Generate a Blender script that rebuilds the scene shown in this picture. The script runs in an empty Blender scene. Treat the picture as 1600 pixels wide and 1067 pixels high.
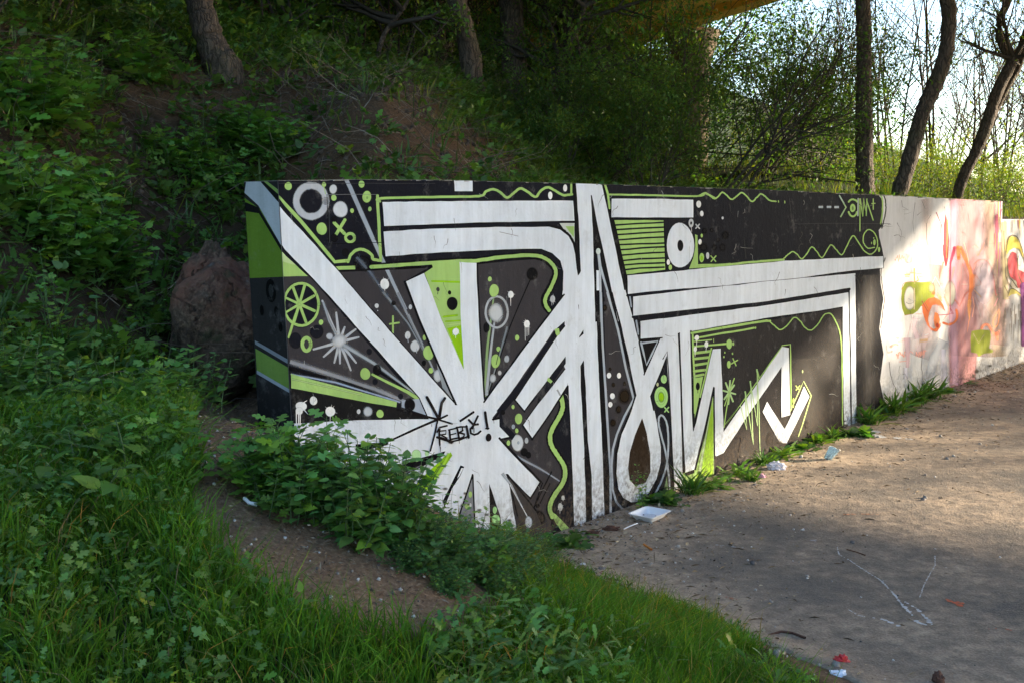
import bpy, math, random
import numpy as np
from mathutils import Vector, noise
from mathutils.geometry import tessellate_polygon

# ------------------------------------------------------------------ camera, light, exposure
scene = bpy.context.scene
COL = scene.collection
PITCH = math.atan(192.5 / 1730.0)
EYE = 1.6
cam_data = bpy.data.cameras.new('camera')
cam_data.lens = 1730.0 / 1600.0 * 36.0
cam_data.sensor_width = 36.0
cam_data.clip_start = 0.05
cam_data.clip_end = 2000.0
cam = bpy.data.objects.new('camera', cam_data)
cam.location = (0, 0, EYE)
cam.rotation_euler = (math.pi / 2 - PITCH, 0, 0)
COL.objects.link(cam)
scene.camera = cam

SUN = np.array([1.0, 0.20, 0.2875]); SUN = SUN / np.linalg.norm(SUN)
world = bpy.data.worlds.new('World'); scene.world = world
world.use_nodes = True
wn = world.node_tree.nodes; wl = world.node_tree.links
wn.clear()
sky = wn.new('ShaderNodeTexSky'); sky.sky_type = 'NISHITA'; sky.sun_disc = False
sky.sun_elevation = math.asin(SUN[2]); sky.sun_rotation = math.atan2(SUN[0], SUN[1])
sky.air_density = 1.0; sky.dust_density = 0.8; sky.ozone_density = 1.9
bg = wn.new('ShaderNodeBackground'); bg.inputs['Strength'].default_value = 0.15
wo = wn.new('ShaderNodeOutputWorld')
wl.new(sky.outputs[0], bg.inputs[0]); wl.new(bg.outputs[0], wo.inputs[0])

sl = bpy.data.lights.new('sun', 'SUN'); sl.energy = 4.5; sl.angle = math.radians(0.9); sl.color = (1.0, 0.84, 0.62)
so = bpy.data.objects.new('sun', sl); COL.objects.link(so)
so.rotation_euler = Vector(SUN).to_track_quat('Z', 'Y').to_euler(); so.location = (20, 4, 12)

scene.view_settings.view_transform = 'Standard'; scene.view_settings.look = 'None'
scene.view_settings.gamma = 1.0; scene.view_settings.exposure = 2.02
scene.view_settings.use_curve_mapping = False
scene.render.engine = 'CYCLES'
scene.cycles.use_denoising = True
scene.cycles.max_bounces = 7
scene.cycles.transparent_max_bounces = 40
scene.cycles.transmission_bounces = 5

# ------------------------------------------------------------------ view geometry helpers
SP, CP = math.sin(PITCH), math.cos(PITCH)
def ray(px, py):
    u = (px - 800.0) / 1730.0; v = (533.5 - py) / 1730.0
    return np.array([u, CP + v * SP, -SP + v * CP])
def project(P):
    P = np.atleast_2d(np.asarray(P, float)); x = P[:, 0]; y = P[:, 1]; z = P[:, 2] - EYE
    dep = np.maximum(y * CP - z * SP, 1e-4); up = y * SP + z * CP
    return 800 + 1730 * x / dep, 533.5 - 1730 * up / dep
# wall frame: s runs along the wall, d points from the wall to the path
P0 = np.array([0.959, 6.38]); WS = np.array([0.6309, 0.7759]); WD = np.array([0.7759, -0.6309])
def sd(x, y):
    rx = x - P0[0]; ry = y - P0[1]
    return rx * WS[0] + ry * WS[1], rx * WD[0] + ry * WD[1]
def xy(s, d):
    return P0[0] + s * WS[0] + d * WD[0], P0[1] + s * WS[1] + d * WD[1]
def on_wall(px, py, d=0.0):
    r = ray(px, py)
    o = -P0[0] * WD[0] - P0[1] * WD[1] - d
    t = -o / (r[0] * WD[0] + r[1] * WD[1])
    x, y, z = r * t
    return sd(x, y)[0], z + EYE
def sm(x): 
    x = np.clip(x, 0, 1); return x * x * (3 - 2 * x)
def softp(x, k=0.12):
    return k * np.logaddexp(0, x / k)
def vnoise(x, y, seed=0):
    # cheap smooth noise on arrays
    x = np.asarray(x, float); y = np.asarray(y, float)
    xi = np.floor(x); yi = np.floor(y); fx = x - xi; fy = y - yi
    fx = fx * fx * (3 - 2 * fx); fy = fy * fy * (3 - 2 * fy)
    def h(a, b):
        v = np.sin(a * 127.1 + b * 311.7 + seed * 74.7) * 43758.5453
        return v - np.floor(v)
    return (h(xi, yi) * (1 - fx) + h(xi + 1, yi) * fx) * (1 - fy) + (h(xi, yi + 1) * (1 - fx) + h(xi + 1, yi + 1) * fx) * fy
def fbm(x, y, seed=0, n=4):
    a = 0; amp = 0.5
    for i in range(n):
        a = a + amp * (vnoise(x, y, seed + i * 7) - 0.5); x = x * 2.03; y = y * 2.03; amp *= 0.5
    return a
W_END = -2.92
def height(s, d):
    s = np.asarray(s, float); d = np.asarray(d, float)
    nf = fbm(s * 1.3, d * 1.3, 3)
    edge = -1.47 - 0.22 * np.maximum(d, 0) ** 0.9
    base = np.minimum(0.52 * softp(edge - s, 0.05), 0.86 + 0.05 * np.maximum(-3.2 - s, 0))
    fall = np.exp(-(np.maximum(d, 0) / 1.75) ** 2)
    front = base * (0.12 + 0.88 * fall) + 0.06 * nf * sm(base / 0.2)
    q = np.maximum(-d, 0)
    left = np.minimum(base, 0.86) + (0.50 * softp(q - 0.45, 0.2) + 0.46 * softp(q - 1.3, 0.2)) * (1 - 0.35 * sm((q - 3) / 4)) + 0.12 * np.maximum(-3.6 - s, 0) * sm(q / 2)
    qb = q - (0.7 + 0.5 * np.maximum(0, s + 0.5))
    back = 1.55 + 0.06 * q + (0.8 * sm(qb / 1.5) + 0.2 * np.maximum(qb - 1, 0)) * (0.6 + 0.4 * sm((s + 3.5) / 2.5))
    back = back + 0.12 * sm((s + 1) / 2) * 0
    back = back + 0.55 * np.exp(-((s - 7.6) / 1.9) ** 2 - ((d + 3.4) / 1.7) ** 2)
    back = np.minimum(back, 16) + 0.14 * nf * sm(q / 1.0) + 0.25 * fbm(s * 0.5 + 9, d * 0.5, 8) * sm((q - 1) / 2)
    back = back - 0.9 * sm((s - 12) / 20)
    bl = sm((s - (-2.98 + 0.40 * q)) / (0.35 + 0.8 * q))
    hill = left * (1 - bl) + back * bl
    k = np.where(s < W_END - 0.02, sm(q / 0.6), sm((q - 0.03) / 0.10))
    return np.where(d > 0, front, front * (1 - k) + hill * k)
def hxy(x, y):
    s, d = sd(x, y); return height(s, d)
def hit(px, py, tmax=60):
    r = ray(px, py); t = np.linspace(1.2, tmax, 3000)
    x = r[0] * t; y = r[1] * t; z = EYE + r[2] * t
    below = z < hxy(x, y)
    i = int(np.argmax(below)) if below.any() else len(t) - 1
    return np.array([x[i], y[i], float(hxy(x[i], y[i]))])
def at(px, t):
    # point on the ground in the direction of image column px at distance t
    x = (px - 800) / 1730.0 * t; y = t
    return np.array([x, y, float(hxy(x, y))])

# ------------------------------------------------------------------ object helpers
def tag(o, label=None, cat=None, group=None, kind=None):
    if label: o['label'] = label
    if cat: o['category'] = cat
    if group: o['group'] = group
    if kind: o['kind'] = kind
    return o
def empty(name, loc, label=None, cat=None, group=None, rz=0):
    o = bpy.data.objects.new(name, None); o.empty_display_size = 0.1
    COL.objects.link(o); o.location = loc; o.rotation_euler = (0, 0, rz)
    return tag(o, label, cat, group)
class MB:
    """collects triangles and point colours, links them as ONE mesh object"""
    def __init__(self): self.v = []; self.f = []; self.c = []; self.n = 0
    def add(self, v, f, c=(1, 1, 1, 1)):
        v = np.asarray(v, np.float32).reshape(-1, 3); f = np.asarray(f, np.int32).reshape(-1, 3)
        c = np.asarray(c, np.float32)
        if c.ndim == 1:
            if len(c) == 3: c = np.append(c, 1.0)
            c = np.tile(c, (len(v), 1))
        elif c.shape[1] == 3: c = np.hstack([c, np.ones((len(c), 1), np.float32)])
        self.v.append(v); self.f.append(f + self.n); self.c.append(c.astype(np.float32)); self.n += len(v)
    def mesh(self, name, mat, smooth=True):
        me = bpy.data.meshes.new(name)
        v = np.concatenate(self.v); f = np.concatenate(self.f); c = np.concatenate(self.c)
        me.vertices.add(len(v)); me.vertices.foreach_set('co', v.ravel())
        me.loops.add(len(f) * 3); me.loops.foreach_set('vertex_index', f.ravel())
        me.polygons.add(len(f)); me.polygons.foreach_set('loop_start', np.arange(0, len(f) * 3, 3, dtype=np.int32))
        me.polygons.foreach_set('loop_total', np.full(len(f), 3, np.int32))
        me.polygons.foreach_set('use_smooth', np.full(len(f), smooth))
        me.update(calc_edges=True)
        a = me.color_attributes.new('col', 'FLOAT_COLOR', 'POINT'); a.data.foreach_set('color', c.ravel())
        if mat: me.materials.append(mat)
        return me
    def build(self, name, mat, parent=None, smooth=True, loc=None):
        o = bpy.data.objects.new(name, self.mesh(name, mat, smooth)); COL.objects.link(o)
        if loc is not None: o.location = loc
        if parent is not None: o.parent = parent
        return o
def box_vf(x0, x1, y0, y1, z0, z1):
    v = np.array([[x, y, z] for x in (x0, x1) for y in (y0, y1) for z in (z0, z1)], float)
    q = [(0, 1, 3, 2), (4, 6, 7, 5), (0, 4, 5, 1), (2, 3, 7, 6), (0, 2, 6, 4), (1, 5, 7, 3)]
    f = [t for a, b, c, d in q for t in ((a, b, c), (a, c, d))]
    return v, f
def tube(pts, rad, sides=5, cap=True, bump=0.0, rng=None):
    pts = np.asarray(pts, float); n = len(pts); rad = np.broadcast_to(np.asarray(rad, float), (n,))
    tan = np.gradient(pts, axis=0); tan /= np.linalg.norm(tan, axis=1)[:, None] + 1e-9
    ref = np.array([0.0, 0, 1]) if abs(tan[0][2]) < 0.9 else np.array([1.0, 0, 0])
    a = np.cross(tan, ref); a /= np.linalg.norm(a, axis=1)[:, None] + 1e-9
    b = np.cross(tan, a)
    th = np.linspace(0, 2 * np.pi, sides, endpoint=False)
    R = rad[:, None] * np.ones(sides)
    if bump and rng is not None: R = R * (1 + bump * (rng.random((n, sides)) - 0.5))
    v = pts[:, None, :] + R[..., None] * (np.cos(th)[None, :, None] * a[:, None, :] + np.sin(th)[None, :, None] * b[:, None, :])
    v = v.reshape(-1, 3); i = np.arange(n - 1)[:, None] * sides; j = np.arange(sides)[None]; k = (j + 1) % sides
    A = i + j; B = i + k; C = i + sides + k; D = i + sides + j
    f = np.concatenate([np.stack([A, C, B], -1).reshape(-1, 3), np.stack([A, D, C], -1).reshape(-1, 3)])
    return v, f
def frames(u, nrm):
    u = u / (np.linalg.norm(u, axis=1)[:, None] + 1e-9)
    w = np.cross(nrm, u); w /= np.linalg.norm(w, axis=1)[:, None] + 1e-9
    n = np.cross(u, w)
    return np.stack([u, w, n], axis=2)          # columns: length, width, normal
def scatter(mb, tv, tf, M, pos, scale, cols):
    tv = np.asarray(tv, float); tf = np.asarray(tf); N = len(pos)
    if N == 0: return
    scale = np.broadcast_to(np.asarray(scale, float), (N,))
    v = np.einsum('nij,kj->nki', M, tv) * scale[:, None, None] + pos[:, None, :]
    f = tf[None] + (np.arange(N) * len(tv))[:, None, None]
    c = np.repeat(np.asarray(cols, float), len(tv), axis=0)
    mb.add(v.reshape(-1, 3), f.reshape(-1, 3), c)

# ------------------------------------------------------------------ materials
def nt(name):
    m = bpy.data.materials.new(name); m.use_nodes = True; m.node_tree.nodes.clear()
    return m, m.node_tree.nodes, m.node_tree.links
def node(ns, t, **k):
    n = ns.new(t)
    for a, b in k.items(): setattr(n, a, b)
    return n
def noise_n(ns, ls, vec, scale, detail=5, rough=0.6):
    n = ns.new('ShaderNodeTexNoise'); n.inputs['Scale'].default_value = scale
    n.inputs['Detail'].default_value = detail; n.inputs['Roughness'].default_value = rough
    if vec is not None: ls.new(vec, n.inputs['Vector'])
    return n
def ramp(ns, ls, fac, stops):
    r = ns.new('ShaderNodeValToRGB'); ls.new(fac, r.inputs[0]); e = r.color_ramp.elements
    while len(e) < len(stops): e.new(0.5)
    for i, (p, c) in enumerate(stops):
        e[i].position = p; e[i].color = (*c, 1) if len(c) == 3 else c
    return r
def mixc(ns, ls, fac, a, b, mode='MIX'):
    m = ns.new('ShaderNodeMix'); m.data_type = 'RGBA'; m.blend_type = mode
    for sock, val in ((m.inputs[0], fac), (m.inputs[6], a), (m.inputs[7], b)):
        if hasattr(val, 'links'): ls.new(val, sock)
        elif isinstance(val, (int, float)): sock.default_value = val
        else: sock.default_value = (*val, 1) if len(val) == 3 else val
    return m.outputs[2]
def bump_n(ns, ls, h, strength, dist=0.01):
    b = ns.new('ShaderNodeBump'); b.inputs['Strength'].default_value = strength; b.inputs['Distance'].default_value = dist
    ls.new(h, b.inputs['Height']); return b.outputs[0]
def leaf_mat(name, trans=0.4, gloss=0.5, tint=(1, 1, 1), spec=0.3):
    m, ns, ls = nt(name)
    at_ = node(ns, 'ShaderNodeAttribute', attribute_name='col')
    geo = ns.new('ShaderNodeNewGeometry')
    n1 = noise_n(ns, ls, geo.outputs['Position'], 9.0, 3)
    r1 = ramp(ns, ls, n1.outputs[0], [(0.3, (0.72, 0.72, 0.72)), (0.7, (1.25, 1.25, 1.25))])
    c = mixc(ns, ls, 1.0, at_.outputs['Color'], r1.outputs[0], 'MULTIPLY')
    c = mixc(ns, ls, 1.0, c, tint, 'MULTIPLY')
    p = ns.new('ShaderNodeBsdfPrincipled'); p.inputs['Roughness'].default_value = gloss
    p.inputs['Specular IOR Level'].default_value = spec
    ls.new(c, p.inputs['Base Color'])
    tr = ns.new('ShaderNodeBsdfTranslucent')
    tc = mixc(ns, ls, 1.0, c, (1.5, 1.6, 0.5), 'MULTIPLY')
    ls.new(tc, tr.inputs['Color'])
    mx = ns.new('ShaderNodeMixShader'); mx.inputs[0].default_value = trans
    ls.new(p.outputs[0], mx.inputs[1]); ls.new(tr.outputs[0], mx.inputs[2])
    o = ns.new('ShaderNodeOutputMaterial'); ls.new(mx.outputs[0], o.inputs[0])
    return m
def bark_mat(name, dark, light, moss=(0.05, 0.07, 0.02), mossy=0.3):
    m, ns, ls = nt(name)
    geo = ns.new('ShaderNodeNewGeometry')
    mp = ns.new('ShaderNodeMapping'); mp.inputs['Scale'].default_value = (1, 1, 0.18); ls.new(geo.outputs['Position'], mp.inputs[0])
    n1 = noise_n(ns, ls, mp.outputs[0], 28, 8, 0.7)
    vor = ns.new('ShaderNodeTexVoronoi'); vor.inputs['Scale'].default_value = 26; vor.feature = 'DISTANCE_TO_EDGE'
    mp2 = ns.new('ShaderNodeMapping'); mp2.inputs['Scale'].default_value = (1, 1, 0.22)
    wob = noise_n(ns, ls, geo.outputs['Position'], 6, 3)
    va = ns.new('ShaderNodeVectorMath'); va.operation = 'MULTIPLY_ADD'; va.inputs[1].default_value = (0.12, 0.12, 0.12)
    ls.new(wob.outputs['Color'], va.inputs[0]); ls.new(geo.outputs['Position'], va.inputs[2]); ls.new(va.outputs[0], mp2.inputs[0])
    ls.new(mp2.outputs[0], vor.inputs['Vector'])
    r = ramp(ns, ls, n1.outputs[0], [(0.3, dark), (0.7, light)])
    cr = ramp(ns, ls, vor.outputs['Distance'], [(0.0, (0.35, 0.35, 0.35)), (0.16, (1, 1, 1))])
    c = mixc(ns, ls, 1.0, r.outputs[0], cr.outputs[0], 'MULTIPLY')
    n2 = noise_n(ns, ls, geo.outputs['Position'], 3.5, 5)
    mr = ramp(ns, ls, n2.outputs[0], [(0.5, (0, 0, 0)), (0.68, (mossy, mossy, mossy))])
    c = mixc(ns, ls, mr.outputs[0], c, moss)
    p = ns.new('ShaderNodeBsdfPrincipled'); p.inputs['Roughness'].default_value = 0.9; ls.new(c, p.inputs['Base Color'])
    hh = ns.new('ShaderNodeMath'); hh.operation = 'MULTIPLY'; ls.new(cr.outputs[0], hh.inputs[0]); ls.new(n1.outputs[0], hh.inputs[1])
    ls.new(bump_n(ns, ls, hh.outputs[0], 1.0, 0.03), p.inputs['Normal'])
    o = ns.new('ShaderNodeOutputMaterial'); ls.new(p.outputs[0], o.inputs[0])
    return m
def plain_mat(name, color, rough=0.6, spec=0.5, var=0.15, scale=12, bump=0.2, bd=0.004, trans=0.0):
    m, ns, ls = nt(name)
    geo = ns.new('ShaderNodeNewGeometry'); n1 = noise_n(ns, ls, geo.outputs['Position'], scale, 6)
    r = ramp(ns, ls, n1.outputs[0], [(0.25, tuple(x * (1 - var) for x in color)), (0.75, tuple(min(1, x * (1 + var)) for x in color))])
    p = ns.new('ShaderNodeBsdfPrincipled'); p.inputs['Roughness'].default_value = rough; p.inputs['Specular IOR Level'].default_value = spec
    if trans: p.inputs['Transmission Weight'].default_value = trans; p.inputs['IOR'].default_value = 1.2
    ls.new(r.outputs[0], p.inputs['Base Color'])
    if bump: ls.new(bump_n(ns, ls, n1.outputs[0], bump, bd), p.inputs['Normal'])
    o = ns.new('ShaderNodeOutputMaterial'); ls.new(p.outputs[0], o.inputs[0])
    return m
def attr_mat(name, rough=0.85, scale=60, lo=0.75, hi=1.2, bump=0.3, bd=0.003):
    m, ns, ls = nt(name)
    a = node(ns, 'ShaderNodeAttribute', attribute_name='col'); geo = ns.new('ShaderNodeNewGeometry')
    n1 = noise_n(ns, ls, geo.outputs['Position'], scale, 6)
    r = ramp(ns, ls, n1.outputs[0], [(0.3, (lo,) * 3), (0.7, (hi,) * 3)])
    c = mixc(ns, ls, 1.0, a.outputs['Color'], r.outputs[0], 'MULTIPLY')
    p = ns.new('ShaderNodeBsdfPrincipled'); p.inputs['Roughness'].default_value = rough; ls.new(c, p.inputs['Base Color'])
    ls.new(bump_n(ns, ls, n1.outputs[0], bump, bd), p.inputs['Normal'])
    o = ns.new('ShaderNodeOutputMaterial'); ls.new(p.outputs[0], o.inputs[0])
    return m

def in_poly(px, py, poly):
    px = np.asarray(px); py = np.asarray(py); inside = np.zeros(px.shape, bool); n = len(poly)
    for i in range(n):
        x0, y0 = poly[i]; x1, y1 = poly[(i + 1) % n]
        c = ((y0 > py) != (y1 > py)) & (px < (x1 - x0) * (py - y0) / ((y1 - y0) or 1e-9) + x0)
        inside ^= c
    return inside
# ------------------------------------------------------------------ ground and hillside (one sheet in wall coordinates)
DIRT = [(405, 560), (320, 590), (322, 650), (300, 700), (330, 790), (400, 845), (470, 885), (600, 918), (720, 935), (740, 915), (640, 870), (560, 850), (480, 800), (430, 750), (400, 700), (412, 640)]
DIRT_G = [(405, 540), (300, 590), (300, 650), (270, 700), (290, 790), (330, 860), (400, 935), (500, 985), (600, 1000), (740, 990), (860, 960), (860, 870), (760, 830), (640, 780), (560, 750), (480, 720), (430, 690), (412, 640)]
def build_ground():
    g = lambda a, b, n: np.linspace(a, b, n, endpoint=False)
    S = np.concatenate([[-400, -150, -60], g(-30, -8, 40), g(-8, 4, 240), g(4, 14, 100), g(14, 40, 60), [40, 60, 100, 200, 500]])
    D = np.concatenate([[-500, -250, -120, -80], g(-60, -12, 80), g(-12, -3, 110), g(-3, -0.14, 60), [-0.14, -0.13, -0.10, -0.07, -0.04, -0.03, 0.0], g(0.02, 4.5, 90), g(4.5, 12, 30), [12, 20, 60, 200, 500]])
    s, d = np.meshgrid(S, D, indexing='ij'); z = height(s, d)
    x, y = xy(s, d)
    P = np.stack([x, y, z], -1).reshape(-1, 3)
    # masks: r = trodden dirt, g = grassy floor, b = bare bluff
    px, py = project(P)
    j = fbm(P[:, 0] * 6, P[:, 1] * 6, 5) * 40
    fr = (P[:, 1] > 0.3)
    dirt = (in_poly(px + j, py + j, DIRT_G) & fr & (d.ravel() > -1.3)).astype(float)
    sr = s.ravel(); dr = d.ravel(); q = -dr
    eb = np.interp(dr, [0, 0.3, 0.76, 1.4, 3], [-1.35, -1.5, -1.58, -1.75, -2.3]); band = (dr > 0) * sm((sr - eb + 0.30 + fbm(sr * 5, dr * 5, 44) * 0.5) / 0.15); dirt = np.maximum(dirt, band * 0.8)
    qb = q - (0.7 + 0.5 * np.maximum(0, sr + 0.5))
    BARE_ = [(180, 95), (330, 105), (480, 102), (560, 95), (640, 115), (730, 180), (840, 295), (600, 310), (440, 310), (400, 240), (300, 200), (200, 170)] if True else [(40, 70), (200, 80), (330, 105), (480, 102), (560, 95), (640, 115), (730, 180), (840, 295), (600, 310), (380, 310), (300, 330), (260, 430), (215, 600), (100, 640), (60, 520), (150, 440), (200, 330), (120, 210), (40, 170)]
    bare2 = in_poly(px + j, py + j, BARE_) & fr & (dr < 0)
    bluff = np.maximum(bare2 * 1.0, 0.0) if True else ((q > 0.1) & (sr > -3.4) & (sr < 5.5)) * sm((qb + 0.9) / 0.5) * (1 - sm((qb - 1.3) / 0.6))
    grassy = ((dr > -0.6) & (sr < -1.3)).astype(float) * (1 - dirt) + ((sr > 5) & (q > 1)) * 1.0
    c = np.stack([dirt, np.clip(grassy, 0, 1), bluff, np.ones_like(dirt)], -1)
    n, m_ = s.shape
    I = np.arange(n - 1)[:, None] * m_ + np.arange(m_ - 1)[None]
    A, B, C_, E = I, I + 1, I + m_ + 1, I + m_
    f = np.concatenate([np.stack([A, C_, B], -1).reshape(-1, 3), np.stack([A, E, C_], -1).reshape(-1, 3)])
    # the slab of the wall keeps the step hidden
    mb = MB(); mb.add(P, f[:, ::1], c)
    m, ns, ls = nt('soil')
    a = node(ns, 'ShaderNodeAttribute', attribute_name='col'); sep = ns.new('ShaderNodeSeparateColor'); ls.new(a.outputs['Color'], sep.inputs[0])
    geo = ns.new('ShaderNodeNewGeometry')
    n1 = noise_n(ns, ls, geo.outputs['Position'], 5, 10, 0.7); n2 = noise_n(ns, ls, geo.outputs['Position'], 70, 6, 0.7)
    base = ramp(ns, ls, n1.outputs[0], [(0.3, (0.03, 0.02, 0.012)), (0.5, (0.06, 0.04, 0.025)), (0.75, (0.11, 0.075, 0.045))])
    dirtc = ramp(ns, ls, n2.outputs[0], [(0.3, (0.14, 0.085, 0.052)), (0.55, (0.26, 0.17, 0.11)), (0.72, (0.42, 0.31, 0.21))])
    gr = ramp(ns, ls, n2.outputs[0], [(0.3, (0.012, 0.02, 0.006)), (0.7, (0.03, 0.045, 0.012))])
    bl = ramp(ns, ls, n2.outputs[0], [(0.3, (0.05, 0.029, 0.016)), (0.55, (0.125, 0.075, 0.042)), (0.75, (0.21, 0.135, 0.08))])
    c1 = mixc(ns, ls, sep.outputs[1], base.outputs[0], gr.outputs[0]); c1 = mixc(ns, ls, sep.outputs[2], c1, bl.outputs[0])
    c1 = mixc(ns, ls, sep.outputs[0], c1, dirtc.outputs[0])
    p = ns.new('ShaderNodeBsdfPrincipled'); p.inputs['Roughness'].default_value = 0.95; ls.new(c1, p.inputs['Base Color'])
    p.inputs['Specular IOR Level'].default_value = 0.15
    b1 = ns.new('ShaderNodeBump'); b1.inputs['Strength'].default_value = 0.9; b1.inputs['Distance'].default_value = 0.08; ls.new(n1.outputs[0], b1.inputs['Height'])
    b2 = ns.new('ShaderNodeBump'); b2.inputs['Strength'].default_value = 0.8; b2.inputs['Distance'].default_value = 0.012; ls.new(n2.outputs[0], b2.inputs['Height']); ls.new(b1.outputs[0], b2.inputs['Normal'])
    ls.new(b2.outputs[0], p.inputs['Normal'])
    o = ns.new('ShaderNodeOutputMaterial'); ls.new(p.outputs[0], o.inputs[0])
    o = mb.build('ground', m); tag(o, 'earthy ground and wooded hillside around the painted wall', kind='structure')
build_ground()

# asphalt path: a sheet 6 mm above the ground, ragged edge against the grass
EDGE_P = [(862, 872), (930, 900), (1010, 930), (1100, 962), (1200, 1008), (1290, 1058)]
_e = []
for _a, _b in EDGE_P:
    _r = ray(_a, _b); _t = (0.02 - EYE) / _r[2]; _e.append(sd(_r[0] * _t, _r[1] * _t))
EDGE_S = [-1.30] + [e[0] for e in _e] + [-2.75, -5.2]; EDGE_D = [0.0] + [e[1] for e in _e] + [3.96, 12]
def edge_s(d):
    return np.interp(d, EDGE_D, EDGE_S)
def build_asphalt():
    D = np.concatenate([np.linspace(0.004, 6, 200), [7, 9, 12, 20]])
    T = np.concatenate([np.linspace(0, 1, 140) ** 1.6 * 26, [40, 80, 200]])
    mb = MB(); P = []; 
    e = edge_s(D) + fbm(D * 3, D * 0, 11, 5) * 0.16
    d, t = np.meshgrid(D, T, indexing='ij'); s = e[:, None] + t
    x, y = xy(s, d)
    z = np.full_like(x, 0.006) + 0.5 * np.maximum(height(s, d) - 0.005, 0) * 0 + 0.010 * (fbm(s * 0.9, d * 0.9, 21) + 0.1)
    z = np.maximum(z, 0.004) + 0.012 + np.maximum(height(s, d), 0)
    z[:, 0] = np.maximum(height(s, d), 0)[:, 0] - 0.002; z[:, 1] -= 0.008; z[:, 2] -= 0.004
    P = np.stack([x, y, z], -1).reshape(-1, 3); n, m_ = d.shape
    I = np.arange(n - 1)[:, None] * m_ + np.arange(m_ - 1)[None]
    A, B, C_, E = I, I + 1, I + m_ + 1, I + m_
    f = np.concatenate([np.stack([A, B, C_], -1).reshape(-1, 3), np.stack([A, C_, E], -1).reshape(-1, 3)])
    dust = np.exp(-np.maximum(d, 0) / 0.5).ravel() * 0.9 + np.exp(-t.ravel() / 0.35) * 0.6
    c = np.stack([np.clip(dust, 0, 1)] * 3 + [np.ones(len(P))], -1)
    mb.add(P, f, c)
    m, ns, ls = nt('asphalt')
    a = node(ns, 'ShaderNodeAttribute', attribute_name='col')
    geo = ns.new('ShaderNodeNewGeometry'); pos = geo.outputs['Position']
    n1 = noise_n(ns, ls, pos, 1.3, 8, 0.65); n2 = noise_n(ns, ls, pos, 220, 3, 0.6); n3 = noise_n(ns, ls, pos, 14, 7, 0.7)
    v = ns.new('ShaderNodeTexVoronoi'); v.inputs['Scale'].default_value = 95; ls.new(pos, v.inputs['Vector'])
    tar = ramp(ns, ls, n2.outputs[0], [(0.3, (0.055, 0.05, 0.046)), (0.52, (0.11, 0.10, 0.09)), (0.66, (0.19, 0.17, 0.145)), (0.78, (0.36, 0.31, 0.26))])
    dus = ramp(ns, ls, n3.outputs[0], [(0.3, (0.25, 0.185, 0.128)), (0.7, (0.50, 0.385, 0.275))])
    add = ns.new('ShaderNodeMath'); add.operation = 'ADD'
    rr = ramp(ns, ls, n1.outputs[0], [(0.40, (0.04,) * 3), (0.62, (0.85,) * 3)])
    mul = ns.new('ShaderNodeMath'); mul.operation = 'MULTIPLY'; ls.new(rr.outputs[0], mul.inputs[0])
    rr3 = ramp(ns, ls, n3.outputs[0], [(0.3, (0.35,) * 3), (0.7, (1.2,) * 3)]); ls.new(rr3.outputs[0], mul.inputs[1])
    ls.new(mul.outputs[0], add.inputs[0]); ls.new(a.outputs['Fac'], add.inputs[1]); add.use_clamp = True
    c = mixc(ns, ls, add.outputs[0], tar.outputs[0], dus.outputs[0])
    sp = ramp(ns, ls, v.outputs['Distance'], [(0.0, (1.35,) * 3), (0.35, (1.0,) * 3), (0.8, (0.62,) * 3)])
    c = mixc(ns, ls, 0.5, c, sp.outputs[0], 'MULTIPLY')
    p = ns.new('ShaderNodeBsdfPrincipled'); p.inputs['Roughness'].default_value = 0.88; p.inputs['Specular IOR Level'].default_value = 0.25
    ls.new(c, p.inputs['Base Color'])
    b1 = ns.new('ShaderNodeBump'); b1.inputs['Strength'].default_value = 0.6; b1.inputs['Distance'].default_value = 0.02; ls.new(n3.outputs[0], b1.inputs['Height'])
    b2 = ns.new('ShaderNodeBump'); b2.inputs['Strength'].default_value = 0.45; b2.inputs['Distance'].default_value = 0.004; b2.invert = True; ls.new(v.outputs['Distance'], b2.inputs['Height']); ls.new(b1.outputs[0], b2.inputs['Normal'])
    ls.new(b2.outputs[0], p.inputs['Normal'])
    o = ns.new('ShaderNodeOutputMaterial'); ls.new(p.outputs[0], o.inputs[0])
    o = mb.build('asphalt_path', m); tag(o, 'worn dusty asphalt path running along the foot of the wall', kind='structure')
build_asphalt()
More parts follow.
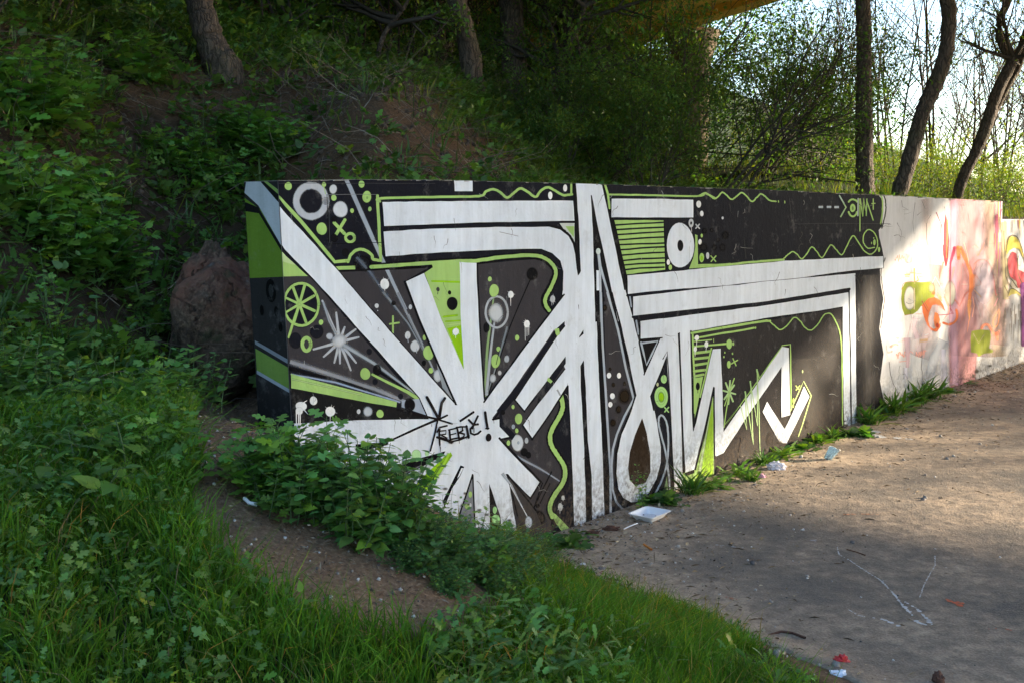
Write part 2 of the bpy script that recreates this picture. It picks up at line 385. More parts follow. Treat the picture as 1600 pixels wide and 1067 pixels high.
# ------------------------------------------------------------------ the painted retaining wall
THICK = 0.20
END_TOP_S, END_BOT_S = on_wall(434, 283)[0], on_wall(457, 655)[0]
TOPZ = [(on_wall(x, y)) for x, y in [(434, 283), (560, 281), (700, 282), (900, 287), (1040, 291.5), (1200, 297), (1380, 305), (1470, 310), (1567, 315)]]
def top_z(s):
    return np.interp(s, [a for a, b in TOPZ], [b for a, b in TOPZ])
S_STEP = on_wall(1566.5, 320)[0]                    # where the tall wall ends
LOW_Z = on_wall(1569, 343)[1]
def end_s(z):
    t = (1.75 - z) / (1.75 - 0.7)
    return END_TOP_S + (END_BOT_S - END_TOP_S) * t
def wall_slab(name, s0f, s1, topf, mat, parent, z0=-0.3, ds=0.03):
    ns_ = max(2, int((s1 - s0f(1.0)) / 0.06)); nz = 40
    mb = MB(); tt = np.linspace(0, 1, ns_ + 1); zz = np.linspace(0, 1, nz + 1)
    def sheet(dfun, flip):
        T, Z = np.meshgrid(tt, zz, indexing='ij')
        s = s0f(1.0) + T * (s1 - s0f(1.0)); zt = topf(s); z = z0 + Z * (zt - z0)
        sa = s0f(z); s = sa + T * (s1 - sa)
        d = dfun(s, z); x, y = xy(s, d); P = np.stack([x, y, z], -1).reshape(-1, 3)
        I = np.arange(ns_)[:, None] * (nz + 1) + np.arange(nz)[None]
        A, B, C_, E = I, I + 1, I + nz + 2, I + nz + 1
        f = np.concatenate([np.stack([A, C_, B], -1).reshape(-1, 3), np.stack([A, E, C_], -1).reshape(-1, 3)])
        if flip: f = f[:, ::-1]
        mb.add(P, f); return P.reshape(ns_ + 1, nz + 1, 3)
    fr = sheet(lambda s, z: 0 * s, True); bk = sheet(lambda s, z: 0 * s - THICK, False)
    def strip(a, b, flip):
        n = len(a); P = np.concatenate([a, b]); i = np.arange(n - 1)
        f = np.concatenate([np.stack([i, i + 1, i + n + 1], -1), np.stack([i, i + n + 1, i + n], -1)])
        if flip: f = f[:, ::-1]
        mb.add(P, f)
    strip(fr[:, -1], bk[:, -1], False); strip(fr[0], bk[0], True); strip(fr[-1], bk[-1], False)
    return mb.build(name, mat, parent, smooth=False)

def concrete_mat(name, paint=False):
    m, ns, ls = nt(name)
    geo = ns.new('ShaderNodeNewGeometry'); pos = geo.outputs['Position']
    n1 = noise_n(ns, ls, pos, 2.2, 8, 0.65); n2 = noise_n(ns, ls, pos, 38, 8, 0.7)
    mp = ns.new('ShaderNodeMapping'); mp.inputs['Scale'].default_value = (1, 1, 0.12); ls.new(pos, mp.inputs[0])
    n3 = noise_n(ns, ls, mp.outputs[0], 22, 6, 0.7)          # vertical roller and run-off streaks
    at_ = node(ns, 'ShaderNodeAttribute', attribute_name='col')
    if paint: base = at_.outputs['Color']
    else: base = ramp(ns, ls, n1.outputs[0], [(0.3, (0.16, 0.155, 0.14)), (0.7, (0.3, 0.29, 0.27))]).outputs[0]
    lo, hi = (0.86, 1.05)
    r1 = ramp(ns, ls, n1.outputs[0], [(0.3, (lo,) * 3), (0.7, (hi,) * 3)])
    c = mixc(ns, ls, 1.0, base, r1.outputs[0], 'MULTIPLY')
    r3 = ramp(ns, ls, n3.outputs[0], [(0.32, (0.88, 0.88, 0.87)), (0.6, (1.02,) * 3)])
    c = mixc(ns, ls, 1.0, c, r3.outputs[0], 'MULTIPLY')
    # pits and chips where the render shows
    r2 = ramp(ns, ls, n2.outputs[0], [(0.67, (0, 0, 0)), (0.73, (0.6,) * 3)])
    c = mixc(ns, ls, r2.outputs[0], c, (0.22, 0.21, 0.2))
    # splashed dirt near the ground
    n5 = noise_n(ns, ls, pos, 7, 9, 0.75); r5 = ramp(ns, ls, n5.outputs[0], [(0.56, (0, 0, 0)), (0.70, (0.28,) * 3)]); c = mixc(ns, ls, r5.outputs[0], c, (0.30, 0.29, 0.28))
    sx = ns.new('ShaderNodeSeparateXYZ'); ls.new(pos, sx.inputs[0])
    mr = ns.new('ShaderNodeMapRange'); mr.inputs[1].default_value = 0.38; mr.inputs[2].default_value = 0.0; mr.inputs[3].default_value = 0; mr.inputs[4].default_value = 1
    ls.new(sx.outputs[2], mr.inputs[0])
    mu = ns.new('ShaderNodeMath'); mu.operation = 'MULTIPLY'; ls.new(mr.outputs[0], mu.inputs[0])
    rd = ramp(ns, ls, n2.outputs[0], [(0.42, (0, 0, 0)), (0.62, (1, 1, 1))]); ls.new(rd.outputs[0], mu.inputs[1])
    c = mixc(ns, ls, mu.outputs[0], c, (0.085, 0.065, 0.05))
    p = ns.new('ShaderNodeBsdfPrincipled'); p.inputs['Roughness'].default_value = 0.62 if paint else 0.9
    p.inputs['Specular IOR Level'].default_value = 0.02
    ls.new(c, p.inputs['Base Color'])
    b1 = ns.new('ShaderNodeBump'); b1.inputs['Strength'].default_value = 0.55; b1.inputs['Distance'].default_value = 0.02; ls.new(n1.outputs[0], b1.inputs['Height'])
    b2 = ns.new('ShaderNodeBump'); b2.inputs['Strength'].default_value = 0.8; b2.inputs['Distance'].default_value = 0.005; ls.new(n2.outputs[0], b2.inputs['Height']); ls.new(b1.outputs[0], b2.inputs['Normal'])
    ls.new(b2.outputs[0], p.inputs['Normal'])
    o = ns.new('ShaderNodeOutputMaterial')
    if paint:
        t = ns.new('ShaderNodeBsdfTransparent'); mx = ns.new('ShaderNodeMixShader')
        ls.new(at_.outputs['Alpha'], mx.inputs[0]); ls.new(t.outputs[0], mx.inputs[1]); ls.new(p.outputs[0], mx.inputs[2]); ls.new(mx.outputs[0], o.inputs[0])
    else: ls.new(p.outputs[0], o.inputs[0])
    return m
M_CONC = concrete_mat('wall_render'); M_PAINT = concrete_mat('wall_paint', True)
wall = empty('graffiti_wall', (*xy(-2.9, -0.1), 0.7), 'long rendered retaining wall painted with black, white and green lettering and a pink mural', 'wall')
def keep(o, par):
    bpy.context.view_layer.update(); o.parent = par; o.matrix_parent_inverse = par.matrix_world.inverted(); return o
keep(wall_slab('wall_body', end_s, S_STEP, top_z, M_CONC, None), wall)
low = empty('low_graffiti_wall', (*xy(S_STEP + 0.01, -0.1), 0.0), 'lower painted wall beyond the tall one, with yellow and red loops', 'wall')
keep(wall_slab('wall_body', lambda z: S_STEP + 0.004 + 0 * np.asarray(z), S_STEP + 14, lambda s: LOW_Z + 0 * s, M_CONC, None), low)

# ---- mural: every shape is read in picture coordinates and laid on the wall's face
prng = np.random.default_rng(5)
class Paint:
    def __init__(self): self.groups = {}; self.k = 0; self.g = 'background_paint'; self.cf = (0, 0, 1.0); self.plane = 'front'
    def use(self, ox, oy, k): self.cf = (ox, oy, k)
    def to3(self, pts):
        ox, oy, k = self.cf; self_off = 0.0006 + self.k * 0.0000085
        out = []
        for X, Y in pts:
            px, py = ox + X / k, oy + Y / k
            s, z = on_wall(px, py, self_off)
            if self.plane == 'front':
                z = min(z, (float(top_z(s)) if s < S_STEP + 0.001 else LOW_Z) - 0.0005); s = max(s, end_s(z) + 0.0005)
                x, y = xy(s, self_off)
            out.append((x, y, z))
        return np.array(out)
    def mb(self): return self.groups.setdefault(self.g, MB())
    def wob(self, pts, amp=0.35, step=9, closed=True):
        k = self.cf[2]; P = np.array(pts, float); out = []
        n = len(P); m = n if closed else n - 1
        for i in range(m):
            a, b = P[i], P[(i + 1) % n]; L = np.hypot(*(b - a)) / k; c = max(1, int(L / step))
            for j in range(c): out.append(a + (b - a) * j / c)
        if not closed: out.append(P[-1])
        out = np.array(out)
        nz = prng.normal(0, amp * k, out.shape); nz = (nz + np.roll(nz, 1, 0)) / 2
        return out + nz
    def poly(self, pts, col, alpha=1.0, amp=0.3, alphas=None, cols=None):
        self.k += 1
        if alphas is None and cols is None: pts = self.wob(pts, amp)
        v = self.to3(pts); n = len(v)
        f = tessellate_polygon([[Vector((p[0], p[1], 0)) for p in np.asarray(pts)]])
        c = np.zeros((n, 4)); c[:, :3] = col if cols is None else cols; c[:, 3] = alpha if alphas is None else alphas
        self.mb().add(v, np.array(f), c)
    def smooth(self, pts, n=7):
        P = np.array(pts, float)
        if len(P) < 3: return P
        Q = np.vstack([2 * P[0] - P[1], P, 2 * P[-1] - P[-2]]); out = []
        for i in range(1, len(Q) - 2):
            for t in np.arange(n) / n:
                a, b, c, d = Q[i - 1], Q[i], Q[i + 1], Q[i + 2]
                out.append(0.5 * ((2 * b) + (c - a) * t + (2 * a - 5 * b + 4 * c - d) * t * t + (-a + 3 * b - 3 * c + d) * t ** 3))
        out.append(P[-1]); return np.array(out)
    def line(self, pts, w, col, soft=0.15, w2=None, curve=False, alpha=1.0, amp=0.25):
        """stroke of width w tapering to w2; soft = share of the half width that fades out"""
        self.k += 1; P = np.array(pts, float)
        P = self.smooth(P) if curve else self.wob(P, amp, 14, False)
        if curve: P = P + prng.normal(0, 0.15 * self.cf[2], P.shape)
        T = np.gradient(P, axis=0); T /= np.linalg.norm(T, axis=1)[:, None] + 1e-9; N = np.stack([-T[:, 1], T[:, 0]], 1)
        n = len(P); W = np.linspace(w, w if w2 is None else w2, n) / 2
        W = W * (1 + prng.normal(0, 0.04, n))
        rows = [(-1.0 - soft * 0.5, 0), (-1.0 + soft * 0.5, 1), (1.0 - soft * 0.5, 1), (1.0 + soft * 0.5, 0)]
        if soft > 0.6: rows = [(-1.3, 0), (-0.75, 0.35), (-0.25, 0.9), (0.25, 0.9), (0.75, 0.35), (1.3, 0)]
        V = np.concatenate([P + N * (W * r)[:, None] for r, a in rows]); A = np.concatenate([np.full(n, a * alpha) for r, a in rows])
        if soft > 0.6 or True:
            # rounded ends fade
            pass
        v = self.to3(V); f = []
        i = np.arange(n - 1)
        for r in range(len(rows) - 1):
            a = r * n + i; b = (r + 1) * n + i
            f += [np.stack([a, a + 1, b + 1], -1), np.stack([a, b + 1, b], -1)]
        c = np.zeros((len(v), 4)); c[:, :3] = col; c[:, 3] = A
        self.mb().add(v, np.concatenate(f), c)
        if soft <= 0.6:
            for e, ww in ((P[0], W[0]), (P[-1], W[-1])):
                if ww > 0.8 * self.cf[2]: self.disc(e, ww, ww, col, soft=0.12, alpha=alpha, same=True)
    def disc(self, c, rx, ry, col, soft=0.08, alpha=1.0, same=False, n=26, wob=0.03):
        if not same: self.k += 1
        c = np.array(c, float); th = np.linspace(0, 2 * np.pi, n, endpoint=False)
        rw = 1 + wob * np.sin(th * 2 + prng.random() * 6) + wob * 0.6 * np.sin(th * 3 + prng.random() * 6)
        ring = np.stack([np.cos(th) * rx, np.sin(th) * ry], 1) * rw[:, None]
        V = np.vstack([c[None], c + ring * (1 - soft), c + ring * (1 + soft)]); A = np.concatenate([[1], np.ones(n), np.zeros(n)]) * alpha
        i = np.arange(n); j = (i + 1) % n
        f = np.concatenate([np.stack([0 * i, 1 + i, 1 + j], -1), np.stack([1 + i, 1 + n + i, 1 + n + j], -1), np.stack([1 + i, 1 + n + j, 1 + j], -1)])
        v = self.to3(V)
        if same: pass
        cc = np.zeros((len(v), 4)); cc[:, :3] = col; cc[:, 3] = A
        self.mb().add(v, f, cc)
    def ring(self, c, rx, ry, w, col, soft=0.2, a0=0, a1=6.283):
        th = np.linspace(a0, a1, 30); self.line([(c[0] + math.cos(t) * rx, c[1] + math.sin(t) * ry) for t in th], w, col, soft, amp=0.12)
    def splat(self, c, rx, ry, col=(0.8, 0.8, 0.8), drips=2, L=60):
        self.disc(c, rx, ry, col, 0.06)
        for i in range(drips):
            x = c[0] + (i - (drips - 1) / 2) * rx * 0.6; l = L * (0.6 + 0.6 * prng.random())
            self.line([(x, c[1] + ry * 0.3), (x + prng.normal(0, 2), c[1] + ry + l)], 5, col, 0.2, 3)
        for i in range(4):
            a = prng.random() * 6.28; self.line([(c[0], c[1]), (c[0] + math.cos(a) * rx * 1.5, c[1] + math.sin(a) * ry * 1.4)], 6, col, 0.2, 1)
    def cross(self, c, r, w, col, rot=0.78):
        for k in (0, 1):
            a = rot + k * 1.5708; dx, dy = math.cos(a) * r, math.sin(a) * r * 1.15
            self.line([(c[0] - dx, c[1] - dy), (c[0] + dx, c[1] + dy)], w, col, 0.15)
    def finish(self, parent):
        for g, mb in self.groups.items():
            o = mb.build(g, M_PAINT, None, smooth=False); keep(o, parent)
K = (0.0095, 0.0105, 0.0165); K2 = (0.006, 0.006, 0.008); G = (0.046, 0.042, 0.047); W = (0.72, 0.76, 0.82)
LG = (0.37, 0.56, 0.17); BG = (0.27, 0.52, 0.01); LB = (0.34, 0.38, 0.44); SW = (0.82, 0.82, 0.81)
p = Paint()
# ---- ground coats
p.use(0, 0, 1)
WAVE = [(1369, 300), (1373, 306), (1378.5, 312), (1380, 326), (1378, 354), (1373, 360), (1374, 371), (1378.5, 389.5), (1380.6, 400.8), (1381, 404), (1375, 422), (1376, 443), (1380.5, 468), (1378.7, 478), (1374, 513), (1380.5, 552.6), (1375, 595), (1379.6, 620), (1383, 633), (1386, 665)]
p.poly([(425, 275), (800, 275), (1369, 295)] + WAVE + [(1386, 700), (1040, 830), (860, 960), (430, 960)], K, amp=0)
# brown grey sectors
p.poly([(525, 425), (676, 417), (720, 640), (700, 640)], G)
p.poly([(441, 431), (482, 430), (665, 640), (452, 568)], G)
p.poly([(745, 414), (800, 408), (850, 404), (866, 420), (868, 435), (852, 465), (850, 480), (858, 492), (830, 560), (760, 640), (745, 640)], G)
p.poly([(758, 640), (888, 470), (884, 600), (872, 640), (862, 680), (880, 730), (880, 760), (862, 800), (858, 860), (800, 860), (781, 690)], G)
p.poly([(943, 440), (955, 490), (978, 560), (1002, 640), (990, 660), (966, 700), (954, 800), (948, 640)], G)
p.poly([(1080, 522), (1317, 481), (1318, 690), (1150, 760), (1080, 760)], (0.033, 0.030, 0.031))
p.line([(1160, 745), (1240, 650), (1300, 560), (1318, 500)], 90, (0.075, 0.068, 0.064), 1.0, 60, alpha=0.8)  # soft lighter brown strokes put the sun's brightening into the dark paint
p.line([(1357, 430), (1357, 690)], 34, (0.085, 0.078, 0.074), 0.9, alpha=0.9)
p.line([(1250, 560), (1260, 680)], 70, (0.085, 0.078, 0.072), 1.0, alpha=0.7)
p.line([(1300, 700), (1325, 620), (1322, 520)], 14, (0.02, 0.02, 0.02), 0.9, 6, curve=True, alpha=0.7)
# ---- light grey ground of the pink mural
BW = (0.66, 0.65, 0.66)
p.poly(WAVE + [(1386, 700), (1600, 640), (1700, 600), (1700, 343), (1568, 343), (1567, 300), (1440, 300)], BW, amp=0)
p.line([(1377, 300), (1383, 312), (1384, 330), (1381, 345), (1378, 357)], 2.0, (0.03, 0.04, 0.03), 0.2, curve=True)
p.line([(1373.5, 303), (1378.5, 312), (1379, 330), (1376, 350)], 2.4, LG, 0.2, curve=True)
p.line([(1383, 404), (1377, 422), (1378, 443), (1382, 468), (1380.7, 478), (1376, 513)], 1.6, (0.12, 0.12, 0.12), 0.3, curve=True)

p.g = 'spray_paint'
p.use(380, 260, 4.85)   # top left field
p.line([(780, 95), (1050, 700), (1230, 1080)], 34, LB, 0.5, 24)
p.line([(870, 690), (960, 800), (1160, 1090)], 50, (0.12, 0.14, 0.18), 0.9, 24, alpha=0.9)
p.poly([(288, 650), (490, 832), (300, 836)], LG); p.poly([(288, 650), (400, 752), (292, 720)], (0.5, 0.62, 0.3))
p.ring((515, 265), 112, 118, 52, (0.46, 0.48, 0.52), 0.5)
for c, r in (((342, 152), (28, 30)), ((687, 240), (20, 24)), ((825, 338), (14, 18)), ((897, 137), (22, 28)), ((937, 233), (34, 44)), ((960, 325), (13, 18)), ((595, 475), (40, 46)), ((612, 140), (16, 20))): p.disc(c, *r, LG)
p.line([(612, 160), (625, 215)], 6, LG); p.disc((682, 175), 28, 34, (0.55, 0.56, 0.58), 0.15); p.disc((737, 328), 55, 58, (0.58, 0.6, 0.63), 0.12); p.disc((940, 240), 7, 10, (0.2, 0.35, 0.1))
p.line([(690, 430), (765, 510)], 24, LG); p.line([(770, 408), (703, 518)], 24, LG); p.ring((810, 543), 34, 32, 22, LG, 0.1)
for c, r in (((690, 400), 22), ((690, 545), 28), ((775, 655), 27)): p.disc(c, r, r * 1.1, K2)
p.line([(270, 235), (440, 420), (695, 725), (790, 715)], 26, LG); p.line([(795, 725), (812, 680), (845, 645), (890, 630), (940, 645), (975, 675), (985, 705), (1040, 715)], 22, LG, curve=True)
p.line([(1042, 715), (1018, 225)], 22, LG)
p.poly([(700, 762), (850, 755), (850, 788), (705, 795)], LG); p.poly([(955, 752), (1435, 722), (1435, 745), (955, 778)], LG)
p.disc((905, 735), 62, 58, K2, 0.2); p.line([(860, 690), (950, 790)], 44, (0.10, 0.12, 0.15), 0.9)
p.line([(625, 217), (1010, 215)], 3, (0.2, 0.2, 0.21)); p.line([(636, 215), (650, 590), (1065, 578)], 5, (0.004, 0.004, 0.004)); p.line([(646, 230), (655, 580)], 3, (0.1, 0.1, 0.1))  # dark and light strokes paint the shading of a boxed panel's relief
p.line([(190, 130), (1455, 132)], 4, (0.045, 0.045, 0.05)); p.line([(705, 795), (1200, 775), (1435, 760)], 16, K2)
p.line([(1435, 762), (1225, 880), (1300, 1067)], 16, K2)
p.use(380, 460, 4.85)   # left middle
p.disc((440, 78), 140, 168, K, 0.04); p.ring((440, 78), 132, 160, 20, LG, 0.15)
for a in range(8):
    t = a * 0.785 + 0.35; p.line([(425, 75), (425 + math.cos(t) * 122, 75 + math.sin(t) * 150)], 21, LG)
p.line([(400, 150), (345, 325)], 18, LG)
for c, r in (((395, 350), (48, 58)), ((558, 285), (50, 52)), ((955, 433), (20, 24)), ((1000, 660), (20, 22))): p.disc(c, *r, K)
p.ring((480, 378), 32, 48, 27, LG, 0.1); p.disc((590, 212), 17, 20, LG)
for x, y in ((600, 50), (705, 140), (770, 250), (850, 265), (875, 325), (640, 310), (535, 415), (610, 470), (690, 515), (735, 520), (815, 570), (855, 515)):
    p.line([(730, 360), (x, y)], 26, (0.44, 0.46, 0.5), 0.5, 14)
p.line([(605, 60), (650, 200), (730, 360)], 26, (0.3, 0.33, 0.37), 0.8, 20)
p.disc((730, 355), 48, 45, (0.55, 0.57, 0.6), 0.5); p.disc((655, 318), 24, 24, (0.46, 0.48, 0.52), 0.3)
p.line([(760, 380), (990, 520), (1330, 770)], 42, (0.36, 0.4, 0.44), 0.7, 20)
p.line([(1010, 570), (1340, 785)], 22, K2, 0.2, 8); p.disc((1015, 570), 31, 42, K2)
p.line([(355, 508), (700, 615), (1000, 715), (1280, 830)], 50, (0.30, 0.31, 0.34), 0.8, 40)
p.line([(355, 560), (760, 660), (1160, 800)], 22, K2, 0.4, 10)
p.line([(360, 600), (700, 665), (1190, 815)], 20, (0.33, 0.4, 0.55), 0.9)
p.poly([(360, 598), (366, 708), (700, 770), (1160, 852), (1165, 812), (760, 705)], LG)
p.line([(370, 640), (600, 690), (900, 760)], 14, (0.45, 0.62, 0.25), 0.8)
p.poly([(366, 710), (800, 790), (1200, 865), (1450, 935), (1450, 945), (380, 968)], (0.012, 0.012, 0.013))
p.line([(980, 605), (1250, 740), (1420, 850)], 16, LG, 0.4, 30); p.disc((925, 600), 38, 45, LG)
p.poly([(1200, 800), (1340, 790), (1450, 880), (1455, 935), (1200, 850)], (0.42, 0.48, 0.58), alpha=0.9)
p.disc((1262, 835), 40, 52, K2); p.disc((1193, 772), 20, 22, K); p.line([(1170, 870), (1455, 940)], 18, K2, 0.1, 12)
p.disc((945, 885), 31, 36, (0.5, 0.52, 0.55), 0.3); p.disc((875, 885), 14, 18, (0.6, 0.6, 0.62)); p.disc((1037, 902), 27, 31, LG)
for c, r in (((1012, 88), (15, 18)), ((1267, 97), (13, 18)), ((1247, 310), (21, 30)), ((1303, 390), (35, 43))): p.disc(c, *r, (0.55, 0.57, 0.6), 0.15)
p.line([(1022, 120), (1020, 128)], 5, W); p.line([(1247, 320), (1252, 365)], 5, LB); p.line([(1315, 410), (1316, 445)], 5, LB)
p.line([(1060, -20), (1250, 220), (1440, 560)], 30, (0.2, 0.22, 0.25), 0.9, 16)
p.line([(1165, -10), (1360, 390), (1455, 600)], 30, (0.28, 0.3, 0.34), 0.8, 22)
p.line([(1135, 165), (1135, 292)], 13, LG); p.line([(1110, 225), (1178, 215)], 13, LG)
p.disc((1405, 440), 42, 54, LG); p.disc((1373, 328), 13, 21, LG); p.disc((1422, 575), 17, 22, LG); p.disc((1140, 68), 17, 17, K2); p.disc((1370, 518), 17, 20, K2)
p.use(640, 440, 4.85)   # sector right of the upright ray
p.disc((215, 710), 32, 45, (0.5, 0.53, 0.57), 0.3); p.poly([(190, 560), (360, 940), (250, 800)], (0.42, 0.46, 0.5), alpha=0.7)
p.line([(-10, 250), (100, 480)], 24, (0.28, 0.3, 0.33), 0.8)
p.line([(635, 130), (590, 500), (572, 860)], 13, (0.25, 0.36, 0.16), 0.3, 24); p.line([(642, 310), (605, 600), (585, 850)], 13, (0.4, 0.43, 0.46), 0.4, 24)
p.line([(740, 340), (680, 560), (600, 820)], 30, (0.2, 0.22, 0.24), 1.0, 16)
p.disc((655, 238), 52, 66, (0.52, 0.54, 0.56), 0.25); p.ring((660, 232), 84, 118, 17, (0.4, 0.42, 0.45), 0.5)
p.disc((640, 70), 36, 49, LG); p.disc((583, 350), 24, 38, K2)
p.line([(912, -10), (760, 340), (590, 880)], 8, K2); 
p.disc((815, 426), 16, 22, LG); p.disc((673, 510), 15, 20, LG); p.disc((652, 600), 35, 52, LG); p.line([(655, 630), (680, 520)], 5, K2)
p.disc((736, 585), 19, 27, (0.4, 0.42, 0.45), 0.3); p.disc((683, 690), 13, 18, (0.5, 0.5, 0.5), 0.3); p.disc((630, 730), 22, 30, (0.45, 0.47, 0.5), 0.4)
p.disc((785, 945), 13, 16, LG); p.disc((827, 1035), 28, 40, LG); p.disc((708, 990), 16, 18, K2)
p.use(580, 270, 4.64)   # green outline above the sector
p.line([(0, 685), (300, 665), (640, 642), (760, 640), (960, 615), (1170, 603), (1260, 628), (1320, 680), (1336, 740), (1300, 830), (1262, 900), (1258, 950), (1290, 1000)], 50, K2, 0.2, curve=True)
p.line([(0, 685), (300, 665), (640, 642), (760, 640), (960, 612), (1170, 600), (1265, 625), (1325, 680), (1338, 740), (1305, 830), (1268, 900), (1262, 950), (1290, 1000)], 26, LG, curve=True)
p.disc((1167, 735), 38, 46, K2, 0.15); p.disc((860, 772), 14, 18, LG)
p.line([(62, 210), (75, 188), (500, 177), (780, 172), (830, 140), (880, 122), (930, 140), (985, 183), (1030, 152), (1080, 117), (1135, 140), (1190, 178), (1230, 133), (1280, 108), (1330, 130), (1390, 163), (1455, 160)], 18, LG, curve=True); p.line([(1450, 160), (1450, 78)], 15, LG)
p.poly([(600, 50), (735, 50), (735, 135), (605, 135)], W)
p.use(840, 270, 4.64)
p.poly([(158, 368), (276, 366), (287, 545), (235, 470)], (0.6, 0.64, 0.6)); p.poly([(200, 390), (262, 390), (263, 470)], LG)
p.disc((200, 113), 15, 25, SW); p.disc((92, 167), 16, 27, SW)
p.use(780, 640, 4.85)   # snake and lower left
p.line([(130, 350), (300, 440), (460, 540), (560, 595)], 30, (0.28, 0.3, 0.35), 0.9, 16)
p.line([(395, 470), (330, 600), (265, 735)], 10, K2); p.line([(385, 560), (310, 705)], 9, K2); p.line([(330, 550), (262, 745)], 8, K2)
p.disc((300, 815), 45, 52, K2, 0.2); p.disc((292, 725), 15, 17, K2); p.disc((190, 320), 28, 30, K2); p.disc((222, 342), 20, 24, K2)
p.disc((138, 248), 43, 62, (0.6, 0.62, 0.65), 0.12); p.disc((145, 248), 9, 12, LB)
for c, r in (((70, 250), (13, 21)), ((133, 157), (13, 19)), ((148, 68), (28, 41))): p.disc(c, *r, LG)
p.disc((107, 125), 13, 18, LB); p.disc((207, 232), 14, 22, (0.4, 0.42, 0.45))
SNK = [(468, -110), (482, -30), (470, 20), (450, 60), (400, 150), (385, 215), (402, 280), (450, 355), (490, 420), (500, 490), (478, 560), (430, 630), (392, 700), (385, 760), (405, 810)]
p.poly([(470, -100), (560, -200), (560, 950), (430, 870), (395, 760), (410, 690), (500, 560), (510, 470), (460, 350), (400, 215), (470, 60)], K)
p.line(SNK, 54, K2, 0.3, curve=True); p.line(SNK, 33, LG, curve=True); p.poly([(385, 760), (430, 790), (490, 850), (552, 920), (500, 960), (430, 860)], LG)
p.splat((463, 735), 18, 30, (0.6, 0.6, 0.6), 1, 20); p.splat((484, 665), 12, 18, (0.6, 0.6, 0.6), 1, 10)
p.use(780, 460, 4.85)
p.line([(848, 0), (860, 40)], 1, K)

# ---- white lettering with black edges
p.g = 'lettering_paint'
def shape(pts, edge=0, col=W, close=True):
    if edge:
        q = list(pts) + [pts[0]] if close else pts
        p.line(q, edge, K2, 0.1)
    p.poly(pts, col)
p.use(0, 0, 1)
p.poly([(675, 413), (718, 408), (721, 500), (725.6, 579), (690, 500), (663, 427), (676, 418)], LG)
p.use(640, 440, 4.85); p.poly([(284, 352), (398, 330), (415, 672)], BG)
p.line([(170, 0), (388, 5)], 14, BG); p.line([(258, 268), (360, 256)], 16, BG, 0.4); p.line([(275, 303), (385, 296)], 12, BG, 0.4); p.line([(290, 330), (395, 318)], 14, (0.42, 0.6, 0.2), 0.3)
p.disc((215, 60), 13, 16, K2); p.line([(215, 65), (212, 100)], 5, K2); p.disc((303, 85), 13, 16, K2); p.disc((323, 168), 40, 52, K2, 0.04); p.splat((350, 380), 25, 26, SW, 1, 20)
p.use(0, 0, 1)
shape([(436, 323), (480, 370), (524, 419), (559, 460), (640, 552), (712, 632), (735, 680), (690, 700), (656, 621), (512, 460), (482, 428), (438, 383)], 3.2)
shape([(633, 441), (663, 427), (690, 500), (726, 580), (745, 660), (716, 638), (655, 500)], 0)
p.line([(633, 441), (655, 500), (716, 640)], 3.2, K2)
shape([(718, 410), (745, 411.5), (745.6, 440), (749, 512), (755.5, 619), (758, 628), (771, 655), (750, 690), (730, 640), (725, 579), (720, 500)], 0)
p.line([(746, 412), (746.6, 440), (750, 512), (756.5, 619), (758.5, 630)], 2.6, K2)
# centre burst
p.poly([(460, 661), (560, 656), (684, 654), (712, 632), (745, 640), (758, 628), (771, 655), (796, 652), (797, 682), (781, 685), (844, 752), (829, 777), (794, 741), (801, 790), (812, 860), (455, 860)], W)
p.use(560, 640, 4.85)
p.line([(1020, 72), (1145, 45)], 16, K2); p.line([(1150, 40), (1158, 205)], 18, K2); p.line([(1075, 225), (1155, 208)], 16, K2); p.line([(1070, 215), (1380, 545)], 18, K2); p.line([(1025, 72), (1110, -40)], 12, K2)
p.line([(1380, 548), (1305, 670)], 14, K2); p.line([(1300, 665), (1120, 490)], 10, K2)
p.poly([(1120, 485), (1290, 665), (1345, 760), (1400, 900), (1270, 960), (1205, 800), (1150, 600)], (0.05, 0.045, 0.045))
p.line([(1130, 495), (1205, 800)], 10, K2); p.line([(1130, 490), (1345, 760)], 12, K2)
p.line([(1090, 480), (1160, 570), (1280, 810)], 26, (0.4, 0.43, 0.48), 0.8, 8); p.line([(1150, 570), (1285, 815)], 7, (0.6, 0.62, 0.65), 0.4); p.disc((1290, 850), 28, 42, (0.5, 0.54, 0.6), 0.2)
p.poly([(990, 560), (1075, 800), (1085, 900), (1000, 900)], K2); p.disc((1034, 758), 16, 27, (0.4, 0.75, 0.3)); p.disc((1042, 830), 32, 38, (0.4, 0.75, 0.3))
p.poly([(868, 490), (885, 920), (745, 920), (760, 810)], (0.2, 0.21, 0.23)); p.line([(866, 490), (760, 815)], 12, K2); p.line([(868, 495), (884, 900)], 11, K2)
p.disc((848, 640), 14, 24, LG); p.disc((825, 730), 20, 20, LG); p.disc((850, 720), 10, 18, (0.5, 0.5, 0.52), 0.3)
p.poly([(775, 418), (803, 430), (770, 500), (710, 590), (650, 740), (640, 690)], K2); p.poly([(780, 440), (795, 440), (765, 500), (748, 520)], W)
p.poly([(700, 318), (712, 345), (600, 500), (520, 610), (400, 700), (380, 620), (640, 360)], BG); p.line([(690, 330), (620, 460), (520, 600)], 40, (0.35, 0.6, 0.05), 0.9)
p.poly([(470, 430), (600, 380), (540, 440), (440, 490)], (0.5, 0.52, 0.53)); p.poly([(660, 312), (640, 350), (520, 410), (400, 470), (250, 530), (200, 500), (270, 440), (450, 370)], K2)
p.line([(300, 500), (480, 420)], 20, (0.15, 0.16, 0.17), 0.8); p.disc((440, 345), 35, 46, (0.45, 0.72, 0.35)); p.disc((520, 330), 16, 19, (0.45, 0.72, 0.35))
p.poly([(-20, 258), (120, 250), (228, 244), (222, 265), (120, 290), (50, 312), (-20, 312)], K2)
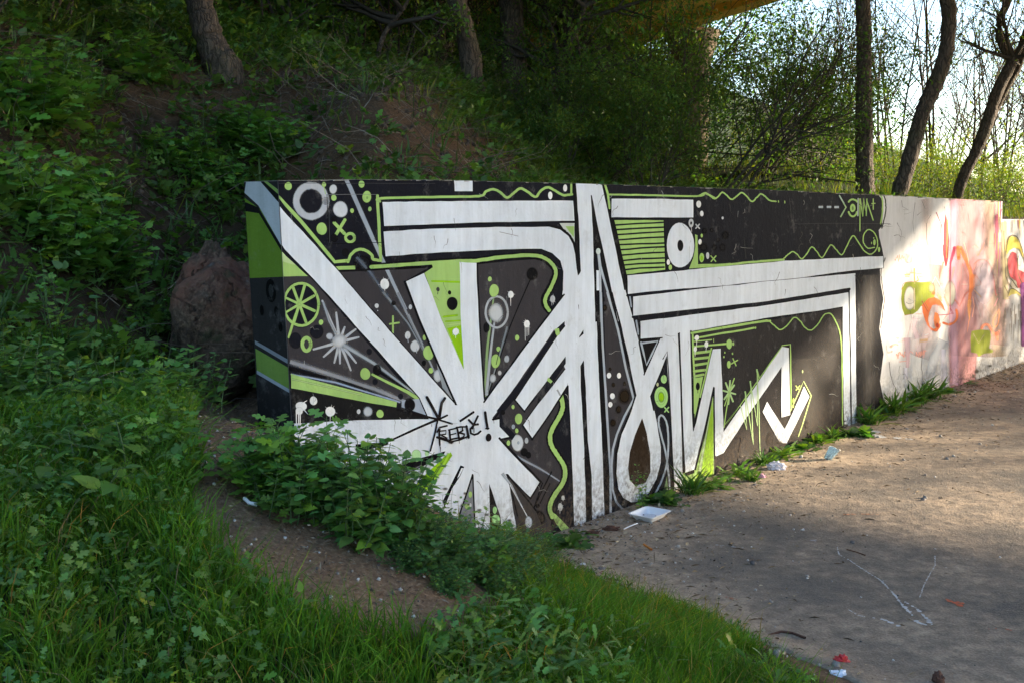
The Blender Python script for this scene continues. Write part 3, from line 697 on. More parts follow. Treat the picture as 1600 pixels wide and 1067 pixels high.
p.line([(250, 228), (420, 150), (600, 72)], 14, K2, 0.15, 20)
# upper bars of the first letter
p.use(580, 270, 4.64)
shape([(80, 215), (500, 208), (1465, 204), (1476, 350), (700, 366), (95, 388)], 9)
BAR2 = [(90, 428), (400, 410), (900, 397), (1290, 395), (1370, 415), (1430, 462), (1462, 520), (1487, 620), (1500, 745), (1500, 900), (1385, 885), (1392, 850), (1393, 720), (1372, 640), (1312, 582), (1232, 553), (1070, 553), (700, 570), (400, 585), (105, 608)]
p.line(BAR2[3:9], 34, K2, 0.1, curve=True); shape(BAR2, 9)
p.use(780, 460, 4.85)
# diagonals
p.poly([(-115, 812), (490, 4), (620, -180), (760, -180), (760, 500), (640, 500), (505, 690), (500, 560), (470, 490), (420, 265), (0, 870), (-50, 930)], W)
p.line([(-115, 812), (160, 440), (490, 4)], 12, K2)
p.poly([(-20, 880), (190, 615), (430, 265), (495, 205), (498, 245), (440, 315), (300, 520), (120, 795), (95, 870), (0, 900)], K)
p.poly([(0, 905), (120, 790), (190, 880), (362, 660), (505, 468), (503, 520), (400, 680), (290, 830), (178, 990), (100, 1100), (0, 1000)], K)
p.poly([(20, 905), (110, 800), (190, 885), (300, 760), (285, 840), (178, 990), (120, 1060), (30, 960)], G)
p.poly([(120, 800), (440, 315), (500, 240), (505, 470), (365, 655), (192, 880)], W)
p.line([(112, 790), (192, 885)], 12, K2); p.line([(192, 882), (365, 655), (505, 470)], 8, K2); p.line([(118, 796), (440, 312), (498, 240)], 8, K2)
p.poly([(178, 992), (285, 835), (400, 690), (500, 565), (520, 690), (400, 880), (250, 1092)], W)
p.line([(520, 690), (400, 880), (250, 1096)], 12, K2); p.line([(250, 1096), (176, 990)], 12, K2); p.line([(178, 988), (285, 832), (400, 688), (500, 560)], 8, K2)
p.poly([(422, 262), (452, 258), (460, 300), (438, 318), (428, 300)], LG); p.poly([(372, 625), (403, 655), (388, 672), (362, 650)], LG)
p.line([(440, 720), (465, 765)], 14, (0.4, 0.42, 0.42), 0.7)
p.disc((28, 892), 16, 18, K2); p.disc((147, 940), 28, 40, LG); p.disc((105, 850), 12, 16, LG); p.disc((107, 1000), 13, 18, LB); p.disc((133, 1030), 13, 18, LG)
p.splat((405, 37), 19, 27, (0.5, 0.5, 0.52), 2, 20)
# stems of the second letter
p.poly([(500, 190), (505, 480), (520, 690), (540, 1067), (565, 1780), (660, 1760), (650, 1360), (640, 1067), (618, 700), (617, 540), (640, 500), (700, 420), (740, 200), (600, 60)], W)
p.poly([(640, 500), (660, 420), (740, 300), (745, 400), (772, 900), (790, 1380), (800, 1735), (705, 1775), (700, 1370), (668, 1067), (655, 700)], W)
p.line([(520, 690), (540, 1067), (552, 1370), (565, 1780)], 9, K2)
p.poly([(640, 498), (655, 700), (668, 1067), (700, 1370), (706, 1790), (662, 1790), (650, 1360), (641, 1067), (618, 700), (617, 540)], K2)
p.poly([(735, -30), (745, 400), (770, 900), (785, 1200), (800, 1760), (850, 1760), (840, 1500), (815, 1067), (800, 700), (775, 200), (765, -30)], K2)
p.poly([(600, 82), (628, 42), (632, 80), (603, 115)], K2); p.poly([(608, 318), (638, 268), (640, 298), (606, 330)], K2)
p.use(840, 270, 4.64)
p.poly([(262, 60), (290, 60), (302, 400), (318, 720), (292, 748), (270, 590), (268, 360)], K2)
p.poly([(278, 60), (388, 60), (388, 175), (400, 400), (410, 620), (430, 1080), (300, 1080), (300, 745), (314, 715), (300, 400)], W)
p.poly([(386, 60), (476, 60), (498, 190), (545, 400), (640, 850), (690, 1080), (578, 1080), (500, 700), (430, 390), (387, 172)], W)
p.poly([(388, 165), (430, 390), (500, 700), (575, 1075), (560, 1080), (520, 900), (450, 600), (440, 540), (425, 600), (430, 1080), (418, 1080), (404, 560), (400, 400)], K2)
p.line([(389, 170), (440, 420), (500, 700), (578, 1075)], 9, K2)
p.line([(478, 70), (500, 190), (545, 400), (640, 850), (690, 1080)], 24, K2, 0.08)
p.line([(490, 80), (510, 160), (522, 260)], 16, LG); p.line([(515, 160), (800, 165), (1160, 172), (1215, 152), (1285, 185)], 13, LG, curve=True)
p.line([(438, 570), (452, 700), (462, 1080)], 18, (0.5, 0.53, 0.58), 0.4, 14); p.line([(440, 570), (456, 680), (560, 1060)], 18, (0.45, 0.49, 0.55), 0.4, 14); p.disc((440, 572), 16, 24, (0.6, 0.65, 0.62))
p.line([(480, 910), (482, 930)], 14, K2); p.disc((488, 983), 15, 24, K2)
shape([(538, 190), (900, 192), (1128, 200), (1130, 325), (800, 327), (536, 325)], 10)
# green slatted patch
p.poly([(552, 345), (912, 347), (926, 705), (640, 738)], LG)
for yl, yr in ((382, 362), (415, 397), (452, 430), (490, 468), (525, 513), (560, 541), (600, 580), (640, 620), (672, 655), (706, 686)):
    xl = 552 + (yl - 345) / 393 * 88; p.line([(xl, yl), (740, (yl + yr) / 2 - 2), (918, yr)], 12, K, 0.15)
p.line([(550, 345), (638, 740)], 14, K2); p.line([(917, 345), (930, 745)], 9, K2)
p.disc((1035, 528), 97, 167, W, 0.015); p.disc((1035, 530), 22, 40, K2, 0.06)
p.poly([(1140, 450), (1158, 455), (1163, 665), (1299, 662), (1400, 655), (1400, 668), (1299, 680), (1098, 697), (1128, 620), (1142, 540)], LG)
p.disc((1168, 230), 17, 26, SW); p.disc((1190, 298), 13, 20, SW); p.disc((1113, 367), 19, 31, (0.5, 0.52, 0.55)); p.disc((1113, 367), 7, 12, K2); p.line([(1115, 390), (1117, 430)], 4, (0.5, 0.5, 0.5))
p.cross((1160, 390), 18, 9, (0.5, 0.52, 0.55)); p.disc((1177, 503), 12, 20, SW); p.disc((1190, 458), 8, 14, LG); p.disc((1190, 617), 18, 33, LG); p.disc((1190, 622), 9, 17, BG); p.disc((1233, 603), 12, 24, (0.6, 0.6, 0.62)); p.cross((1275, 625), 24, 9, LG)
p.disc((948, 650), 12, 20, SW); p.disc((962, 687), 12, 20, LG)
# crossing leg and teardrop
p.use(780, 460, 4.85)
p.line([(770, -10), (785, 400), (810, 800), (826, 1073), (845, 1373), (845, 1700)], 17, (0.4, 0.44, 0.5), 0.4)
p.line([(820, -10), (900, 270), (960, 560), (1020, 790), (950, 920), (893, 1060), (862, 1170), (850, 1300), (862, 1480), (890, 1570), (950, 1640), (1010, 1665)], 17, (0.42, 0.46, 0.52), 0.4)
for c, r in (((832, 612), (16, 22)), ((908, 613), (15, 22)), ((858, 768), (19, 22)), ((842, 832), (16, 21))): p.disc(c, *r, SW)
for c, r in (((800, 103), 14), ((865, 683), 12), ((950, 770), 40), ((862, 970), 20), ((840, 565), 10), ((950, 675), 12), ((905, 870), 20)): p.disc(c, r, r * 1.35, (0.02, 0.013, 0.008), 0.3)
EDG = [(860, 0), (900, 130), (960, 400), (1040, 762), (1005, 873), (930, 1053), (893, 1203), (888, 1353), (905, 1473), (940, 1538), (1000, 1573)]
p.line(EDG, 26, K2, 0.1)
TEAR = [(1040, 760), (1105, 605), (1150, 770), (1175, 873), (1200, 993), (1225, 1153), (1224, 1270), (1192, 1393), (1130, 1503), (1060, 1568), (1000, 1573), (940, 1538), (905, 1473), (889, 1353), (894, 1203), (930, 1053), (1005, 873)]
p.line(TEAR[2:12], 34, K2, 0.08, curve=True)
p.poly([(855, -30), (955, -30), (1010, 170), (1062, 370), (1105, 605), (1150, 770), (1100, 800), (1040, 760), (1000, 560), (930, 250)], W)
p.poly(TEAR, W)
p.poly([(1083, 935), (1120, 1053), (1145, 1203), (1145, 1343), (1110, 1423), (1030, 1450), (990, 1403), (978, 1313), (990, 1193), (1030, 1063)], (0.03, 0.018, 0.011))
p.line([(1062, 360), (1105, 600)], 16, K2); p.line([(1100, 605), (1225, 325)], 14, K2)
p.poly([(1040, 762), (1105, 600), (1228, 322), (1300, 322), (1284, 445), (1150, 770), (1130, 830)], W); p.line([(1284, 445), (1150, 770), (1172, 873)], 12, K2)
p.poly([(1058, 345), (1222, 325), (1105, 598)], K2); p.line([(1078, 368), (1200, 352), (1116, 535), (1076, 365)], 15, (0.42, 0.47, 0.53), 0.3)
p.poly([(1285, 455), (1295, 700), (1300, 1067), (1310, 1500), (1250, 1420), (1228, 1270), (1226, 1150), (1180, 873), (1152, 772)], K)
p.disc((1228, 775), 50, 82, (0.4, 0.66, 0.25), 0.05); p.disc((1228, 775), 22, 36, BG, 0.3); p.ring((1228, 775), 34, 58, 5, (0.3, 0.55, 0.15)); p.disc((1248, 640), 22, 33, (0.4, 0.66, 0.25)); p.disc((1200, 680), 9, 14, (0.5, 0.5, 0.3)); p.cross((1270, 870), 20, 11, (0.4, 0.66, 0.25))
p.line([(1130, 1573), (1200, 1473), (1260, 1323), (1281, 1173), (1276, 1003), (1246, 923), (1215, 923), (1210, 993), (1250, 1143), (1275, 1273), (1290, 1423), (1300, 1563)], 14, (0.45, 0.5, 0.56), 0.4, curve=True)
p.poly([(1272, 1370), (1288, 1560), (1222, 1560)], (0.3, 0.45, 0.2)); p.disc((965, 1690), 18, 24, (0.2, 0.45, 0.1), 0.3)
p.line([(990, 20), (1000, 95)], 12, LB); p.line([(1040, 200), (1056, 300)], 14, LB)
# bars to the right
p.use(0, 0, 1)
p.line([(1002, 530), (1036, 527)], 3.5, K2); p.line([(999, 500), (999.5, 530)], 2.4, K2)
shape([(980, 431), (1040, 425.5), (1096, 420), (1227, 408), (1380, 400.7), (1380.5, 419), (1332, 423), (1200, 441), (1040, 453.5), (981, 460)], 2.4)
p.line([(980, 462), (1040, 455.5), (1200, 443), (1332, 425.5)], 3.4, K)
shape([(989, 464), (1040, 458), (1190, 441), (1336.5, 427.5), (1337, 540), (1338.5, 661), (1331, 664), (1329.5, 540), (1327.5, 450), (1200, 471), (1040, 488), (989.5, 494)], 2.2)
shape([(1000.6, 502), (1040, 497.5), (1200, 477), (1325.7, 457.5), (1327, 540), (1329, 665), (1319, 670), (1317, 540), (1316.8, 479.5), (1184, 499.5), (1079, 518), (1060, 521), (1036, 527), (1001, 529)], 2.2)
p.line([(989, 496), (1040, 490.5), (1200, 473.5), (1327, 452.5)], 4, K, 0.1)
p.use(1040, 480, 3.811)
p.poly([(-18, 160), (20, 150), (78, 158), (92, 500), (100, 800), (106, 1060), (50, 1090), (40, 900), (22, 500), (-2, 200), (-18, 250)], W)
p.line([(-16, 310), (10, 262), (24, 500), (42, 900), (50, 1080)], 6, K2)
p.line([(79, 158), (94, 500), (103, 800), (108, 1060)], 11, K2)
M1 = [(85, 155), (148, 143), (157, 430), (165, 730), (225, 450), (275, 250), (328, 245), (338, 500), (345, 740), (520, 490), (692, 235), (733, 243), (738, 450), (742, 640), (690, 655), (690, 355), (520, 600), (345, 865), (300, 885), (290, 870), (285, 480), (230, 740), (170, 965), (118, 985), (105, 700)]
shape(M1, 8)
p.poly([(85, 150), (148, 135), (148, 160), (86, 175)], W)
p.line([(150, 143), (158, 430), (165, 735), (275, 248)], 10, K2); p.line([(287, 475), (230, 740), (172, 970)], 9, K2); p.line([(287, 478), (289, 885)], 9, K2)
p.poly([(105, 985), (175, 965), (235, 745), (282, 500), (288, 890), (288, 1000), (105, 1050)], LG); p.poly([(276, 570), (282, 620), (284, 1000), (180, 1010), (235, 780)], (0.33, 0.55, 0.04), alpha=0.95); p.line([(200, 985), (240, 760), (272, 600)], 26, (0.5, 0.62, 0.35), 0.9, 4)
p.line([(176, 965), (235, 745), (286, 480)], 8, K2); p.line([(289, 480), (291, 900)], 9, K2)
p.poly([(115, 985), (172, 963), (172, 985), (118, 1005)], K2)
shape([(577, 620), (605, 558), (655, 640), (708, 725), (770, 600), (825, 470), (855, 530), (780, 690), (720, 808), (680, 802)], 5)
p.line([(350, 705), (430, 600), (560, 420), (688, 238), (695, 228), (742, 220), (747, 420), (748, 610)], 7, LG)
p.line([(740, 620), (822, 438), (868, 525), (830, 650), (790, 770)], 6, (0.5, 0.62, 0.25)); p.line([(346, 712), (690, 230)], 4, (0.05, 0.09, 0.03))
p.use(1060, 500, 4.85)
p.line([(470, 640), (518, 828), (505, 540), (568, 945), (546, 465), (600, 800), (595, 375), (612, 700), (622, 1030)], 6, (0.45, 0.62, 0.3), 0.3); p.line([(596, 375), (615, 440)], 9, LG)
for a in (((505, 540), (516, 600)), ((546, 465), (556, 560)), ((595, 375), (606, 460))): p.line(a, 12, (0.4, 0.6, 0.25), 0.3, 4)
p.line([(108, 108), (122, 440), (124, 700)], 14, LG); p.poly([(118, 440), (188, 425), (160, 560), (124, 740)], LG); p.line([(250, 215), (215, 380), (165, 580)], 12, LG)
p.line([(100, 100), (300, 66), (560, 22), (660, 8), (695, 8)], 18, LG); p.line([(112, 142), (330, 102), (572, 62)], 15, LG); p.disc((584, 60), 6, 9, LG)
p.line([(118, 163), (250, 150)], 10, LG); p.line([(268, 140), (268, 170)], 5, LG); p.line([(120, 200), (370, 178)], 14, LG); p.disc((385, 182), 21, 38, LG)
for a, b in (((118, 250), (240, 235)), ((115, 292), (225, 280)), ((118, 340), (215, 325)), ((120, 385), (206, 375)), ((125, 425), (190, 412))): p.line([a, b], 19, LG, 0.08)
p.disc((147, 500), 15, 30, K2); p.line([(147, 520), (147, 550)], 4, K2)
for c, r in (((140, 135), (17, 19)), ((212, 185), (15, 22)), ((128, 220), (12, 20))): p.splat(c, *r, SW, 1, 35)
p.disc((415, 180), 8, 13, LG); p.disc((382, 335), 15, 28, LG); p.disc((352, 245), 5, 8, LG); p.disc((345, 278), 5, 9, LG); p.disc((410, 253), 6, 9, LG); p.cross((425, 315), 26, 9, LG, 1.1)
for k in range(8):
    a = k * 0.785 + 0.15; p.line([(385, 545), (385 + math.cos(a) * 46, 545 + math.sin(a) * 88)], 13, (0.42, 0.6, 0.28), 0.3)
p.line([(385, 560), (360, 700), (345, 810)], 8, LG); p.line([(380, 560), (350, 650)], 7, LG); p.line([(385, 550), (425, 440)], 9, LG)
p.cross((905, 510), 20, 8, (0.55, 0.65, 0.2)); p.disc((872, 610), 8, 22, (0.5, 0.65, 0.15)); p.disc((941, 388), 5, 12, (0.55, 0.65, 0.3)); p.disc((870, 650), 6, 12, (0.5, 0.65, 0.15))
p.line([(440, 895), (462, 880), (480, 900), (470, 940), (462, 1000)], 12, (0.04, 0.032, 0.03), 0.7, curve=True)
p.disc((695, 900), 24, 40, (0.035, 0.03, 0.028), 0.5); p.disc((975, 790), 15, 28, (0.035, 0.03, 0.028), 0.4)
p.use(1040, 480, 3.811)
p.line([(590, 80), (610, 80), (645, 108), (682, 135), (720, 112), (765, 63), (800, 82), (830, 122), (868, 137), (908, 100), (945, 46), (985, 42), (1018, 95), (1040, 160), (1048, 250), (1052, 400), (1053, 700)], 7, LG, curve=True)
# ---- upper right black field
p.use(1040, 270, 4.444)
p.line([(190, 167), (225, 163), (275, 142), (305, 160), (340, 182), (368, 165), (395, 138), (425, 160), (458, 187), (495, 165), (530, 140), (565, 168), (600, 202), (632, 175), (660, 150), (690, 165), (720, 193), (765, 201)], 10, LG, curve=True)
p.line([(783, 195), (784, 210)], 7, LG); p.line([(826, 197), (827, 212)], 7, LG)
p.line([(225, 655), (380, 645), (600, 622), (820, 605)], 15, LG, curve=True)
p.line([(815, 605), (845, 575), (882, 550), (915, 570), (945, 600), (980, 565), (1015, 517), (1050, 550), (1085, 592), (1115, 550), (1147, 503), (1180, 530), (1222, 572), (1255, 520), (1300, 440), (1345, 495), (1380, 545), (1425, 567), (1465, 530), (1470, 470), (1445, 415), (1405, 398), (1376, 435), (1374, 485), (1405, 525), (1450, 520)], 8, LG, curve=True)
p.disc((1450, 485), 9, 22, LG); p.disc((1445, 455), 4, 6, LG); p.disc((1482, 535), 8, 18, LG); p.disc((1430, 490), 3, 9, LG)
for c, r in (((415, 435), 22), ((395, 520), 20), ((340, 520), 16), ((265, 520), 24), ((320, 400), 12), ((270, 405), 16), ((365, 470), 12)): p.disc(c, r, r * 1.2, K2, 0.4)
p.disc((396, 316), 7, 10, (0.6, 0.62, 0.65)); p.line([(545, 450), (560, 600)], 4, (0.04, 0.04, 0.04)); p.line([(860, 180), (880, 350), (930, 360)], 4, (0.045, 0.045, 0.05)); p.line([(400, 190), (402, 300)], 3, K2)
p.line([(920, 360), (1100, 352), (1560, 356)], 3, (0.05, 0.05, 0.055))
p.use(1240, 270, 7.1125)   # small tag
for x in (300, 393, 480): p.line([(x - 25, 385), (x + 25, 385)], 34, (0.5, 0.55, 0.6), 0.8)
p.line([(510, 258), (582, 385), (525, 490)], 16, (0.35, 0.5, 0.25)); p.line([(510, 258), (560, 340)], 14, (0.4, 0.52, 0.45))
p.line([(612, 325), (630, 308), (660, 300), (695, 312), (705, 325)], 20, LG, curve=True); p.line([(612, 440), (630, 475), (660, 490), (690, 470), (705, 440)], 20, LG, curve=True); p.disc((657, 395), 30, 48, LG); p.disc((657, 398), 10, 22, (0.15, 0.25, 0.08))
p.line([(718, 290), (715, 480)], 13, (0.45, 0.52, 0.5)); p.line([(735, 295), (738, 650)], 12, LG); p.line([(740, 295), (768, 490), (778, 285), (808, 485), (815, 295)], 13, LG); p.line([(815, 320), (885, 530)], 13, LG)
p.line([(885, 290), (885, 410)], 11, LG); p.line([(865, 348), (905, 345)], 11, LG)

# ---- black marker tag on the burst
p.g = 'tag_lettering'
p.use(640, 600, 8.893)
def mk(pts, w=26): p.line(pts, w, (0.012, 0.009, 0.01), 0.12)
mk([(240, 180), (320, 320), (405, 480)], 38); mk([(492, 195), (450, 260), (410, 480)], 40); mk([(520, 432), (400, 490)], 28); mk([(590, 545), (400, 488)], 26); mk([(400, 490), (160, 580), (0, 662)], 24); mk([(390, 500), (350, 700), (290, 922)], 24)
mk([(0, 400), (160, 430), (380, 482)], 30)
mk([(712, 505), (890, 385)], 32); mk([(825, 495), (890, 560), (950, 555)], 30); mk([(950, 440), (905, 530), (870, 610)], 28)
mk([(1050, 390), (1070, 520), (1085, 612)], 34); mk([(1060, 614), (1100, 612)], 20); p.disc((1098, 738), 40, 56, (0.012, 0.009, 0.01), 0.05)
mk([(418, 600), (412, 700), (420, 840)], 26); mk([(420, 840), (432, 935)], 7); mk([(385, 660), (420, 600), (520, 575)], 26); mk([(420, 650), (510, 640), (505, 690), (430, 700)], 20); mk([(430, 700), (520, 745)], 22); mk([(385, 735), (440, 740), (560, 780)], 30)
mk([(555, 630), (570, 800)], 26); mk([(545, 635), (650, 610)], 22); mk([(560, 700), (640, 680)], 18); mk([(570, 765), (680, 745)], 26)
mk([(660, 600), (690, 760)], 28); mk([(650, 600), (730, 590), (740, 640), (690, 670)], 26); mk([(690, 670), (760, 690), (750, 730), (690, 755)], 26)
mk([(790, 580), (820, 740)], 32); mk([(700, 590), (800, 590)], 24)
mk([(880, 580), (845, 620), (850, 680), (900, 700), (950, 685), (985, 650)], 28); mk([(893, 600), (893, 670)], 10)
mk([(380, 740), (560, 800), (700, 770), (830, 715)], 22); p.disc((575, 800), 40, 24, (0.02, 0.015, 0.015), 0.3)
for x, y in ((305, 590), (690, 820), (790, 760), (430, 900), (580, 830), (1170, 540)): mk([(x, y - 40), (x + 4, y)], 6)

# ---- white paint drips over the left field
p.g = 'splash_paint'
p.use(380, 260, 4.85); p.splat((1072, 893), 34, 40, SW, 1, 10)
p.use(380, 460, 4.85)
p.disc((440, 845), 42, 34, SW, 0.05); p.disc((425, 880), 26, 30, SW, 0.05); p.line([(440, 830), (485, 800)], 12, SW, 0.2, 3); p.line([(460, 870), (490, 905)], 9, SW, 0.2, 2)
for x, y in ((403, 985), (420, 1030), (433, 1000)): p.line([(x, 880), (x, y)], 9, SW, 0.2, 6)
p.disc((533, 803), 28, 33, SW, 0.04); p.splat((660, 885), 36, 38, SW, 1, 50); p.disc((570, 912), 11, 14, SW)
p.use(640, 440, 4.85)
p.splat((767, 100), 22, 26, SW, 1, 90); p.splat((889, 322), 22, 28, SW, 3, 90)
# ---- pink mural on the sunlit end of the wall (washed-out layers of spray)
p.g = 'pink_mural_paint'; p.k = 60
p.use(1360, 290, 5.617)
PK = (0.80, 0.36, 0.38); OR = (0.62, 0.15, 0.05); RD = (0.50, 0.07, 0.09); OL = (0.27, 0.31, 0.04); PL = (0.78, 0.52, 0.58)
p.line([(815, 60), (815, 1000), (810, 1800)], 225, (0.60, 0.29, 0.30), 0.25)
p.line([(740, 100), (720, 1000), (745, 1750)], 100, (0.60, 0.36, 0.48), 0.9)
p.line([(1040, 60), (1060, 600), (1120, 1500)], 150, (0.62, 0.48, 0.36), 0.9); p.line([(955, 60), (960, 700)], 70, (0.82, 0.75, 0.83), 0.9)
for q, w, c_, a_ in (([(900, 80), (930, 700), (900, 1500)], 330, (0.60, 0.34, 0.36), 0.65), ([(600, 700), (560, 1100), (420, 1500)], 190, (0.62, 0.42, 0.44), 0.5), ([(1130, 500), (1160, 1000), (1120, 1400)], 160, (0.60, 0.36, 0.34), 0.55), ([(480, 120), (520, 600), (600, 1000)], 120, (0.62, 0.46, 0.40), 0.45)): p.line(q, w, c_, 0.9, alpha=a_)
p.line([(340, 600), (330, 720), (345, 780)], 90, PL, 1.0, alpha=0.8); p.line([(390, 520), (395, 650)], 60, (0.85, 0.83, 0.82), 0.8)
p.poly([(660, 250), (645, 350), (638, 480), (645, 620), (665, 716), (684, 640), (690, 480), (682, 330)], RD); p.line([(675, 300), (672, 480), (670, 640)], 16, (0.6, 0.3, 0.12), 0.8)
p.line([(575, 235), (622, 345), (615, 460)], 7, (0.3, 0.06, 0.09), 0.3, 4); p.line([(622, 345), (617, 420)], 11, (0.3, 0.06, 0.09), 0.3, 5)
p.line([(740, 550), (715, 640), (700, 720), (700, 1000)], 30, (0.42, 0.05, 0.12), 0.3, 6, curve=True)
p.line([(700, 900), (702, 1080)], 7, (0.42, 0.1, 0.16), 0.2)
p.line([(770, 545), (775, 640)], 32, OR, 0.4); p.line([(790, 550), (860, 700), (885, 800), (880, 900), (862, 1060)], 34, (0.62, 0.19, 0.07), 0.3, 26, curve=True)
p.poly([(862, 720), (900, 780), (935, 790), (968, 860), (965, 885), (910, 905), (880, 960), (868, 860)], (0.62, 0.18, 0.06))
p.line([(820, 500), (850, 600), (870, 720)], 6, (0.7, 0.4, 0.3), 0.4); p.line([(905, 740), (935, 670), (975, 655), (1025, 690), (1065, 780), (1090, 900), (1105, 960)], 11, (0.75, 0.30, 0.28), 0.4, 16, curve=True)
p.disc((1000, 850), 80, 180, (0.80, 0.66, 0.74), 0.3, 0.8)
p.line([(860, 930), (830, 960), (785, 1062), (712, 965)], 12, (0.4, 0.12, 0.1), 0.2); p.line([(712, 965), (745, 1010)], 22, (0.45, 0.08, 0.07), 0.3, 12)
p.line([(812, 700), (812, 830)], 5, (0.4, 0.3, 0.3)); p.line([(800, 868), (858, 870)], 5, (0.5, 0.4, 0.35)); p.line([(850, 480), (900, 488)], 4, (0.4, 0.2, 0.2))
p.line([(735, 720), (715, 820)], 14, (0.8, 0.36, 0.3), 0.5, 5); p.line([(640, 675), (620, 760), (600, 830)], 12, (0.65, 0.3, 0.2), 0.4, 5)
p.disc((700, 950), 46, 108, (0.45, 0.44, 0.38), 0.2, 0.85); p.line([(570, 800), (655, 950)], 7, (0.45, 0.45, 0.5)); p.line([(570, 800), (540, 860)], 6, (0.45, 0.45, 0.5))
p.line([(560, 1000), (500, 1050), (420, 1060)], 20, OR, 0.3, 6); p.line([(940, 620), (980, 560), (1000, 500)], 10, (0.8, 0.3, 0.2), 0.4, 3); p.line([(650, 980), (690, 1100), (640, 1180)], 12, (0.78, 0.3, 0.2), 0.3, 3, curve=True); p.line([(880, 1080), (860, 1200), (850, 1290)], 12, (0.8, 0.34, 0.2), 0.4, 3)
# scribbled lines of small lettering
def scrib(x0, y0, x1, n, h, col, w=5, slope=0.0):
    x = np.linspace(x0, x1, n)
    for k in range(0, n - 3, 3):
        pts = [(x[k + i] + prng.normal(0, 2), y0 + (x[k + i] - x0) * slope + prng.uniform(-h, h)) for i in range(4)]
        p.line(pts, w, col, 0.3, curve=True)
scrib(215, 640, 340, 22, 32, (0.80, 0.38, 0.28)); scrib(895, 525, 965, 10, 26, (0.78, 0.36, 0.3), 4); scrib(925, 600, 970, 8, 22, (0.75, 0.3, 0.25), 4)
# olive bottle shape
p.use(1380, 380, 7.114)
p.poly([(245, 440), (330, 433), (520, 433), (555, 470), (578, 560), (560, 620), (470, 660), (420, 700), (380, 755), (330, 790), (240, 802), (212, 730), (198, 620), (210, 500)], OL)
p.disc((295, 615), 62, 122, (0.80, 0.75, 0.66), 0.12); p.line([(345, 500), (345, 740)], 20, (0.7, 0.6, 0.35), 0.8)
p.line([(300, 330), (440, 345), (445, 372), (400, 375)], 8, (0.36, 0.34, 0.12)); p.line([(345, 285), (350, 450)], 14, (0.4, 0.38, 0.14), 0.4); p.line([(245, 355), (290, 352)], 20, (0.45, 0.4, 0.2), 0.3); p.line([(380, 375), (390, 410), (360, 430)], 14, (0.4, 0.38, 0.14), 0.3); p.line([(240, 378), (290, 378)], 8, (0.4, 0.36, 0.15))
p.disc((540, 500), 30, 45, (0.46, 0.46, 0.24), 0.5)
p.poly([(430, 690), (500, 620), (570, 605), (630, 635), (670, 690), (690, 755), (640, 700), (585, 680), (545, 695), (510, 780), (498, 850), (520, 930), (565, 955), (605, 930), (640, 890), (640, 930), (600, 985), (545, 975), (490, 920), (460, 850), (440, 770)], OR)
p.poly([(575, 770), (610, 780), (632, 850), (622, 920), (600, 945), (575, 930), (562, 860)], (0.74, 0.22, 0.08)); p.disc((602, 915), 14, 22, (0.4, 0.04, 0.03), 0.5)
p.line([(430, 645), (495, 760)], 8, (0.35, 0.16, 0.04)); p.line([(458, 645), (500, 730)], 8, (0.35, 0.16, 0.04)); p.poly([(596, 562), (640, 590), (655, 650), (620, 630)], (0.75, 0.33, 0.18))
p.line([(610, 802), (720, 795), (780, 782), (745, 720)], 8, (0.35, 0.06, 0.1)); p.line([(815, 745), (822, 820), (790, 880), (730, 905), (670, 888)], 26, OR, 0.3, 24, curve=True)
p.poly([(545, 540), (575, 545), (570, 580), (545, 570)], OR); p.line([(960, 650), (950, 750), (960, 850)], 44, (0.84, 0.38, 0.16), 0.4, 12); p.line([(995, 600), (1010, 700), (990, 820)], 12, (0.8, 0.4, 0.3), 0.5)
p.line([(1010, 520), (1090, 600)], 9, (0.7, 0.4, 0.2), 0.3); p.line([(1020, 600), (1095, 850), (1155, 745), (1215, 810)], 6, (0.45, 0.38, 0.38), 0.3)
p.line([(340, 810), (300, 930), (270, 1050)], 5, (0.6, 0.4, 0.45)); p.line([(360, 830), (340, 930), (380, 1060)], 90, (0.8, 0.6, 0.66), 1.0, alpha=0.6); p.line([(365, 792), (430, 790)], 8, (0.75, 0.4, 0.3), 0.4)
p.line([(1285, 740), (1225, 860), (1235, 930), (1275, 900), (1295, 760)], 16, (0.8, 0.38, 0.22), 0.4, curve=True); p.line([(1240, 700), (1275, 620)], 14, (0.78, 0.4, 0.4), 0.5)
for y in (508, 530, 552): p.line([(1275, y), (1310, y + 2)], 9, (0.2, 0.08, 0.12))
# lower part
p.use(1360, 460, 5.617)
p.poly([(888, 322), (960, 310), (1048, 318), (1058, 380), (1040, 470), (1078, 490), (1070, 512), (1000, 520), (950, 545), (935, 515), (885, 505), (880, 400)], OL); p.line([(900, 340), (950, 430), (1000, 350)], 10, (0.55, 0.5, 0.25), 0.8)
p.line([(975, 300), (1000, 268), (1035, 272), (1065, 320), (1100, 355), (1130, 325)], 24, (0.82, 0.32, 0.2), 0.3, curve=True); p.line([(1112, 345), (1115, 398)], 38, (0.82, 0.3, 0.18), 0.3, 20)
p.line([(180, 460), (215, 435), (245, 445)], 22, (0.84, 0.42, 0.35), 0.4, 8); p.line([(245, 415), (330, 402)], 6, (0.8, 0.45, 0.4)); p.disc((237, 384), 14, 9, (0.84, 0.4, 0.35)); p.line([(160, 508), (190, 498)], 14, (0.84, 0.45, 0.4), 0.4)
p.poly([(435, 395), (510, 388), (500, 412), (430, 420)], (0.42, 0.28, 0.18)); p.line([(440, 345), (435, 390)], 5, (0.5, 0.4, 0.35)); p.line([(530, 340), (510, 385)], 5, (0.4, 0.3, 0.3)); p.line([(478, 358), (510, 348)], 8, (0.4, 0.4, 0.45), 0.4)
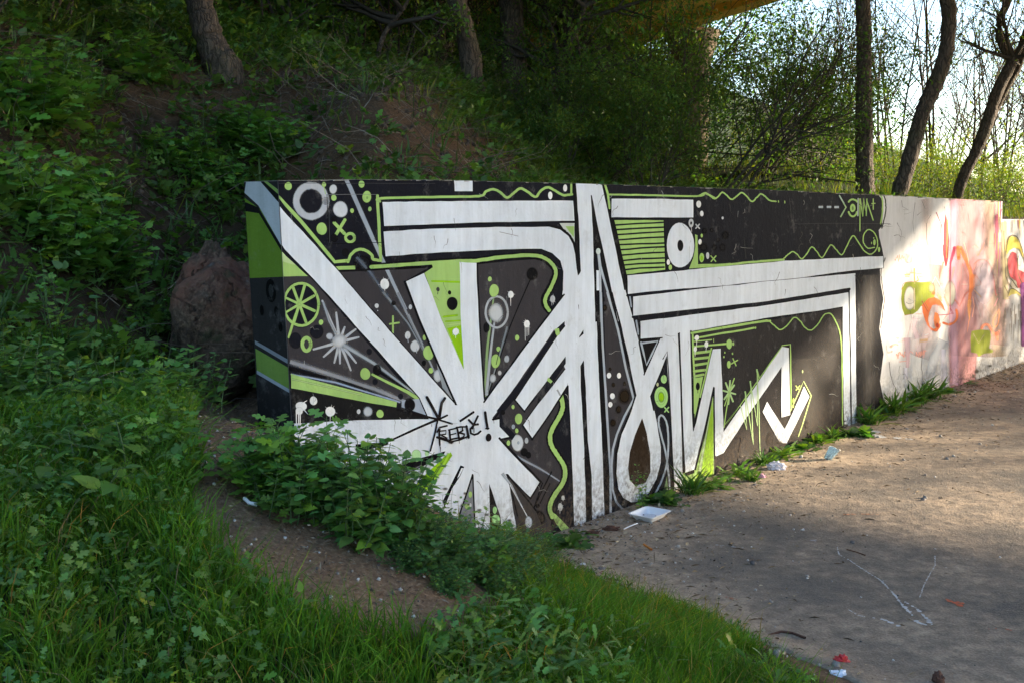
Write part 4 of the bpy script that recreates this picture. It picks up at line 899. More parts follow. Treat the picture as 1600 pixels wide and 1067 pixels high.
scrib(225, 530, 385, 24, 34, (0.82, 0.36, 0.28), 6, -0.05); scrib(400, 520, 490, 16, 32, (0.82, 0.36, 0.28), 6, 0.0); p.line([(225, 535), (245, 528)], 6, (0.82, 0.36, 0.28)); p.line([(250, 590), (340, 580)], 6, (0.82, 0.4, 0.33))
p.line([(320, 380), (330, 560), (325, 640)], 90, (0.80, 0.55, 0.62), 1.0, 40, alpha=0.7); p.line([(312, 640), (312, 740)], 50, (0.72, 0.70, 0.80), 1.0)
p.line([(640, 400), (560, 560), (500, 800)], 120, (0.52, 0.55, 0.62), 1.0, 160, alpha=0.75); p.line([(640, 480), (650, 760)], 70, (0.68, 0.66, 0.78), 1.0)  # grey washes here and below: part spray colour, part shade painted low down
p.line([(1600, 560), (1350, 620), (1150, 720)], 110, (0.45, 0.45, 0.46), 1.0, 60, alpha=0.6)
for q in ([(450, 430), (452, 560), (448, 650), (465, 690), (462, 760), (448, 800)], [(165, 590), (175, 690), (200, 780), (225, 830), (248, 890)]): p.line(q, 5, (0.1, 0.08, 0.08), 0.2, 3, amp=0.5)
p.use(1360, 290, 5.617)
for q in ([(275, 130), (285, 190), (330, 215)], [(390, 150), (370, 330), (380, 430)], [(495, 330), (493, 480), (505, 530)], [(450, 135), (480, 215)], [(150, 340), (180, 340)], [(860, 250), (868, 330)], [(795, 170), (812, 210)]): p.line(q, 3.5, (0.12, 0.11, 0.12), 0.2, 2, amp=0.5)
# streaks at the end of the tall wall
for k in range(26):
    x = prng.uniform(1085, 1160); y = prng.uniform(130, 600); l = prng.uniform(60, 260)
    p.line([(x, y), (x + prng.normal(0, 6), y + l)], prng.uniform(4, 9), [(0.45, 0.10, 0.22), (0.5, 0.42, 0.12), (0.2, 0.15, 0.16), (0.7, 0.3, 0.4)][k % 4], 0.4, 2)
p.line([(1110, 270), (1108, 430), (1112, 650)], 26, (0.5, 0.12, 0.2), 0.5, 8)
for k in range(30):
    x = prng.uniform(1120, 1340); y = prng.uniform(1020, 1250); p.line([(x, y), (x - 4, y + prng.uniform(50, 200))], prng.uniform(4, 7), (0.25, 0.2, 0.17), 0.4, 2)
# crisp thin outlines over the washes
p.use(1380, 380, 7.114); DR = (0.32, 0.05, 0.07)
for q in ([(868, 60), (930, 200), (985, 300), (1060, 400), (1085, 460), (1010, 492), (965, 600)], [(880, 230), (930, 350), (950, 470)], [(560, 690), (600, 690), (650, 720), (690, 755)], [(1000, 240), (1090, 185), (1170, 220), (1220, 350), (1250, 500), (1250, 600)], [(1085, 960), (1130, 900), (1190, 950), (1240, 990), (1300, 990)], [(925, 640), (905, 780), (850, 900)], [(510, 930), (590, 985), (640, 890)], [(205, 520), (250, 440), (530, 432), (578, 560)], [(240, 803), (330, 790)], [(1020, 20), (1060, 60)]): p.line(q, 5, (0.50, 0.16, 0.12), 0.25, 3, curve=True)
for q in ([(745, 400), (748, 730), (782, 790)], [(430, 645), (500, 765)], [(668, 20), (672, 120), (700, 262), (722, 100), (725, 20)], [(800, 50), (775, 140), (752, 230), (748, 400)]): p.line(q, 7, DR, 0.2, 4, curve=True)
p.line([(640, 250), (625, 400)], 6, (0.5, 0.2, 0.15), 0.3, 3)
# wear: small chips, scratches and fine cracks over the whole face
p.g = 'wear_marks'; p.use(0, 0, 1); p.k = 560
for k in range(150):
    x = prng.uniform(445, 1560); yt_ = np.interp(x, [434, 700, 1040, 1567], [284, 284, 293, 316]); yb_ = np.interp(x, [445, 860, 1060, 1568], [660, 850, 775, 585]); y = prng.uniform(yt_ + 4, yb_)
    pts = [(x, y)]; a = prng.choice([1.57, 1.57, 0.1, 1.2]) + prng.normal(0, 0.25)
    for i in range(prng.integers(2, 6)): a2 = a + prng.normal(0, 0.5); pts.append((pts[-1][0] + math.cos(a2) * 4, pts[-1][1] + math.sin(a2) * 5))
    p.line(pts, prng.uniform(0.4, 0.9), (0.10, 0.095, 0.09) if k % 3 else (0.45, 0.45, 0.44), 0.4, 0.2, amp=0.3, alpha=0.8)
for k in range(90):
    x = prng.uniform(440, 1560); y = np.interp(x, [434, 560, 700, 900, 1040, 1200, 1380, 1567], [283, 281.3, 282.3, 287.3, 291.8, 297.3, 305.3, 315.3]); p.line([(x, y + 0.4), (x + prng.uniform(2, 14), y + 0.7)], prng.uniform(0.5, 2.0), [(0.2, 0.19, 0.17), (0.34, 0.32, 0.30), (0.06, 0.07, 0.03)][k % 3], 0.5, 0.3)
for k in range(60):
    x = prng.uniform(500, 1560); y = np.interp(x, [500, 860, 1060, 1330, 1568], [700, 845, 772, 668, 582]) - prng.uniform(0, 22); p.disc((x, y), prng.uniform(1, 4), prng.uniform(0.8, 3), (0.10, 0.085, 0.07), 0.5, 0.8)
main_groups = p.groups; p.groups = {}
# ---- abstract yellow and red loops on the low wall
p.g = 'loop_mural_paint'
p.use(1360, 290, 5.617)
p.line([(1175, 320), (1175, 600), (1190, 1000)], 60, (0.6, 0.5, 0.3), 0.9)
p.poly([(1180, 570), (1200, 480), (1235, 445), (1280, 455), (1320, 520), (1345, 620), (1345, 640), (1310, 560), (1265, 545), (1220, 570), (1195, 610)], (0.62, 0.52, 0.10))
p.poly([(1215, 640), (1245, 580), (1280, 600), (1290, 680), (1300, 740), (1345, 760), (1400, 800), (1400, 900), (1300, 900), (1270, 840), (1225, 800), (1205, 700)], (0.62, 0.10, 0.12))
p.disc((1260, 868), 26, 36, (0.7, 0.62, 0.5)); p.disc((1310, 660), 16, 46, (0.78, 0.74, 0.68))
p.poly([(1205, 980), (1235, 905), (1280, 910), (1330, 960), (1340, 1000), (1290, 950), (1240, 960)], (0.6, 0.52, 0.14))
for q in ([(1190, 590), (1205, 490), (1240, 440), (1290, 460), (1330, 560), (1360, 700)], [(1200, 640), (1210, 780), (1250, 840), (1290, 900)], [(1170, 400), (1180, 600), (1190, 800), (1240, 900)], [(1175, 880), (1210, 950)], [(1290, 640), (1300, 780), (1340, 880), (1380, 960)], [(1205, 980), (1240, 905), (1330, 960)]): p.line(q, 8, (0.16, 0.13, 0.08), 0.3, curve=True)
for k in range(16): 
    x = prng.uniform(1175, 1400); p.line([(x, 305), (x + 5, 305 + prng.uniform(60, 160))], 6, [(0.6, 0.5, 0.12), (0.6, 0.12, 0.2), (0.3, 0.3, 0.3)][k % 3], 0.4, 2)
p.line([(1345, 880), (1350, 1150), (1340, 1400)], 60, (0.22, 0.06, 0.22), 0.6, 30)
low_groups = p.groups
p.groups = main_groups; p.finish(wall); p.groups = low_groups; p.finish(low)

# ---- paint on the end face of the wall (plane across the wall's thickness), greens darkened to imitate the shade there
emb = MB()
def endface(pts, col, lay, alphas=None):
    """pts in (u, z): u = 0 at the front corner, 1 at the back corner"""
    P = []
    for u, z in pts:
        s = float(end_s(z)) - 0.001 - lay * 0.0002; x, y = xy(s, -THICK * u); P.append((x, y, z))
    f = tessellate_polygon([[Vector((a, b, 0)) for a, b in pts]])
    c = np.zeros((len(P), 4)); c[:, :3] = col; c[:, 3] = 1
    emb.add(P, np.array(f), c)
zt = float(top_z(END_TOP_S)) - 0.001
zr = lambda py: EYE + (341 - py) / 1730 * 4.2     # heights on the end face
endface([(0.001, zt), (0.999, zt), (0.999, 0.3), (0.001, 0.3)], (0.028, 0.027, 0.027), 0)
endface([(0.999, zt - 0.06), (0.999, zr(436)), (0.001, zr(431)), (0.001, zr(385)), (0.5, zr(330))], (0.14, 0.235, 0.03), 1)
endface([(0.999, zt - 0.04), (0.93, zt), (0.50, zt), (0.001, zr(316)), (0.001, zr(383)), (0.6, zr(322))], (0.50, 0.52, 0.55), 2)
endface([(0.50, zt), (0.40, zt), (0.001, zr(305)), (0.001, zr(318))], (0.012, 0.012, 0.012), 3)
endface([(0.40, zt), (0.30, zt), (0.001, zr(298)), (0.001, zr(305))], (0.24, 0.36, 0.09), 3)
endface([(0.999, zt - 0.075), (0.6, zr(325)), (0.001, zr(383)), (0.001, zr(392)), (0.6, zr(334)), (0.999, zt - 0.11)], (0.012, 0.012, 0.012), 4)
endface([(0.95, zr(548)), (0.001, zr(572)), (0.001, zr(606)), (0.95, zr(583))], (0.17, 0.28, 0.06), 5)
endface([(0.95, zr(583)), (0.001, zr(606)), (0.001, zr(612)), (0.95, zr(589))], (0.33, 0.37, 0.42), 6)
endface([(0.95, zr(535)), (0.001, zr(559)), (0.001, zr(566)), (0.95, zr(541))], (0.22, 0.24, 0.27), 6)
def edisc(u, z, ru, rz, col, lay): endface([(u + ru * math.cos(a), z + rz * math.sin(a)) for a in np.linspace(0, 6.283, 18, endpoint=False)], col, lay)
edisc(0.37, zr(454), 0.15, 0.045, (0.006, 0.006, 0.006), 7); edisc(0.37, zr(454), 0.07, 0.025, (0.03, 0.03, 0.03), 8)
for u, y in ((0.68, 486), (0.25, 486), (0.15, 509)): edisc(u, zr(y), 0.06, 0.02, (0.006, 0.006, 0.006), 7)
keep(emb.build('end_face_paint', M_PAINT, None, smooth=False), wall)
# ------------------------------------------------------------------ concrete bridge passing over the path, its far edge throws the big shadow
def build_bridge():
    m_deck = plain_mat('ochre_concrete', (0.72, 0.42, 0.13), 0.85, 0.2, 0.15, 3, 0.3, 0.02)
    m_pier = plain_mat('stained_concrete', (0.13, 0.10, 0.065), 0.9, 0.2, 0.3, 2.5, 0.4, 0.02)
    b = empty('bridge', (4.45, 27.0, 1.5), 'ochre concrete bridge passing overhead behind the trees at the top', 'bridge')
    ZB, ZT = 6.10, 6.65
    edge = np.array([(60, -20.9), (38, -2.85), (21.89, 10.5), (17.0, 14.45), (11.4, 18.5), (5.56, 22.8), (4.45, 25.7), (0.5, 36.2), (-6, 52), (-14, 75)], float)
    tn = np.gradient(edge, axis=0); tn /= np.linalg.norm(tn, axis=1)[:, None]; nn = np.stack([-tn[:, 1], tn[:, 0]], 1)
    nn = np.where((nn @ np.array([-0.6, -0.77]) > 0)[:, None], nn, -nn)
    def slab(name, o0, o1, z0, z1, mat):
        A = edge + nn * o0; B = edge + nn * o1; n = len(edge); V = []
        for q, z in ((A, z0), (B, z0), (B, z1), (A, z1)): V.append(np.hstack([q, np.full((n, 1), z)]))
        V = np.concatenate(V); f = []; i = np.arange(n - 1)
        for k in range(4):
            a = k * n + i; c = ((k + 1) % 4) * n + i
            f += [np.stack([a, a + 1, c + 1], -1), np.stack([a, c + 1, c], -1)]
        mb = MB(); mb.add(V, np.concatenate(f)); keep(mb.build(name, mat, None, smooth=False), b)
    slab('deck', 0.05, 16.0, ZB + 0.06, ZT - 0.04, m_deck); slab('edge_beam', 0.0, 0.45, ZB - 0.12, ZT, m_deck); slab('girder', 3.0, 3.8, ZB - 0.65, ZB + 0.05, m_deck)
    for x, y, w in ((4.30, 27.0, 0.42), (9.5, 9.0 + 14, 0.42), (22.0, 2.0, 0.42)):
        if x > 9 and x < 10: continue
        mb = MB(); z0 = float(hxy(x, y)) - 0.3
        if x > 20: z0 = -0.3
        v, f = tube([(x, y, z0), (x, y, 3), (x, y, 5.0), (x, y, 5.4), (x, y, ZB - 0.1)], [w, w, w, w * 1.15, w * 1.6], 20); mb.add(v, f)
        keep(mb.build('pier', m_pier, None), b)
build_bridge()
# ------------------------------------------------------------------ vegetation builders
M_LEAF = leaf_mat('green_leaves', 0.42, 0.5); M_HERB = leaf_mat('herb_leaves', 0.32, 0.42); M_GRASS = leaf_mat('grass_blades', 0.35, 0.6, spec=0.12)
M_BARK = bark_mat('rough_bark', (0.045, 0.033, 0.024), (0.16, 0.12, 0.09)); M_TWIG = attr_mat('twigs', 0.85, 40, 0.7, 1.25)
LEAF_V = np.array([(0, 0, 0), (0.45, 0.27, 0.07), (1, 0, -0.05), (0.45, -0.27, 0.07)], float); LEAF_F = np.array([(0, 2, 1), (0, 3, 2)])
def outline_leaf(prof, droop=0.18, fold=0.10):
    """leaf from a half outline [(x, w)...]: two halves meeting at a folded midrib"""
    xs = np.array([a for a, b in prof]); ws = np.array([b for a, b in prof]); n = len(xs)
    z = -droop * xs ** 2
    mid = np.stack([xs, 0 * xs, z], 1); L = np.stack([xs - 0.04 * ws, ws, z + fold * ws * 2 - 0.25 * ws * ws], 1); R = L * np.array([1, -1, 1])
    V = np.concatenate([mid, L, R]); F = []
    for i in range(n - 1):
        F += [(i, i + 1, n + i + 1), (i, n + i + 1, n + i), (i, 2 * n + i + 1, i + 1), (i, 2 * n + i, 2 * n + i + 1)]
    return V, np.array(F)
NETTLE = outline_leaf([(0, 0.02), (0.05, 0.20), (0.12, 0.27), (0.16, 0.25), (0.26, 0.33), (0.30, 0.29), (0.42, 0.31), (0.46, 0.26), (0.58, 0.25), (0.62, 0.20), (0.75, 0.15), (0.80, 0.10), (1.0, 0.0)])
LOBED = outline_leaf([(0, 0.015), (0.12, 0.05), (0.2, 0.30), (0.30, 0.36), (0.36, 0.18), (0.44, 0.12), (0.55, 0.34), (0.68, 0.36), (0.74, 0.16), (0.84, 0.20), (0.94, 0.12), (1.0, 0.0)], 0.12, 0.06)
NARROW = outline_leaf([(0, 0.02), (0.2, 0.09), (0.5, 0.12), (0.8, 0.07), (1.0, 0.0)], 0.35, 0.12)
JAGGED = outline_leaf([(0, 0.02), (0.2, 0.05), (0.3, 0.15), (0.36, 0.06), (0.5, 0.17), (0.56, 0.07), (0.72, 0.17), (0.80, 0.10), (0.9, 0.13), (1.0, 0.0)], 0.45, 0.05)
def rdir(rng, n, up=0.0):
    v = rng.normal(size=(n, 3)); v /= np.linalg.norm(v, axis=1)[:, None]; v[:, 2] += up
    return v / np.linalg.norm(v, axis=1)[:, None]
def tint(rng, n, base, var=0.25, yellow=0.0):
    base = np.array(base); k = 1 + var * (rng.random((n, 1)) - 0.5) * 2
    c = base[None] * k; c[:, 0] *= 1 + 0.5 * (rng.random(n) - 0.5); c[:, 2] *= 1 + 0.6 * (rng.random(n) - 0.5)
    y = rng.random(n) < yellow; c[y] = c[y] * np.array([2.2, 1.5, 0.8])
    return c
def grow(mb, nodes, p, d, L, r, lvl, rng, kids=(6, 5), curl=0.35, up=0.15, sides=5, col=(0.05, 0.04, 0.03), ratio=0.5, leafstart=0.3, seg=6):
    pts = [np.array(p, float)]; d = np.array(d, float)
    for i in range(seg):
        d = d + rng.normal(0, curl / seg ** 0.5 * 0.6, 3) + np.array([0, 0, up / seg]); d /= np.linalg.norm(d); pts.append(pts[-1] + d * L / seg)
    P = np.array(pts); R = np.linspace(r, r * 0.35, seg + 1)
    v, f = tube(P, R, sides if lvl < 2 else 3); mb.add(v, f, tuple(np.array(col) * rng.uniform(0.75, 1.3)))
    T = np.gradient(P, axis=0); T /= np.linalg.norm(T, axis=1)[:, None]
    if lvl >= len(kids):
        m = 5
        for q in np.linspace(leafstart, 1, m):
            x = q * seg; i = min(int(x), seg - 1); w = x - i; nodes.append((*(P[i] * (1 - w) + P[i + 1] * w), *T[i]))
        return
    for k in range(kids[lvl]):
        q = rng.uniform(0.25, 1.0) if lvl else rng.uniform(0.3, 1.0)
        x = q * seg; i = min(int(x), seg - 1); w = x - i; b = P[i] * (1 - w) + P[i + 1] * w
        pd = rng.normal(size=3); pd -= pd @ T[i] * T[i]; pd /= np.linalg.norm(pd)
        nd = T[i] * rng.uniform(0.5, 1.0) + pd * rng.uniform(0.5, 0.9); nd /= np.linalg.norm(nd)
        grow(mb, nodes, b, nd, L * ratio * rng.uniform(0.7, 1.25) * (1.15 - 0.4 * q), r * (1 - 0.6 * q) * 0.6, lvl + 1, rng, kids, curl, up * 0.6, sides, col, ratio, leafstart, max(3, seg - 2))
def leaves_at(mb, nodes, rng, per, size, base, var=0.3, tmpl=(LEAF_V, LEAF_F), spread=0.05, yellow=0.05, flat=0.6):
    N = np.array(nodes); N = np.repeat(N, per, axis=0); n = len(N)
    pos = N[:, :3] + rng.normal(0, spread, (n, 3))
    u = N[:, 3:] * 0.5 + rdir(rng, n); nrm = rdir(rng, n) * (1 - flat) + np.array([0, 0, flat])
    M = frames(u, nrm); scatter(mb, *tmpl, M, pos, size * rng.uniform(0.55, 1.25, n), tint(rng, n, base, var, yellow))

# --- prototype bushes: (stems mesh, foliage mesh)
def bush_proto(seed, h, spread, stems, kids, per, leaf, base, r=0.014, up=0.2, curl=0.5, yellow=0.05, lean=(0, 0), col=(0.05, 0.04, 0.03)):
    rng = np.random.default_rng(seed); s = MB(); l = MB(); nodes = []
    for i in range(stems):
        a = rng.uniform(0, 6.283); d = np.array([math.cos(a) * spread + lean[0], math.sin(a) * spread + lean[1], 1.0]); d /= np.linalg.norm(d)
        grow(s, nodes, (rng.normal(0, 0.08), rng.normal(0, 0.08), -0.1), d, h * rng.uniform(0.75, 1.15), r, 0, rng, kids, curl, up, 5, col)
    leaves_at(l, nodes, rng, per, leaf, base, yellow=yellow)
    return s.mesh('stems', M_TWIG), l.mesh('foliage', M_LEAF), len(nodes)
DG = (0.075, 0.145, 0.032); MG = (0.10, 0.19, 0.035); YG = (0.12, 0.185, 0.035)  # leaf tones hold light too: deeper in the shaded wood, yellower where sunlit
PROTO = {
    'dense': bush_proto(1, 1.9, 0.55, 11, (7, 5), 5, 0.062, DG),
    'dense2': bush_proto(2, 1.9, 0.8, 9, (8, 5), 5, 0.055, MG, up=0.0),
    'low': bush_proto(3, 0.8, 0.9, 12, (5, 3), 6, 0.055, DG, r=0.008),
    'open': bush_proto(4, 3.2, 0.30, 8, (7, 5), 2, 0.060, MG, r=0.016, curl=0.35, up=0.5, yellow=0.1),
    'arch': bush_proto(5, 2.7, 0.35, 6, (8, 5), 3, 0.055, DG, r=0.022, lean=(0.75, 0), up=-0.15),
    'spring': bush_proto(6, 5.0, 0.22, 4, (8, 5), 2, 0.05, YG, r=0.030, curl=0.35, up=0.7, yellow=0.2, col=(0.06, 0.045, 0.035)),
    'spring2': bush_proto(7, 6.0, 0.10, 2, (10, 6), 2, 0.05, YG, r=0.05, curl=0.4, up=0.8, yellow=0.2, col=(0.06, 0.045, 0.035)),
    'bare': bush_proto(8, 6.5, 0.12, 3, (10, 6), 1, 0.042, YG, r=0.035, curl=0.3, up=0.9, yellow=0.3, col=(0.055, 0.04, 0.035)),
    'sunny': bush_proto(9, 1.7, 0.7, 9, (6, 4), 3, 0.055, YG, r=0.010, yellow=0.2),
}
def put_bush(kind, loc, scale, rz, label, cat, group=None, name='bush', tilt=0.0):
    st, fo, _ = PROTO[kind]; e = empty(name, loc, label, cat, group, rz); e.scale = (scale, scale, scale * (1 + 0.0)); e.rotation_euler = (tilt, 0, rz)
    for nm, me in (('stems', st), ('foliage', fo)):
        o = bpy.data.objects.new(nm, me); COL.objects.link(o); o.parent = e
    return e
# --- trunks drawn through picture columns at a given distance
def P3(px, py, t):
    r = ray(px, py); r = r / r[1]; return r * t + np.array([0, 0, EYE])
def trunk_tree(name, label, pts, t, group=None, limbs=(), crown=None, seed=0, sink=0.5, leaf=None, cat='tree'):
    """pts = [(px, py, width px)...] from the ground up"""
    rng = np.random.default_rng(seed); q = np.array(pts, float)
    P = np.array([P3(a, b, t) for a, b, w in pts]); R = q[:, 2] / 1730 * t / 2
    g = float(hxy(P[0, 0], P[0, 1])); 
    P = np.vstack([[P[0, 0], P[0, 1], min(g, P[0, 2]) - sink], P]); R = np.concatenate([[R[0] * 1.25], R])
    def dense(P, R, n=6):
        x = np.arange(len(P)); xi = np.linspace(0, len(P) - 1, (len(P) - 1) * n + 1)
        Q = np.vstack([2 * P[0] - P[1], P, 2 * P[-1] - P[-2]]); out = []
        for v in xi:
            i = min(int(v), len(P) - 2); w = v - i; a, b, c, d = Q[i], Q[i + 1], Q[i + 2], Q[i + 3]
            out.append(0.5 * (2 * b + (c - a) * w + (2 * a - 5 * b + 4 * c - d) * w * w + (-a + 3 * b - 3 * c + d) * w ** 3))
        return np.array(out), np.interp(xi, x, R)
    e = empty(name, tuple(P[1]), label, cat, group); mb = MB()
    D, RR = dense(P, R); RR = RR * (1 + 0.05 * rng.normal(size=len(RR)))
    v, f = tube(D, RR, 24, bump=0.05, rng=rng); mb.add(v, f, (0.06, 0.045, 0.035)); keep(mb.build('trunk', M_BARK, None), e)
    for lm in limbs:
        LQ = np.array([P3(a, b, t + o) for a, b, w, o in lm]); LR = np.array([w for a, b, w, o in lm]) / 1730 * t / 2
        D2, R2 = dense(LQ, LR); mb = MB(); v, f = tube(D2, R2, 9, bump=0.12, rng=rng); mb.add(v, f, (0.06, 0.045, 0.035)); keep(mb.build('limb', M_BARK, None), e)
    if crown:
        cm = MB(); lm = MB(); nodes = []
        z0, n, L, col, lsz, per = crown
        for i in range(n):
            k = rng.uniform(0.45, 1.0); x = k * (len(D) - 1); i0 = min(int(x), len(D) - 2); b = D[i0]
            if b[2] < z0: b = D[-1]
            a = rng.uniform(0, 6.283); d = np.array([math.cos(a), math.sin(a), rng.uniform(-0.1, 0.8)]); d /= np.linalg.norm(d)
            grow(cm, nodes, b, d, L * rng.uniform(0.6, 1.2), 0.03, 0, rng, (6, 4), 0.4, 0.2, 4)
        leaves_at(lm, nodes, rng, per, lsz, col)
        keep(cm.build('branches', M_TWIG, None), e); keep(lm.build('crown', M_LEAF, None), e)
    return e
# ------------------------------------------------------------------ trees that stand out
trunk_tree('tree', 'straight dark trunk standing behind the wall where the black paint meets the pale paint', [(1352, 308, 30), (1351, 270, 27), (1350, 200, 26), (1350, 120, 24), (1350, 50, 23), (1348, 0, 22), (1346, -120, 20), (1344, -300, 17)], 12.5, crown=(5.6, 8, 1.4, MG, 0.07, 3), seed=11)
trunk_tree('tree', 'bent dark trunk leaning right above the shaded end of the pale paint', [(1404, 312, 26), (1414, 275, 24), (1428, 225, 23), (1442, 175, 23), (1460, 135, 25), (1475, 95, 23), (1481, 60, 21), (1483, 20, 23), (1478, -20, 22), (1474, -140, 19), (1480, -300, 15)], 12.0, crown=(5.8, 7, 1.3, MG, 0.07, 2), seed=12)
trunk_tree('tree', 'forked crooked tree rising above the pink end of the wall', [(1496, 312, 16), (1506, 275, 17), (1524, 240, 17), (1540, 200, 18), (1556, 150, 18), (1575, 110, 17), (1584, 92, 17)], 14.0,
           limbs=[[(1582, 96, 13, 0), (1568, 76, 12, 0), (1561, 50, 11, 0), (1565, 25, 11, 0), (1574, 5, 11, 0), (1590, -40, 10, 0), (1585, -120, 8, 0)], [(1583, 94, 11, 0), (1596, 70, 10, 0.1), (1606, 40, 9, 0.2), (1625, 0, 8, 0.3)], [(1528, 234, 10, 0), (1552, 180, 11, 0.2), (1572, 140, 10, 0.2), (1592, 105, 10, 0.3), (1602, 60, 8, 0.3), (1612, 0, 7, 0.3)]], crown=(3.6, 7, 0.9, YG, 0.05, 1), seed=13)
trunk_tree('tree', 'large trunk with spreading roots on the bank at upper left', [(350, 118, 60), (342, 98, 50), (328, 62, 44), (318, 30, 42), (312, 0, 40), (306, -120, 34), (300, -300, 26)], 8.2, seed=14, crown=(5.5, 6, 1.5, DG, 0.07, 3))
trunk_tree('tree', 'leaning trunk at the right end of the bare earth bluff', [(746, 242, 40), (745, 200, 36), (741, 140, 34), (735, 90, 33), (724, 40, 31), (714, 0, 30), (700, -100, 26), (690, -260, 20)], 10.5, seed=15, crown=(4.8, 8, 1.4, MG, 0.07, 4))
trunk_tree('tree', 'thick upright trunk just right of the leaning one', [(806, 172, 42), (804, 120, 38), (802, 60, 37), (798, 0, 36), (794, -150, 30)], 12.5, seed=16, crown=(5, 8, 1.6, DG, 0.07, 4))
trunk_tree('tree', 'slim pale trunk between the mossy bank and the leaning tree', [(690, 112, 20), (688, 60, 18), (686, 0, 17), (684, -120, 14)], 14.5, seed=17, crown=(5, 6, 1.4, MG, 0.07, 3))
trunk_tree('sapling', 'thin curved sapling on top of the bank in the middle', [(588, 112, 8), (592, 80, 7.5), (603, 50, 7), (622, 25, 6), (640, -5, 5), (650, -60, 4)], 10.5, seed=18, crown=(3.2, 8, 0.8, MG, 0.055, 3), cat='tree')
trunk_tree('sapling', 'slender dark stem between the thick trunk and the bridge pier', [(878, 292, 12), (882, 200, 10), (880, 120, 10), (884, 40, 9), (880, -40, 8), (884, -120, 6)], 12.5, seed=19, crown=(2.2, 14, 1.0, DG, 0.055, 4))
trunk_tree('sapling', 'crooked stem bending right above the upper wall in the middle', [(845, 285, 12), (856, 210, 11), (858, 150, 10), (880, 90, 9), (905, 40, 8), (920, -20, 7)], 12.0, seed=20, crown=(2.2, 14, 1.0, MG, 0.055, 4))
# far wood on the right against the sky
rb = np.random.default_rng(77)
FAR = [('spring', 1395, 19, 0.75), ('spring2', 1380, 26, 0.9), ('bare', 1440, 21, 0.8), ('spring', 1470, 27, 0.9), ('spring2', 1515, 20, 0.65), ('bare', 1535, 28, 0.9), ('spring', 1562, 19, 0.65), ('spring2', 1590, 22, 0.8), ('bare', 1605, 18, 0.6), ('bare', 1320, 24, 0.8), ('spring', 1300, 30, 0.9), ('bare', 1262, 28, 0.9)]
for i, (k, px, t, s) in enumerate(FAR):
    b = at(px, t); put_bush(k, (b[0], b[1], b[2] - 0.1), s, rb.uniform(0, 6.28), 'thin young tree with sparse new leaves against the white sky', 'tree', 'young trees against the sky on the right', 'young_tree')
for i in range(13):
    px = rb.uniform(1180, 1750); t = rb.uniform(28, 60); b = at(px, t)
    put_bush(['spring', 'spring2', 'sunny'][i % 3], (b[0], b[1], b[2] - 0.1), rb.uniform(0.9, 1.3) * (2.0 if i % 3 == 2 else 1), rb.uniform(0, 6.28), 'far leafy tree in the pale green wood beyond the wall', 'tree', 'far trees of the pale green wood', 'far_tree')
for i, (px, t, s, k) in enumerate([(1400, 15.5, 0.55, 'sunny'), (1450, 16, 0.6, 'sunny'), (1500, 16.5, 0.55, 'sunny'), (1545, 15, 0.6, 'sunny'), (1590, 14.5, 0.6, 'sunny'), (1375, 18, 0.7, 'sunny'), (1430, 20, 0.7, 'sunny'), (1520, 20, 0.75, 'sunny'), (1600, 18, 0.8, 'sunny'), (1290, 18, 0.7, 'sunny')]):
    b = at(px, t); put_bush(k, (b[0], b[1], b[2] - 0.1), s, rb.uniform(0, 6.28), 'sunlit yellow-green shrub just over the pale end of the wall', 'shrub', 'sunlit shrubs beyond the pale end of the wall', 'shrub')
# shrubs behind the black part of the wall
SH = [('arch', 1110, 12.0, 0.86, 0.1, 'arching leafy shrub behind the wall with branches sweeping right to the straight trunk'),
      ('arch', 1180, 13.5, 0.78, 0.4, 'arching shrub standing nearest the straight trunk, sky showing through its leaves'),
      ('dense', 1010, 10.8, 0.58, 1.2, 'dark dense shrub above the white triangle tops of the lettering'),
      ('dense2', 935, 11.5, 0.62, 2.2, 'dark bushy shrub left of the bridge pier'),
      ('dense', 880, 10.8, 0.5, 3.9, 'low dark shrub where the earth bank meets the wall top'),
      ('open', 1010, 14.5, 0.9, 0.5, 'tall open shrub with thin stems in front of the bridge pier'),
      ('open', 905, 14.0, 0.95, 1.9, 'tall open shrub with crossing stems right of the thick trunk'),
      ('dense2', 1092, 15.0, 1.05, 4.1, 'broad shrub half hiding the bridge pier'),
      ('arch', 960, 13.0, 0.85, 5.6, 'arching shrub leaning left of the bridge pier'),
      ('sunny', 1225, 18.5, 0.9, 0.0, 'slender shrub with upright stems under the bridge edge'),
      ('open', 1255, 15.5, 0.75, 2.0, 'open leafy shrub between the bridge edge and the straight trunk'),
      ('dense', 1265, 15.0, 0.75, 2.7, 'small rounded shrub beyond the sunlit grass mound'),
      ('dense2', 768, 13.4, 0.6, 0.4, 'leafy shrub between the leaning and the thick trunk'),
      ('low', 838, 9.9, 0.55, 0.4, 'low leafy shrub at the foot of the earth bank'),
      ('open', 640, 13.5, 1.1, 0.9, 'open shrub with light leaves on top of the bank'),
      ('open', 560, 12.0, 1.0, 2.9, 'open shrub on top of the bank left of the curved sapling'),
      ('open', 470, 11.0, 1.0, 3.3, 'twiggy shrub on top of the bank above the earth overhang'),
      ('dense2', 420, 10.5, 0.8, 5.3, 'leafy shrub right of the big rooted trunk'),
      ('open', 240, 9.5, 0.9, 4.5, 'twiggy shrub left of the big rooted trunk'),
      ('dense', 90, 7.6, 0.8, 1.5, 'dark shrub high on the left bank'),
      ('dense2', -20, 6.6, 0.7, 2.5, 'leafy shrub at the upper left corner')]
for k, px, t, s, rz, lab in SH:
    b = at(px, t); put_bush(k, (b[0], b[1], b[2] - 0.05), s, rz, lab, 'shrub', None, 'shrub')
